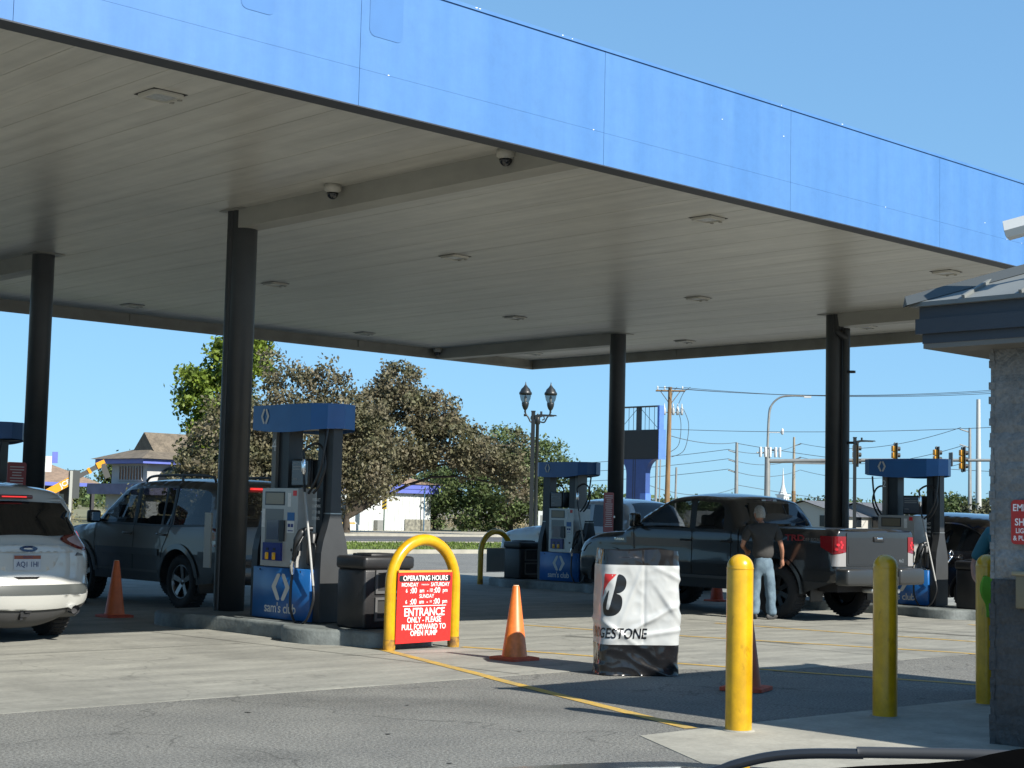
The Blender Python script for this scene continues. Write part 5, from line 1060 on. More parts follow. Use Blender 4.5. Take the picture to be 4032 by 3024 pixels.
def make_man():
    T = thing('person', 'grey-haired man in charcoal tee and blue jeans standing beside the dark pickup', 'person', (20.02, 15.28, zg(20)+.004), R(-38))
    # frame: facing +y, x to his right
    hd = V((-.045, .055, 1.625)); rot = MX.Rotation(R(-8), 3, 'X') @ MX.Rotation(R(10), 3, 'Z')
    shR, shL = (.195, -.0, 1.43), (-.215, .015, 1.41); elR, wrR = (.285, -.015, 1.15), (.335, .10, .925); elL, wrL = (-.31, .07, 1.14), (-.20, .30, 1.06)
    N = [(0, 0, .95, .12, .10), (0, -.005, 1.15, .10, .075), (-.01, .0, 1.34, .10, .07), (-.02, .012, 1.455, .05, .05), (-.035, .035, 1.545, .05, .052),
         (*shR, .042, .042), (.245, -.008, 1.29, .048, .048), (*elR, .040, .040), (.315, .035, 1.06, .040, .038), (*wrR, .027, .024), (*shL, .042, .042), (-.27, .04, 1.27, .046, .046), (*elL, .038, .038), (-.27, .17, 1.11, .038, .036), (*wrL, .026, .024)]
    bm = skin(N, [(0, 1), (1, 2), (2, 3), (3, 4), (2, 5), (5, 6), (6, 7), (7, 8), (8, 9), (2, 10), (10, 11), (11, 12), (12, 13), (13, 14)])
    mb = MB(); mb.bm(bm); head_geo(mb, hd, rot); hand(mb, wrR, (.08, .22, -.95), (-.75, .5, .1), None, -1); hand(mb, wrL, (.4, .8, -.2), (.2, .1, -1), None, 1); mb.build('body', m_skin, T)
    mb = MB(); hair_geo(mb, hd, rot); mb.build('hair', m_hair, T)
    N = [(.0, .0, .90, .195, .14), (0, -.005, 1.08, .178, .126), (0, -.012, 1.26, .180, .122), (-.01, -.008, 1.38, .170, .112), (-.02, .008, 1.485, .075, .074), (.19, -.0, 1.42, .085, .08), (.235, -.008, 1.31, .083, .080), (.258, -.012, 1.205, .080, .078), (-.21, .015, 1.405, .085, .08), (-.26, .035, 1.29, .082, .08), (-.288, .055, 1.205, .078, .076)]
    bm = wob(skin(N, [(0, 1), (1, 2), (2, 3), (3, 4), (3, 5), (5, 6), (6, 7), (3, 8), (8, 9), (9, 10)]), .012, 7); bmesh.ops.bisect_plane(bm, geom=bm.verts[:]+bm.edges[:]+bm.faces[:], plane_co=(0, 0, .905), plane_no=(.06, 0, 1), clear_inner=True)
    mb = MB(); mb.bm(bm); mb.build('tshirt', m_tee, T)
    N = [(0, 0, 1.02, .150, .110), (.005, -.012, .86, .168, .128), (.095, .0, .75, .095, .1), (.12, .0, .48, .084, .088), (.135, -.01, .25, .078, .084), (.15, -.02, .05, .074, .086), (-.09, .01, .75, .095, .1), (-.11, .04, .48, .084, .088), (-.115, .03, .25, .078, .084), (-.12, .02, .05, .074, .086)]
    bm = wob(skin(N, [(0, 1), (1, 2), (2, 3), (3, 4), (4, 5), (1, 6), (6, 7), (7, 8), (8, 9)]), .014, 9, 3); mb = MB(); mb.bm(bm); mb.build('jeans', m_jean, T)
    for x, y, a in ((.16, .03, 50), (-.125, .07, -8)):
        mb = MB(); M_ = MX.Rotation(R(-a), 3, 'Z'); bm = bmesh.new(); bmesh.ops.create_uvsphere(bm, u_segments=18, v_segments=10, radius=1)
        for v in bm.verts: v.co = M_ @ V((v.co.x*(.048+.008*v.co.y), v.co.y*.145, max(-.045, v.co.z*(.052-.02*v.co.y))))+V((x, y, .045))
        mb.bm(bm); mb.build('shoe', m_shoe, T)
make_man()
def make_helper():
    T = thing('person', 'person in teal top mostly hidden behind the kiosk wall, one elbow showing', 'person', (13.0, 7.17, zg(13)+.008), R(112))
    N = [(0, 0, .95, .12, .10), (0, 0, 1.18, .12, .09), (0, 0, 1.38, .11, .09), (0, .01, 1.47, .05, .05), (0, .03, 1.55, .05, .05), (.2, 0, 1.40, .055, .055), (.27, -.03, 1.25, .045, .045), (.33, -.03, 1.13, .04, .04), (.30, .12, 1.02, .036, .034), (.26, .22, .98, .026, .024), (-.2, 0, 1.40, .055, .055), (-.26, -.02, 1.15, .04, .04), (-.24, .14, .98, .026, .024)]
    bm = skin(N, [(0, 1), (1, 2), (2, 3), (3, 4), (2, 5), (5, 6), (6, 7), (7, 8), (8, 9), (2, 10), (10, 11), (11, 12)]); I = MX.Identity(3)
    mb = MB(); mb.bm(bm); head_geo(mb, (0, .045, 1.625), I); hand(mb, (.26, .22, .98), (-.3, .6, -.5), (-.3, 0, -1), None, -1); hand(mb, (-.24, .14, .98), (.3, .6, -.5), (.3, 0, -1), None, 1); mb.build('body', m_skin, T)
    mb = MB(); hair_geo(mb, (0, .045, 1.625), I); mb.build('hair', mat('dark_hair', (.03, .02, .015), .7), T)
    N = [(0, 0, .95, .17, .125), (0, 0, 1.15, .165, .12), (0, 0, 1.37, .16, .105), (0, .01, 1.47, .065, .06), (.19, 0, 1.40, .08, .08), (.27, -.03, 1.25, .07, .07), (.325, -.03, 1.15, .065, .065), (-.19, 0, 1.40, .08, .08), (-.25, -.02, 1.18, .07, .07)]
    mb = MB(); mb.bm(wob(skin(N, [(0, 1), (1, 2), (2, 3), (2, 4), (4, 5), (5, 6), (2, 7), (7, 8)]), .01, 7)); mb.build('top', mat('teal_cotton', (.02, .11, .14), .85), T)
    N = [(0, 0, .95, .15, .11), (0, -.01, .84, .16, .12), (.1, 0, .7, .09, .095), (.11, 0, .4, .07, .07), (.12, 0, .07, .055, .06), (-.1, 0, .7, .09, .095), (-.11, .02, .4, .07, .07), (-.12, 0, .07, .055, .06)]
    mb = MB(); mb.bm(wob(skin(N, [(0, 1), (1, 2), (2, 3), (3, 4), (1, 5), (5, 6), (6, 7)]), .01, 8)); mb.build('trousers', mat('dark_trousers', (.02, .022, .03), .9), T)
    for x in (.12, -.12):
        mb = MB(); bm = bmesh.new(); bmesh.ops.create_uvsphere(bm, u_segments=14, v_segments=8, radius=1)
        for v in bm.verts: v.co = V((v.co.x*.045+x, v.co.y*.135+.05, max(-.04, v.co.z*.05)+.04))
        mb.bm(bm); mb.build('shoe', m_shoe, T)
    C = thing('cleaning_cloth', 'bright lime green cloth hanging against the bollard beside the kiosk wall', 'cloth', (11.945, 6.79, .86))
    mb = MB(); n = 14
    mb.add([(.10*cos(2*pi*k/n)*(.35+.65*sin(pi*min(1, j/5+.15)))*(1+.25*sin(3*k)), .08*sin(2*pi*k/n)*(.35+.65*sin(pi*min(1, j/5+.15)))*(1+.2*cos(2*k)), .20-.055*j+.01*sin(k*2)) for j in range(7) for k in range(n)], [(k+j*n, (k+1) % n+j*n, (k+1) % n+(j+1)*n, k+(j+1)*n) for j in range(6) for k in range(n)], True); mb.build('cloth', mat('lime_cloth', (.16, .42, .03), .8, trans=.2), C)
make_helper()
# ------------------------------------------------------------------ beyond the forecourt: lamps, signs, road furniture
GZ = -.13
m_pole = mat('black_pole_paint', (.012, .014, .014), .4); m_galv = mat('galvanised_steel', (.30, .30, .28), .45, .5, var=.1, vs=3); m_wood = mat('weathered_pole_wood', (.20, .125, .06), .9, var=.35, vs=2, stretch=(6, 6, .4)); m_wire = mat('power_cable', (.06, .065, .07), .6)
m_lampglass = glassmat('lamp_globe_glass', (.8, .82, .82), .6, .15)
def lamp_arm(name, lab, x, y, h, ang, L=1.0, grp=None):
    T = thing(name, lab, 'lamp post', (x, y, GZ), R(ang), grp)
    mb = MB(); mb.box((-.085, -.085, 0), (.085, .085, h)); mb.box((-.10, -.10, h), (.10, .10, h+.05)); mb.box((-.2, -.2, 0), (.2, .2, .25)); mb.build('pole', m_pole, T)
    mb = MB(); mb.prism([(.08, h-.14), (.3, h-.10), (L, h-.12), (L+.05, h-.16), (.3, h-.20), (.08, h-.30)], (-.13, .13), lambda a, b, t: (a, t, b)); mb.tube([(.35, 0, h-.1), (.35, 0, h+.03)], .05, 8); hd = mb.build('lamp_head', m_pole, T)
    mb = MB(); mb.box((L-.35, -.1, h-.192), (L-.08, .1, h-.165)); mb.build('lamp_lens', m_lens, hd); return T
lamp_arm('lamp_post', 'black square lamp post with short flat arm in front of the twin-globe lamp', 48.9, 50.0, 6.05, -45.5)
lamp_arm('lamp_post', 'black square lamp post with short flat arm behind the number 2 pump', 69.5, 47.2, 5.85, -52)
lamp_arm('lamp_post', 'lamp post at the left edge, only its flat head showing past the far column', 17.2, 43.0, 5.35, -40, 2.6)
T = thing('street_lamp', 'black twin-globe acorn street lamp on the verge', 'street lamp', (50.5, 51.35, GZ), R(-44))
mb = MB(); mb.lathe([(.22, 0), (.2, .3), (.14, .5), (.10, .8), (.085, 1.2), (.075, 5.6), (.12, 5.65), (.12, 5.9), (.05, 6.05), (.0, 6.15)], n=18); mb.build('pole', m_pole, T)
for s in (-1, 1):
    mb = MB(); mb.tube(smoothpath([(s*.08, 0, 5.75), (s*.3, 0, 5.72), (s*.42, 0, 5.92), (s*.55, 0, 6.1), (s*.575, 0, 6.2)], 6), .035, 8); mb.tube(smoothpath([(s*.1, 0, 5.95), (s*.26, 0, 6.0), (s*.3, 0, 5.86), (s*.2, 0, 5.82)], 5), .028, 8); mb.tube([(s*.575-.06, 0, 6.03), (s*.575+.06, 0, 6.03)], .06, 10); ar = mb.build('bracket_arm', m_pole, T)
    mb = MB(); mb.lathe([(.05, 6.15), (.04, 6.25), (.10, 6.32), (.15, 6.45), (.17, 6.58), (.15, 6.62), (.12, 6.62)], (s*.575, 0, 0), 18); mb.build('lamp_base', m_pole, ar)
    mb = MB(); mb.lathe([(.15, 6.60), (.22, 6.75), (.255, 6.90), (.26, 6.98)], (s*.575, 0, 0), 20); mb.build('globe', m_lampglass, ar)
    mb = MB(); mb.lathe([(.03, 6.62), (.055, 6.68), (.06, 6.85), (.03, 6.92), (0, 6.93)], (s*.575, 0, 0), 10); mb.build('bulb', m_white, ar)
    mb = MB(); mb.lathe([(.26, 6.96), (.29, 6.97), (.29, 7.06), (.24, 7.12), (.20, 7.22), (.10, 7.32), (.035, 7.42), (.02, 7.5), (0, 7.58)], (s*.575, 0, 0), 20); mb.build('cap', m_pole, ar)
# blue pylon sign, face removed from its upper frame
m_pyl = mat('pylon_blue', (.085, .18, .50), .45, var=.08, vs=2); m_pyl2 = mat('pylon_blue_post', (.035, .075, .23), .5, var=.1, vs=2)
T = thing('pylon_sign', 'tall blue pylon sign with blank black panel and an empty open frame on top', 'sign', (87.25, 78.1, GZ), 0)
mb = MB(); mb.box((-.25, -2.2, 5.72), (.45, 2.2, 7.78)); mb.build('blank_panel', mat('pylon_black', (.012, .012, .012), .5), T)
for y in (-1, 1):
    mb = MB(); mb.box((-.28, min(y*2.2, y*2.24), 5.68), (.50, max(y*2.2, y*2.24), 7.85)); mb.box((-.2, min(y*2.0, y*2.2), 7.85), (.3, max(y*2.0, y*2.2), 9.6)); mb.build('edge_cover', m_pyl, T)
mb = MB(); mb.box((-.2, -2.0, 9.52), (.3, 2.0, 9.6)); mb.box((-.2, -2.2, 7.78), (.3, 2.2, 7.85)); mb.box((-.1, -.14, 7.8), (.2, .14, 9.55))
for y in (-1.5, -1.0, -.6, .55, 1.0, 1.5): mb.tube([(.05, y, 7.8), (.05, y, 9.55)], .022, 6)
mb.tube([(.05, -1.9, 7.9), (.05, -.2, 9.4)], .018, 6); mb.tube([(.05, 1.9, 7.9), (.05, .2, 9.4)], .018, 6); mb.build('open_frame', mat('frame_dark', (.04, .045, .05), .5), T)
mb = MB(); P = [(-.95, 0), (.95, 0), (.95, 4.6)]+[(.95+.95*(1-cos(R(a))), 4.6+1.1*sin(R(a))) for a in range(15, 91, 15)]+[(-.95-.95*(1-cos(R(a))), 4.6+1.1*sin(R(a))) for a in range(90, 14, -15)]+[(-.95, 4.6)]
mb.prism(P, (-.2, .3), lambda a, b, t: (t, a, b)); mb.build('pylon_post', m_pyl2, T)
mb = MB(); mb.box((-.23, -1.0, .0), (-.2, -.45, 3.2)); mb.box((-.2, -1.0, 0), (.35, -.955, 3.2)); mb.build('post_cover', m_pyl, T)
mb = MB()
for y in (.05, .25): mb.box((-.21, y, 0), (-.2, y+.06, 5.7))
mb.build('post_groove', m_pole, T)
# utility pole with transformers
T = thing('utility_pole', 'leaning brown wooden utility pole with crossarm, insulators and conduit', 'utility pole', (94.6, 81.6, GZ))
mb = MB(); mb.tube([(0, 0, 0), (.12, -.08, 11.7)], [.22, .15], 12); mb.build('pole', m_wood, T)
u = V((.62, -.78, 0)); c0 = V((.12, -.1, 11.4)); mb = MB(); mb.tube([c0-u*1.15, c0+u*1.15], .085, 4); mb.tube([c0-u*.8, c0+V((0, 0, -1.1))], .03, 5); mb.tube([c0+u*.8, c0+V((0, 0, -1.1))], .03, 5); mb.build('crossarm', m_wood, T)
for k in (-1.0, -.45, .95):
    mb = MB(); mb.lathe([(.03, 0), (.075, .08), (.05, .14), (.075, .2), (.03, .28), (0, .3)], c0+u*k+V((0, 0, .08)), 10); mb.build('insulator', m_white, T)
for k in (-.42, .28, .62, .95):
    mb = MB(); p = V((.1, -.08, 9.8))+u*k; mb.lathe([(0, -.3), (.10, -.3), (.12, -.1), (.12, .2), (.06, .32), (.03, .6), (0, .62)], p, 10); mb.build('cutout', mat('porcelain_grey', (.36, .38, .38), .4), T)
mb = MB(); mb.tube([V((.1, -.08, 9.7))-u*.5, V((.1, -.08, 9.7))+u*1.0], .05, 4); mb.build('equipment_arm', m_galv, T)
for k, r in ((-.9, .10), (-.62, .05), (.62, .08)):
    mb = MB(); p = u*k; mb.tube([p, p+V((.1, -.05, 7.8 if k < 0 else 5.4))], r, 8); mb.build('conduit', m_galv, T)
for pts in ([(.9, .5), (1.5, -1.0), (1.2, -3.0), (.2, -3.6)], [(.6, .3), (.9, -1.0), (.75, -2.6), (.1, -3.2)], [(-.4, .2), (-.7, -1.5), (-1.3, -2.4), (-1.9, -2.7)], [(.55, 1.9), (.2, 1.4), (.1, .6)], [(1.6, 1.9), (1.1, 1.5), (.7, .6)]):
    mb = MB(); mb.tube(smoothpath([V((.1, -.08, 9.8))+u*a+V((0, 0, b)) for a, b in pts], 6), .025, 5); mb.build('drop_cable', m_wire, T)
# steel transmission poles
def steel_pole(x, y, h, lab, m, arms, sgn, wood=None, r=.2):
    T = thing('transmission_pole', lab, 'utility pole', (x, y, GZ)); mb = MB(); z0 = wood or 0
    mb.tube([(0, 0, z0), (0, 0, h)], [r, r*.6], 10); mb.build('pole', m, T)
    if wood: mb = MB(); mb.tube([(0, 0, 0), (0, 0, wood)], r*1.15, 10); mb.build('pole_base', m_wood, T)
    for z in arms:
        mb = MB(); mb.tube([(0, 0, z), (.55*sgn, -.7*sgn, z+.28)], .06, 6); mb.build('standoff_arm', m_galv, T)
    return T
u2 = .62; steel_pole(133.4, 105.4, 9.5, 'pale steel pole with three side arms left of the traffic signal mast', m_galv, (8.4, 7.4, 6.3), -1, r=.26)
steel_pole(161.2, 118.4, 11.7, 'thin tan pole with brown lower half right of the white steeple', mat('tan_pole', (.26, .23, .18), .7), (10.6, 8.9), 1, 5.0, .22); steel_pole(129.5, 75.6, 10.2, 'slimmer grey pole with side arms near the kiosk wall', m_galv, (9.8, 8.4, 7.1), -1); steel_pole(131, 75.6, 12.9, 'taller thick pale pole beside the slimmer one near the kiosk', mat('pale_pole', (.40, .41, .39), .5), (), 1, r=.3)
def wire(lab, a, b, sag, r=.022):
    A, B_ = V(a), V(b); mb = MB(); mb.tube([A.lerp(B_, t/24)-V((0, 0, sag*4*(t/24)*(1-t/24))) for t in range(25)], r, 5); return tag(mb.build('power_line', m_wire), lab, 'cable', 'overhead lines')
xa = V((94.72, 81.5, 11.6))
for k, (e, lab) in enumerate(((-1.0, 'top overhead line from the far end of the pole crossarm'), (-.45, 'top overhead line from the crossarm middle'), (.95, 'top overhead line from the near end of the pole crossarm'))): wire(lab, xa+u*e-V((0, 0, .05)), (104.9, 47.2-.6*k, 11.75-.12*k), 1.0, .02)
wire('single overhead line below the transformers running right', (94.7, 81.5, 8.25), (104.9, 47.2, 8.9), .55, .022); wire('slack telephone line dropping right from the wooden pole', (94.7, 81.5, 7.75), (133.4, 105.4, 9.4), .35, .028); wire('telephone line continuing behind the traffic signals', (133.4, 105.4, 9.3), (150, 60, 7.0), 1.5, .03)
for i, (z, zz) in enumerate(((8.65, 10.9), (7.65, 9.2), (6.55, 7.6))):
    nm = ('upper', 'middle', 'lower')[i]; wire('%s far line left of the pale steel pole' % nm, (132.85, 106.1, z), (128, 147, z-1.3), .8, .028)
    wire('%s far line right of the pale steel pole' % nm, (132.85, 106.1, z), (161.7, 117.8, zz-.1), .8, .028); wire('%s far line behind the blue pump valance' % nm, (161.7, 117.8, zz-.1), (129.0, 76.2, zz-.8), 1.2, .028)
wire('low sagging line near the horizon by the brown pole', (95, 84, 3.9), (133.4, 105.4, 4.6), .8, .025); wire('low sagging line near the horizon by the steeple', (133.4, 105.4, 4.9), (190, 100, 2.6), .8, .028)
# traffic signal mast
T = thing('signal_mast', 'tall grey traffic signal pole with curved street light and antenna cluster', 'traffic signal pole', (100.3, 76.2, GZ))
mb = MB(); mb.tube([(0, 0, 0), (0, 0, 7.0)], [.27, .21], 14); mb.tube(smoothpath([(0, 0, 7.0), (.05, -.05, 9.4), (.15, -.2, 10.4), (.5, -.75, 11.05), (1.0, -1.5, 11.2), (1.75, -2.2, 11.2)], 6), [.10]*12+[.075]*19, 10); mb.build('pole', m_galv, T)
mb = MB(); mb.cbox((1.9, -2.4, 11.13), (.30, .55, .14), R(38)); mb.build('lamp_head', m_white, T)
mb = MB(); mb.tube([(0, 0, 6.05), (4.5, -6.8, 6.25), (10.4, -16.2, 6.4)], [.17, .14, .10], 12); mb.build('mast_arm', m_galv, T)
mb = MB(); mb.cbox((2.0, -3.05, 5.93), (.2, 3.2, .13), R(33.5)); mb.build('street_name_board', m_galv, T)
for i, a in enumerate((-.62, -.3, .0, .35, .62)):
    mb = MB(); mb.bbox((a-.09, -.25-.75*a-.09, 6.35), (a+.09, -.25-.75*a+.09, 7.15), .04); mb.build('antenna_panel', m_white, T)
mb = MB(); mb.tube([(0, 0, 6.7), (-.8, .45, 6.7)], .05, 6); mb.tube([(0, 0, 6.9), (.5, -.3, 6.9)], .05, 6); mb.build('antenna_bracket', m_galv, T)
mb = MB(); mb.tube([(.02, -.02, 8.3), (.6, -.8, 8.3)], .03, 6); mb.lathe([(0, -.28), (.10, -.22), (.13, 0), (.08, .2), (0, .26)], (.68, -.9, 8.4), 10); mb.build('traffic_camera', m_white, T)
m_sig = mat('signal_amber_housing', (.62, .27, .02), .45); m_sigb = mat('signal_backplate', (.02, .02, .018), .6)
sg0 = None
for (x, y, z), lab in (((102.6, 69.4, 6.45), 'amber traffic signal head just right of the right-hand column'), ((104.2, 67.0, 6.45), 'amber traffic signal head above the middle of the number 2 pump'), ((105.8, 64.4, 6.2), 'amber traffic signal head at the right end of the blue pump valance'), ((106.8, 62.8, 6.2), 'amber traffic signal head furthest right, beside the grey panels')):
    x -= .15; 
    if sg0 is None:
        sg0 = thing('traffic_signal', lab, 'traffic signal', (x, y, z), R(-38), 'traffic signal heads on the mast arm')
        mb = MB(); mb.box((-.02, -.32, -.72), (.02, .32, .72)); mb.build('backplate', m_sigb, sg0); mb = MB()
        for k in (-1, 0, 1): mb.bbox((-.22, -.17, k*.38-.17), (-.02, .17, k*.38+.17), .03); 
        mb.box((-.12, -.14, -.55), (-.021, .14, .55)); mb.build('housing', m_sig, sg0)
        for k in (-1, 0, 1): mb = MB(); mb.tube([(.02, 0, k*.38), (.25, 0, k*.38)], .13, 12, False); mb.build('visor', m_sigb, sg0)
        mb = MB(); mb.tube([(-.05, 0, -.75), (-.05, 0, .75)], .04, 6); mb.build('bracket', m_galv, sg0); sg0.scale = (1.3, 1.3, 1.3)
    else: c = copy_tree(sg0); c.location = (x, y, z); c['label'] = lab
for (x, y, z), lab in (((106.3, 63.65, 6.2), 'grey back of a road sign hanging between two signal heads'), ((108.3, 60.4, 6.2), 'grey back of a road sign on the mast arm touching the kiosk wall')):
    T = thing('road_sign', lab, 'road sign', (x, y, z), R(-38), 'sign backs on the mast arm'); mb = MB(); mb.prism(rrect(-.40, -.52, .40, .52, .06), (-.015, .015), lambda a, b, t: (t, a, b)); mb.build('sign_back', mat('aluminium_sign_back', (.13, .135, .135), .5, .4), T); mb = MB(); mb.tube([(-.03, 0, -.5), (-.03, 0, .5)], .035, 6); mb.build('bracket', m_galv, T)
# verge signs
T = thing('keep_right_sign', 'white keep-right arrow sign above a black and yellow striped marker', 'road sign', (72.6, 89.4, GZ), R(-43))
mb = MB(); mb.tube([(0, .03, 0), (0, .03, 3.75)], .045, 8); mb.build('post', mat('green_post', (.03, .07, .05), .5), T)
mb = MB(); mb.prism(rrect(-.30, 2.78, .30, 3.78, .06), (-.01, .01), lambda a, b, t: (a, t, b)); q = mb.build('sign_face', mat('sign_face_white', (.30, .31, .31), .5), T)
mb = MB(); Pq = [(-.16, 2.95), (-.16, 3.55), (-.24, 3.52), (-.24, 2.95)]; mb.prism([(-.25, 3.25), (-.13, 3.05), (-.02, 3.25), (-.08, 3.25), (-.08, 3.6), (-.19, 3.6), (-.19, 3.25)], (-.014, -.011), lambda a, b, t: (a, t, b))
mb.prism([(-.02, 2.9), (.06, 2.9), (.06, 3.05), (.17, 3.2), (.17, 3.45), (.23, 3.45), (.13, 3.68), (.03, 3.45), (.09, 3.45), (.09, 3.25), (-.02, 3.1)], (-.014, -.011), lambda a, b, t: (a, t, b)); mb.build('arrow', m_pole, q)
mb = MB(); mb.box((-.17, -.01, 1.6), (.17, .01, 2.7)); q = mb.build('marker_board', mat('marker_yellow', (.40, .27, .02), .5), T); mb = MB()
for k in range(4): z = 1.6+.27*k; mb.prism([(-.17, z), (.17, z+.2), (.17, z+.33), (-.17, z+.13)] if k < 3 else [(-.17, 2.41), (.17, 2.61), (.17, 2.7), (-.02, 2.7), (-.17, 2.55)], (-.014, -.011), lambda a, b, t: (a, t, b))
mb.build('marker_stripe', m_pole, q)
T = thing('sign_post', 'pale square post with the dark back of a sign near the white crossover', 'road sign', (33.06, 61.7-10.0, GZ), R(-30)); T.location = (28.4, 53.1, GZ)
mb = MB(); mb.box((-.05, -.05, 0), (.05, .05, 2.75)); mb.build('post', mat('pale_post', (.32, .32, .29), .6), T); mb = MB(); mb.box((.0, .052, 1.75), (.30, .075, 2.78)); mb.box((-.1, .052, 1.75), (.0, .075, 2.78)); mb.build('sign_back', mat('dark_sign_back', (.05, .055, .055), .6), T)
T = thing('utility_box', 'small white box sign on the verge under the street lamp', 'sign', (53.0, 53.0, GZ), R(-44)); mb = MB(); mb.box((-.5, -.04, .85), (.5, .04, 1.7)); mb.build('board', m_white, T); mb = MB(); mb.box((-.4, -.045, 1.0), (-.1, -.041, 1.5)); mb.box((.0, -.045, 1.2), (.4, -.041, 1.35)); mb.build('print', m_galv, T); mb = MB(); mb.box((-.42, -.03, 0), (-.36, .03, .9)); mb.box((.36, -.03, 0), (.42, .03, .9)); mb.build('leg', m_galv, T)
# ------------------------------------------------------------------ buildings across the road
m_wm = mat('white_metal_siding', (.50, .52, .51), .5, var=.06, vs=1); m_bt = mat('violet_blue_trim', (.10, .13, .42), .5, var=.1, vs=1); m_tan = mat('tan_shingle', (.24, .165, .11), .9, var=.25, vs=2, v2=.2, vs2=8); m_brown = mat('brown_shingle', (.13, .105, .075), .9, var=.3, vs=2, v2=.2, vs2=8); m_win = mat('far_window', (.012, .016, .02), .1)
def ribs(mb, a, b, y, z0, z1, st, d=.04):
    x = a
    while x < b: mb.box((x, y-d, z0), (x+.07, y, z1)); x += st
B1 = thing('white_building', 'white ribbed metal building with blue eaves across the road', 'building', (0, 0, 0))
mb = MB(); mb.box((73.9, 93.1, GZ), (80.2, 103, 3.05)); mb.box((66.2, 92.3, GZ), (73.9, 103, 3.75)); ribs(mb, 66.3, 73.9, 92.3, 2.4, 3.75, .36); ribs(mb, 66.3, 69.3, 92.3, GZ, 2.4, .36); ribs(mb, 71.7, 73.9, 92.3, GZ, 2.4, .36); ribs(mb, 74.1, 80.2, 93.1, GZ, 3.05, .36); mb.build('wall', m_wm, B1)
mb = MB(); mb.box((73.9, 92.7, 3.05), (81.3, 93.2, 3.42)); mb.box((80.2, 93.2, 3.05), (81.3, 103.3, 3.42)); mb.box((73.9, 92.75, 2.72), (81.0, 92.85, 3.05)); mb.build('blue_eave', m_bt, B1)
mb = MB(); mb.add([(73.5, 92.6, 3.42), (81.5, 92.6, 3.42), (81.5, 103.5, 3.42), (73.5, 103.5, 3.42), (77.0, 98, 4.6), (76.0, 98, 4.6)], [(0, 1, 4, 5), (1, 2, 4), (2, 3, 5, 4), (3, 0, 5)]); mb.add([(64, 97, 3.75), (74, 97, 3.75), (74, 106, 3.75), (64, 106, 3.75), (72, 101, 5.2), (66, 101, 5.2)], [(0, 1, 4, 5), (1, 2, 4), (2, 3, 5, 4), (3, 0, 5)]); mb.build('roof', m_tan, B1)
mb = MB(); mb.box((69.4, 92.25, GZ), (71.6, 92.29, 2.1)); mb.build('doorway', m_win, B1); mb = MB(); mb.box((69.25, 92.2, GZ), (69.4, 92.3, 2.25)); mb.box((71.6, 92.2, GZ), (71.8, 92.3, 2.25)); mb.box((69.25, 92.2, 2.1), (71.8, 92.3, 2.25)); mb.build('door_frame', m_wm, B1)
mb = MB(); mb.prism([(69.6, 2.75), (71.3, 2.75), (70.95, 3.1), (69.9, 3.1)], (91.75, 92.25), lambda a, b, t: (a, t, b)); mb.build('awning', m_bt, B1); mb = MB(); mb.box((69.6, 91.2, .35), (71.4, 91.35, .48)); mb.build('barrier_rail', m_line, B1)
mb = MB(); mb.box((77.6, 93.0, GZ), (80.1, 93.055, .75)); mb.build('stone_base', mat('river_stone', (.26, .25, .2), .9, var=.6, vs=4, c2=(.08, .08, .07)), B1)
mb = MB(); mb.box((74.6, 92.6, GZ), (75.2, 93.05, .65)); mb.build('meter_box', m_galv, B1); mb = MB(); mb.tube([(79.2, 92.7, GZ), (79.2, 92.7, 3.05)], .05, 6); mb.build('downpipe', mat('blue_pipe', (.05, .12, .2), .5), B1)
B2 = thing('two_storey_building', 'two-storey pale building with blue eaves, brown roof and arched window', 'building')
m_lil = mat('lilac_grey_wall', (.26, .25, .29), .8, var=.1, vs=1); m_plaster = mat('pale_plaster', (.38, .375, .365), .8, var=.1, vs=1); m_par = mat('lilac_parapet', (.16, .15, .22), .8, var=.2, vs=1)
mb = MB(); mb.box((67.8, 116.7, 3.6), (82, 122.5, 5.45)); mb.box((67.6, 116.4, GZ), (82, 123, 3.0)); mb.build('wall', m_plaster, B2)
mb = MB(); mb.box((66.6, 115.7, 2.75), (83, 124.5, 3.65)); mb.build('parapet', m_par, B2); mb = MB(); mb.box((69.7, 115.62, 2.7), (83, 115.7, 3.7)); mb.build('parapet_sign', m_bt, B2)
mb = MB(); mb.box((66.9, 115.9, 5.35), (83, 123.8, 5.75)); mb.build('eave', m_bt, B2)
mb = MB(); mb.add([(66.6, 115.6, 5.75), (83, 115.6, 5.75), (83, 124.2, 5.75), (66.6, 124.2, 5.75), (80, 119.9, 7.1), (70.5, 119.9, 7.1)], [(0, 1, 4, 5), (1, 2, 4), (2, 3, 5, 4), (3, 0, 5)]); mb.add([(69.0, 117.5, 6.2), (69.0, 121.5, 6.2), (69.0, 119.5, 8.1), (80, 117.5, 6.2), (80, 121.5, 6.2), (80, 119.5, 8.1)], [(0, 1, 2), (0, 2, 5, 3), (1, 4, 5, 2)]); mb.build('roof', m_brown, B2)
mb = MB(); mb.box((67.74, 117.4, 4.0), (67.79, 121.2, 5.15)); q = mb.build('window', m_win, B2); mb = MB()
for k in range(9): mb.box((67.70, 117.4+k*.46, 4.0), (67.74, 117.5+k*.46, 5.15))
mb.box((67.68, 117.3, 3.92), (67.78, 121.3, 4.0)); mb.build('window_bars', m_plaster, q)
mb = MB(); mb.prism([(68.8, 3.75), (71.6, 3.75)]+[(70.2+1.4*cos(R(a)), 3.9+1.25*sin(R(a))) for a in range(0, 181, 12)], (116.62, 116.68), lambda a, b, t: (a, t, b)); mb.build('arched_window', m_win, B2)
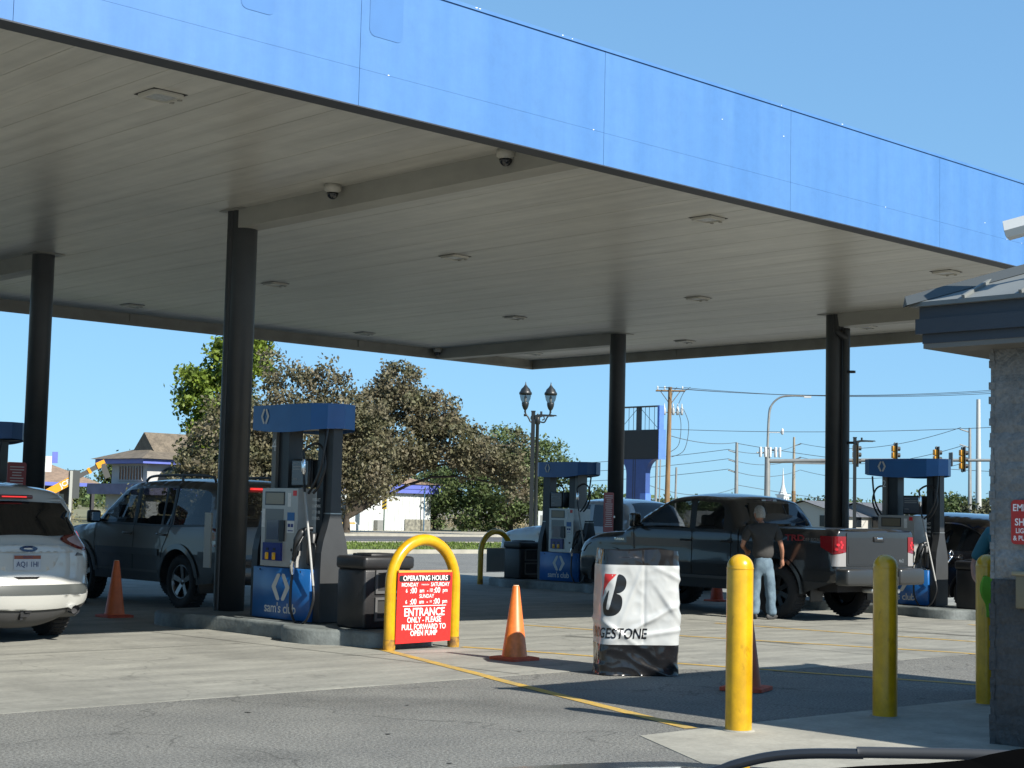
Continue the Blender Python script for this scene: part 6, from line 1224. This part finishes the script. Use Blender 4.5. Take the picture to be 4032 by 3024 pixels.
mb = MB(); mb.box((67.52, 117.0, GZ), (67.58, 120.5, 1.9)); mb.build('lower_window', m_win, B2); mb = MB(); mb.box((69, 116.32, .2), (73, 116.38, 2.2)); mb.build('lower_window', m_win, B2); mb = MB(); mb.bbox((67.2, 118.2, 2.2), (67.5, 118.6, 2.5), .03); mb.build('wall_lamp', m_white, B2)
B2.location = (1.5, 0, -.55)
B3 = thing('tan_roof_building', 'long low building with a tan shingle roof, blue eave and open porch', 'building')
mb = MB(); mb.add([(44, 130.6, 3.15), (73, 130.6, 3.15), (73, 141, 5.1), (44, 141, 5.1)], [(0, 1, 2, 3)]); mb.box((44, 131, 3.0), (73, 141, 3.1)); mb.build('roof', m_tan, B3); mb = MB(); mb.box((44, 130.45, 2.88), (73, 130.6, 3.2)); mb.build('blue_eave', m_bt, B3)
for x in (46, 50, 54, 58, 61.5, 65, 68.5, 72): mb = MB(); mb.box((x, 130.7, GZ), (x+.3, 131, 2.95)); mb.build('porch_post', mat('porch_dark', (.03, .03, .035), .7), B3)
mb = MB(); mb.box((44, 136, GZ), (73, 141, 3.0)); mb.build('wall', mat('porch_wall', (.12, .11, .10), .9, var=.4, vs=.6), B3); mb = MB(); mb.box((62, 135.9, .3), (66, 135.99, 2.0)); mb.build('window', m_wm, B3); mb = MB(); mb.box((69, 135.9, .3), (72, 135.99, 2.2)); mb.build('window', m_wm, B3)
T = thing('telehandler', 'orange telescopic handler boom raised toward the two-storey building', 'construction vehicle', (53.2, 101.9, GZ))
m_jcb = mat('loader_orange', (.62, .27, .012), .4); m_jblk = mat('loader_grey', (.06, .06, .055), .5)
d = V((2.86, -1.55, 1.95)); 
def beam(p, q, w_, h_, nm, m):
    p, q = V(p), V(q); t = (q-p).normalized(); sd = V((t.y, -t.x, 0)).normalized(); up = sd.cross(t); mb = MB(); vs = [b+sd*a*w_/2+up*c_*h_/2 for b in (p, q) for a, c_ in ((-1, -1), (1, -1), (1, 1), (-1, 1))]; mb.add(vs, [(0, 1, 2, 3), (4, 7, 6, 5), (0, 4, 5, 1), (1, 5, 6, 2), (2, 6, 7, 3), (3, 7, 4, 0)]); return mb.build(nm, m, T)
bo = beam((-1.6, .85, 1.35), (1.25, -.65, 3.25), .40, .55, 'outer_boom', m_jcb); beam((1.15, -.6, 3.18), (2.75, -1.45, 4.27), .30, .32, 'inner_boom', m_jblk); beam((2.5, -1.32, 4.15), (3.0, -1.55, 4.42), .42, .45, 'boom_head', m_jcb); beam((2.85, -1.5, 4.3), (3.2, -1.7, 3.35), .4, .4, 'fork_carriage', m_jblk); beam((1.1, -.58, 3.12), (1.3, -.68, 3.26), .5, .68, 'boom_collar', m_jcb); beam((2.0, -1.05, 3.76), (2.15, -1.13, 3.86), .38, .42, 'boom_collar', m_jcb)
pp, qq = V((.15, -.08, 2.52)), V((1.2, -.62, 3.22)); t = (qq-pp).normalized(); sd = V((t.y, -t.x, 0)).normalized(); up = sd.cross(t); up = up if up.z > 0 else -up; o_ = V((-t.y, t.x, 0)).normalized(); o_ = o_ if o_.y < 0 else -o_
mb = MB(); put_text(mb, lambda a, b: (pp+qq)/2+t*a+up*b+o_*.21, 'JCB', .46, (0, 0), bold=.03, sx=1.1); mb.build('boom_lettering', m_white, bo)
mb = MB(); mb.bbox((-3.2, -.9, .5), (.6, 1.3, 1.3), .1); mb.bbox((-2.2, -.9, 1.3), (-.9, .0, 2.4), .1); mb.build('chassis', m_jcb, T)
for x, y in ((-2.6, -.9), (.2, -.9), (-2.6, 1.3), (.2, 1.3)): mb = MB(); mb.lathe([(.2, -.2), (.55, -.2), (.6, 0), (.55, .2), (.2, .2)], (x, y, .6), 18, 'Y'); mb.build('wheel', m_rub, T)
# houses and steeple to the right
def house(x, y, w_, d_, h, rh, lab, mw, mr, rz):
    T = thing('house', lab, 'house', (x, y, GZ), R(rz)); mb = MB(); mb.box((-w_/2, -d_/2, 0), (w_/2, d_/2, h)); mb.add([(-w_/2, -d_/2, h), (-w_/2, d_/2, h), (-w_/2, 0, h+rh*.9), (w_/2, -d_/2, h), (w_/2, d_/2, h), (w_/2, 0, h+rh*.9)], [(0, 1, 2), (3, 4, 5)]); mb.build('wall', mw, T)
    mb = MB(); e = .4; mb.add([(-w_/2-e, -d_/2-e, h-.1), (w_/2+e, -d_/2-e, h-.1), (w_/2+e, 0, h+rh), (-w_/2-e, 0, h+rh), (w_/2+e, d_/2+e, h-.1), (-w_/2-e, d_/2+e, h-.1)], [(0, 1, 2, 3), (3, 2, 4, 5)]); mb.build('roof', mr, T)
    for k in (-.25, .2):
        mb = MB(); mb.box((-w_/2-.04, d_*k-.5, .9), (-w_/2-.01, d_*k+.5, 2.0)); mb.build('window', m_win, T)
        mb = MB(); mb.box((w_*k-.6, -d_/2-.04, .9), (w_*k+.6, -d_/2-.01, 2.0)); mb.build('window', m_win, T)
m_sr = mat('slate_shingle', (.095, .10, .11), .9, var=.2, vs=2); m_hw = mat('grey_house_siding', (.20, .21, .215), .8); m_hw2 = mat('pale_house_siding', (.38, .37, .34), .8)
house(135.5, 95, 12, 9, 2.0, 1.45, 'grey house with dark slate roof behind the truck cab', m_hw2, m_sr, 10); house(143, 92, 14, 9, 2.2, 1.2, 'grey house behind the slim black lamp post by number 2 pump', m_hw, m_sr, 0); house(150, 143, 16, 8, 1.7, 1.2, 'pale low house glimpsed between the trunks past the fence', m_hw2, mat('pale_shingle', (.3, .29, .26), .9), 0)
T = thing('church_steeple', 'slender white church steeple on the horizon', 'steeple', (321, 239, GZ)); mb = MB(); mb.box((-1.1, -1.1, 0), (1.1, 1.1, 7.2)); mb.box((-1.35, -1.35, 7.2), (1.35, 1.35, 7.5)); mb.build('belfry', m_white, T); mb = MB(); mb.lathe([(1.15, 7.5), (.75, 8.3), (.35, 9.8), (.05, 14)], n=8, smooth=False); mb.build('spire', m_white, T)
mb = MB()
for a in (-.5, .5): mb.box((a-.25, -1.13, 5.2), (a+.25, -1.11, 6.6)); mb.box((-1.13, a-.25, 5.2), (-1.11, a+.25, 6.6))
mb.build('louvre', m_galv, T); mb = MB(); mb.box((-6, -4, 0), (6, 12, 4.5)); mb.build('nave', m_white, T)
T = thing('shop_sign', 'small red and white pole sign beyond the number 2 pump', 'sign', (119.5, 72.9, GZ), R(-38)); mb = MB(); mb.box((-.1, -.9, 2.6), (.1, .9, 4.0)); mb.build('board', m_white, T); mb = MB(); mb.box((-.105, -.8, 3.1), (-.101, .8, 3.9)); mb.build('red_band', mat('sign_red', (.45, .03, .05), .5), T); mb = MB(); mb.tube([(0, 0, 0), (0, 0, 2.6)], .12, 8); mb.build('post', m_galv, T)
T = thing('shop_sign', 'small blue and white sign seen left of the far left column', 'sign', (67.0, 134.2-4, GZ), R(-20)); mb = MB(); mb.box((-.6, -.05, 4.2), (.6, .05, 5.6)); mb.build('board', m_white, T); mb = MB(); mb.box((.62, -.05, 5.0), (1.1, .05, 6.0)); mb.build('blue_board', m_bt, T); mb = MB(); mb.tube([(0, 0, 0), (0, 0, 4.2)], .1, 8); mb.build('post', m_galv, T)
T = thing('chain_link_fence', 'chain-link fence with thin posts in front of dry weeds', 'fence', (0, 108, GZ))
for k, x in enumerate(range(84, 130, 3)): mb = MB(); mb.tube([(x, 0, 0), (x, 0, 1.85)], .045, 6); mb.build('fence_post', m_galv, T)
mb = MB(); mb.tube([(84, 0, 1.8), (129, 0, 1.8)], .03, 6); mb.build('top_rail', m_galv, T); mb = MB(); x = 84
while x < 129: mb.tube([(x, 0, .05), (x+1.75, 0, 1.8)], .009, 3, False); mb.tube([(x, 0, 1.8), (x+1.75, 0, .05)], .009, 3, False); x += .35
mb.build('mesh', m_galv, T)
T = thing('block_wall', 'long grey garden wall behind the chain-link fence', 'wall', (0, 128, GZ)); mb = MB(); mb.box((96, 0, 0), (160, .2, 2.3)); mb.build('wall', mat('grey_wall', (.11, .115, .12), .9, var=.15, vs=.5), T)
mb = MB()
for x in range(96, 161, 4): mb.box((x, -.05, 0), (x+.3, .25, 2.4))
mb.build('wall_pier', mat('grey_wall', (.1, .1, .1)), T)
# ------------------------------------------------------------------ plants
import numpy as np
def leaves(name, centres, per, spread, size, m, parent, seed, elong=1.7):
    rng = np.random.default_rng(seed); C_ = np.repeat(np.asarray(centres), per, axis=0); n = len(C_)
    P = C_+rng.normal(0, 1, (n, 3))*np.asarray(spread)
    a = rng.normal(0, 1, (n, 3)); a /= np.linalg.norm(a, axis=1)[:, None]; b = rng.normal(0, 1, (n, 3)); b -= (a*b).sum(1)[:, None]*a; b /= np.linalg.norm(b, axis=1)[:, None]
    s_ = size*rng.uniform(.55, 1.3, (n, 1)); vs = np.stack([P-a*s_*elong/2, P+b*s_/2, P+a*s_*elong/2, P-b*s_/2], 1).reshape(-1, 3)
    me = bpy.data.meshes.new(name); me.vertices.add(4*n); me.vertices.foreach_set('co', vs.ravel()); me.loops.add(4*n); me.loops.foreach_set('vertex_index', np.arange(4*n)); me.polygons.add(n); me.polygons.foreach_set('loop_start', np.arange(n)*4); me.update(); me.validate()
    me.materials.append(m); o = bpy.data.objects.new(name, me); COL.objects.link(o); o.parent = parent; return o
def tree(name, lab, x, y, blobs, m, mt, seed, size=.26, nclump=150, per=34, trunk=.22, grp=None, spread=.30, twig=1.0, base=GZ, fork=.3):
    """blobs: (dx, dy, z, rx, ry, rz) ellipsoids of crown"""
    rng = np.random.default_rng(seed); T = thing(name, lab, 'tree', (x, y, base), 0, grp); vol = np.array([b[3]*b[4]*b[5] for b in blobs])**.8; cs = []
    for b, k in zip(blobs, np.maximum(8, vol/vol.sum()*nclump).astype(int)):
        d = rng.normal(0, 1, (k, 3)); d /= np.linalg.norm(d, axis=1)[:, None]; r = rng.uniform(.25, 1, (k, 1))**.45; sp = rng.random((k, 1)) < .16; r = np.where(sp, r*rng.uniform(1.0, 1.0+.28*twig, (k, 1)), r)
        cs.append(np.array(b[:3])+d*r*np.array(b[3:]))
    cs = np.concatenate(cs); leaves('crown', cs, per, (spread, spread, spread*.75), size, m, T, seed+1)
    mb = MB(); zt = min(b[2] for b in blobs); top = V((0, 0, max(.6, zt*fork))); mb.tube([(0, 0, -.1), (trunk*.2, 0, top.z*.5), top], [trunk*1.25, trunk, trunk*.85], 9)
    for i, b in enumerate(blobs):
        e = V(b[:3]); mid = top.lerp(e, .5)+V((0, 0, .15*(e-top).length)); mb.tube(smoothpath([top, mid, e], 4), [trunk*.6*(1-.09*j) for j in range(9)], 6)
        for j in range(7):
            c = cs[rng.integers(len(cs))]; q = V(c)
            if (q-e).length < max(b[3:])*1.4: mb.tube([e.lerp(mid, rng.uniform(0, .6)), q.lerp(e, .4)+V((0, 0, .1)), q], [trunk*.22, trunk*.15, .015], 5, False)
    mb.build('trunk', mt, T); return T
m_bark = mat('dark_bark', (.05, .04, .03), .9, var=.3, vs=4); m_plum = mat('plum_brown_leaves', (.140, .115, .070), .65, island=.38, trans=.25, var=.5, vs=.55, c2=(.100, .102, .045)); m_bright = mat('bright_green_leaves', (.16, .215, .02), .6, island=.4, trans=.3, var=.4, vs=.5, c2=(.10, .15, .018)); m_will = mat('willow_leaves', (.115, .15, .05), .65, island=.45, trans=.25, var=.5, vs=.4, c2=(.05, .08, .02)); m_dkg = mat('dark_green_leaves', (.055, .085, .022), .7, island=.5, trans=.15, var=.4, vs=.4); m_conif = mat('conifer_needles', (.06, .065, .03), .8, island=.5)
g3 = 'plum-leaved trees along the far verge'
tree('plum_tree', 'bronze-leaved tree left of the big column, green leaves mixed in', 51.3, 77.6, [(0, 0, 3.9, 2.9, 2.8, 2.8), (-1.3, 1.1, 2.8, 1.7, 1.6, 2.1), (1.2, -1.2, 5.4, 2.4, 2, 2.2), (1.7, -1.7, 2.6, 2.6, 2.2, 2.0), (.6, -.2, 6.9, 1.7, 1.6, 1.3), (2.6, -2.2, 4.6, 2, 2, 2)], m_plum, m_bark, 1, nclump=620, per=46, size=.15, grp=g3, spread=.26)
tree('plum_tree', 'tall bronze-leaved tree rising behind the number 4 pump', 57.2, 78.1, [(0, 0, 5.2, 3.0, 3, 3.0), (-.6, .5, 8.3, 2.1, 2, 2.0), (.9, -.9, 9.3, 1.2, 1.2, 1.3), (-1.5, 1.4, 9.9, 1.0, 1.0, 1.3), (1.9, -1.9, 7.0, 2.0, 1.9, 1.8), (2.8, -2.6, 5.4, 2.0, 2, 2.2), (0, 0, 3.0, 2.8, 2.6, 1.7), (2.6, -2.4, 3.2, 2, 2, 1.4)], m_plum, m_bark, 2, nclump=640, per=40, size=.15, grp=g3, spread=.30, twig=1.3)
tree('plum_tree', 'widest bronze-leaved tree arching over the white building', 62.2, 80.4, [(2.0, -1.8, 6.4, 3.3, 3.1, 3.2), (2.3, -1.9, 9.4, 1.6, 1.6, 1.7), (3.9, -3.6, 7.6, 1.9, 1.9, 1.7), (.4, -.2, 5.6, 2.4, 2.2, 2.6), (4.9, -4.3, 6.0, 2.2, 2.1, 1.7), (6.6, -5.2, 5.1, 2.1, 2, 1.3), (8.0, -6.2, 4.5, 1.5, 1.4, 1.2), (8.9, -6.6, 5.9, .6, .6, .9), (8.5, -6.5, 3.2, 1.0, 1.0, .9), (2.8, -2.5, 4.9, 1.9, 1.8, .9)], m_plum, m_bark, 3, nclump=900, per=44, size=.15, grp=g3, trunk=.24, spread=.27, twig=1.3)
tree('maple_tree', 'bright green tree topping the bronze trees left of the big column', 66.4, 101.2, [(-.8, .5, 9.6, 2.6, 2.4, 2.2), (.8, -.5, 12.4, 2.3, 2.2, 2.0), (1.5, -1, 14.0, 1.6, 1.5, 1.2), (-1.9, 1.2, 10.9, 1.3, 1.2, 1.0), (.5, 0, 6.5, 3.2, 3, 2.6)], m_bright, m_bark, 4, nclump=420, per=44, size=.25, spread=.36)
tree('small_tree', 'small leafy tree with double trunk at the end of the white building', 86.5, 99.8, [(0, 0, 2.6, 1.6, 1.5, 1.5), (.6, -.5, 3.8, 1.2, 1.2, 1.2), (-.8, .8, 3.4, 1.3, 1.2, 1.2), (.1, 0, .5, .7, .7, .6)], m_dkg, m_bark, 5, nclump=170, per=40, size=.17, fork=.2)
tree('willow_tree', 'big feathery pale green tree behind the street lamps', 85.0, 89.2, [(0, 0, 3.4, 3.4, 3.2, 3.0), (-2.6, 2.4, 3.6, 2.4, 2.2, 2.2), (-.4, .4, 6.6, 2.1, 2, 1.6), (1.6, -1.6, 5.6, 2.0, 2, 1.7), (-2.0, 2.0, 5.6, 1.4, 1.4, 1.0), (-4.2, 4.0, 3.2, 1.6, 1.6, 2.0), (3.0, -2.8, 4.6, 1.4, 1.4, 1.2), (2.0, -2, 2.0, 2.2, 2, 1.8), (-1.5, 1.5, 1.2, 2.6, 2.4, 1.2)], m_will, m_bark, 6, nclump=760, per=40, size=.16, spread=.32, twig=1.5)
g4 = 'far trees on the horizon'
for i, (x, y, z, r, lab, m_) in enumerate(((109.5, 104.5, 2.4, 2.0, 'loose green tree between the far pump and its column', m_will), (146, 126.5, 2.0, 2.4, 'dark low tree at the foot of the blue pylon', m_dkg), (186, 151, 2.6, 2.2, 'small dark tree top over the pickup cab', m_dkg), (177, 133, 2.2, 2.6, 'round dark tree right of the steeple', m_dkg), (166, 119, 2.2, 3.0, 'dark tree behind the grey house left of the right-hand column', m_dkg), (160, 110, 2.0, 2.8, 'green tree right of the right-hand column', m_will), (152, 101, 2.0, 2.4, 'bright low tree behind the slim black lamp post', m_bright), (129, 78.4, 2.4, 2.4, 'leafy green tree right of the number 2 pump', m_will), (131, 75.6, 2.0, 2.0, 'dark spreading conifer near the kiosk edge', m_conif), (79, 151, 3.0, 2.6, 'green tree over the tan roof right of the far left column', m_will), (72, 154, 3.4, 3.0, 'green tree over the tan roof at the left edge', m_will), (84, 146, 4.4, 2.0, 'distant tree showing left of the two-storey roof', m_dkg), (205, 150, 2.2, 3.2, 'far dark tree behind the big pickup roof', m_dkg), (170, 98, 2.4, 3.4, 'far tree behind the number 2 pump screen', m_dkg))):
    tree('far_tree', lab, x, y, [(0, 0, z*.9, r, r, r*.75), (r*.4, -r*.4, z*1.25, r*.6, r*.6, r*.5), (-r*.45, r*.45, z*1.1, r*.7, r*.7, r*.5)], m_, m_bark, 20+i, nclump=90, per=44, size=.21, spread=.40, grp=g4)
# tree-lined far horizon, dry weeds, verge plants
rng = np.random.default_rng(9); cs = []
for i in range(1300):
    a = R(rng.uniform(12, 84)); d_ = rng.uniform(380, 620); h = rng.uniform(1.5, 4.5); cs.append((d_*cos(a), d_*sin(a), h))
o = leaves('far_wood', cs, 26, (4, 4, 1.3), 1.25, m_dkg, None, 10, 1.2); tag(o, 'continuous band of dark trees far away on the horizon', 'woodland', None, 'stuff')
cs = [(rng.uniform(84, 130), rng.uniform(106.5, 122), GZ+rng.uniform(.1, .9)) for i in range(600)]
o = leaves('dry_weeds', cs, 10, (.3, .3, .3), .12, mat('straw_weeds', (.24, .20, .11), .9, island=.4, trans=.2), None, 11, 5); tag(o, 'tall dry straw-coloured weeds behind the chain-link fence', 'weeds', None, 'stuff')
m_stem = mat('dry_stem', (.20, .15, .09), .9); m_lf = mat('dusty_leaf', (.20, .18, .09), .8, island=.5, trans=.2)
for i, (x, y, h) in enumerate(((28.2, 55.6, 1.5), (29.8, 56.0, 1.7), (31.0, 55.4, 1.3), (32.4, 55.2, 2.0), (33.2, 54.6, 1.8))):
    T = thing('dry_shrub', ('leafless reddish shrub on the left verge by the sign post', 'tall thin dry shrub on the left verge', 'short dry shrub between taller ones on the left verge', 'pale feathery plume grass left of the taupe SUV mirror', 'pale plume grass nearest the taupe SUV bonnet')[i], 'shrub', (x, y, GZ), 0, 'dry plants on the left verge'); mb = MB(); rr = random.Random(i); tips = []
    for k in range(11):
        a = rr.uniform(0, 6.3); q = V((cos(a)*h*.3*rr.random(), sin(a)*h*.3*rr.random(), h*rr.uniform(.55, 1.05))); mb.tube(smoothpath([(0, 0, 0), q*.5+V((0, 0, .1)), q], 3), [.022, .018, .015, .012, .01, .008, .006], 5); tips += [q, q*.8]
    mb.build('stems', m_stem, T); leaves('foliage', [tuple(t) for t in tips], 9, (.10, .10, .16), .05, m_lf, T, 40+i, 3)
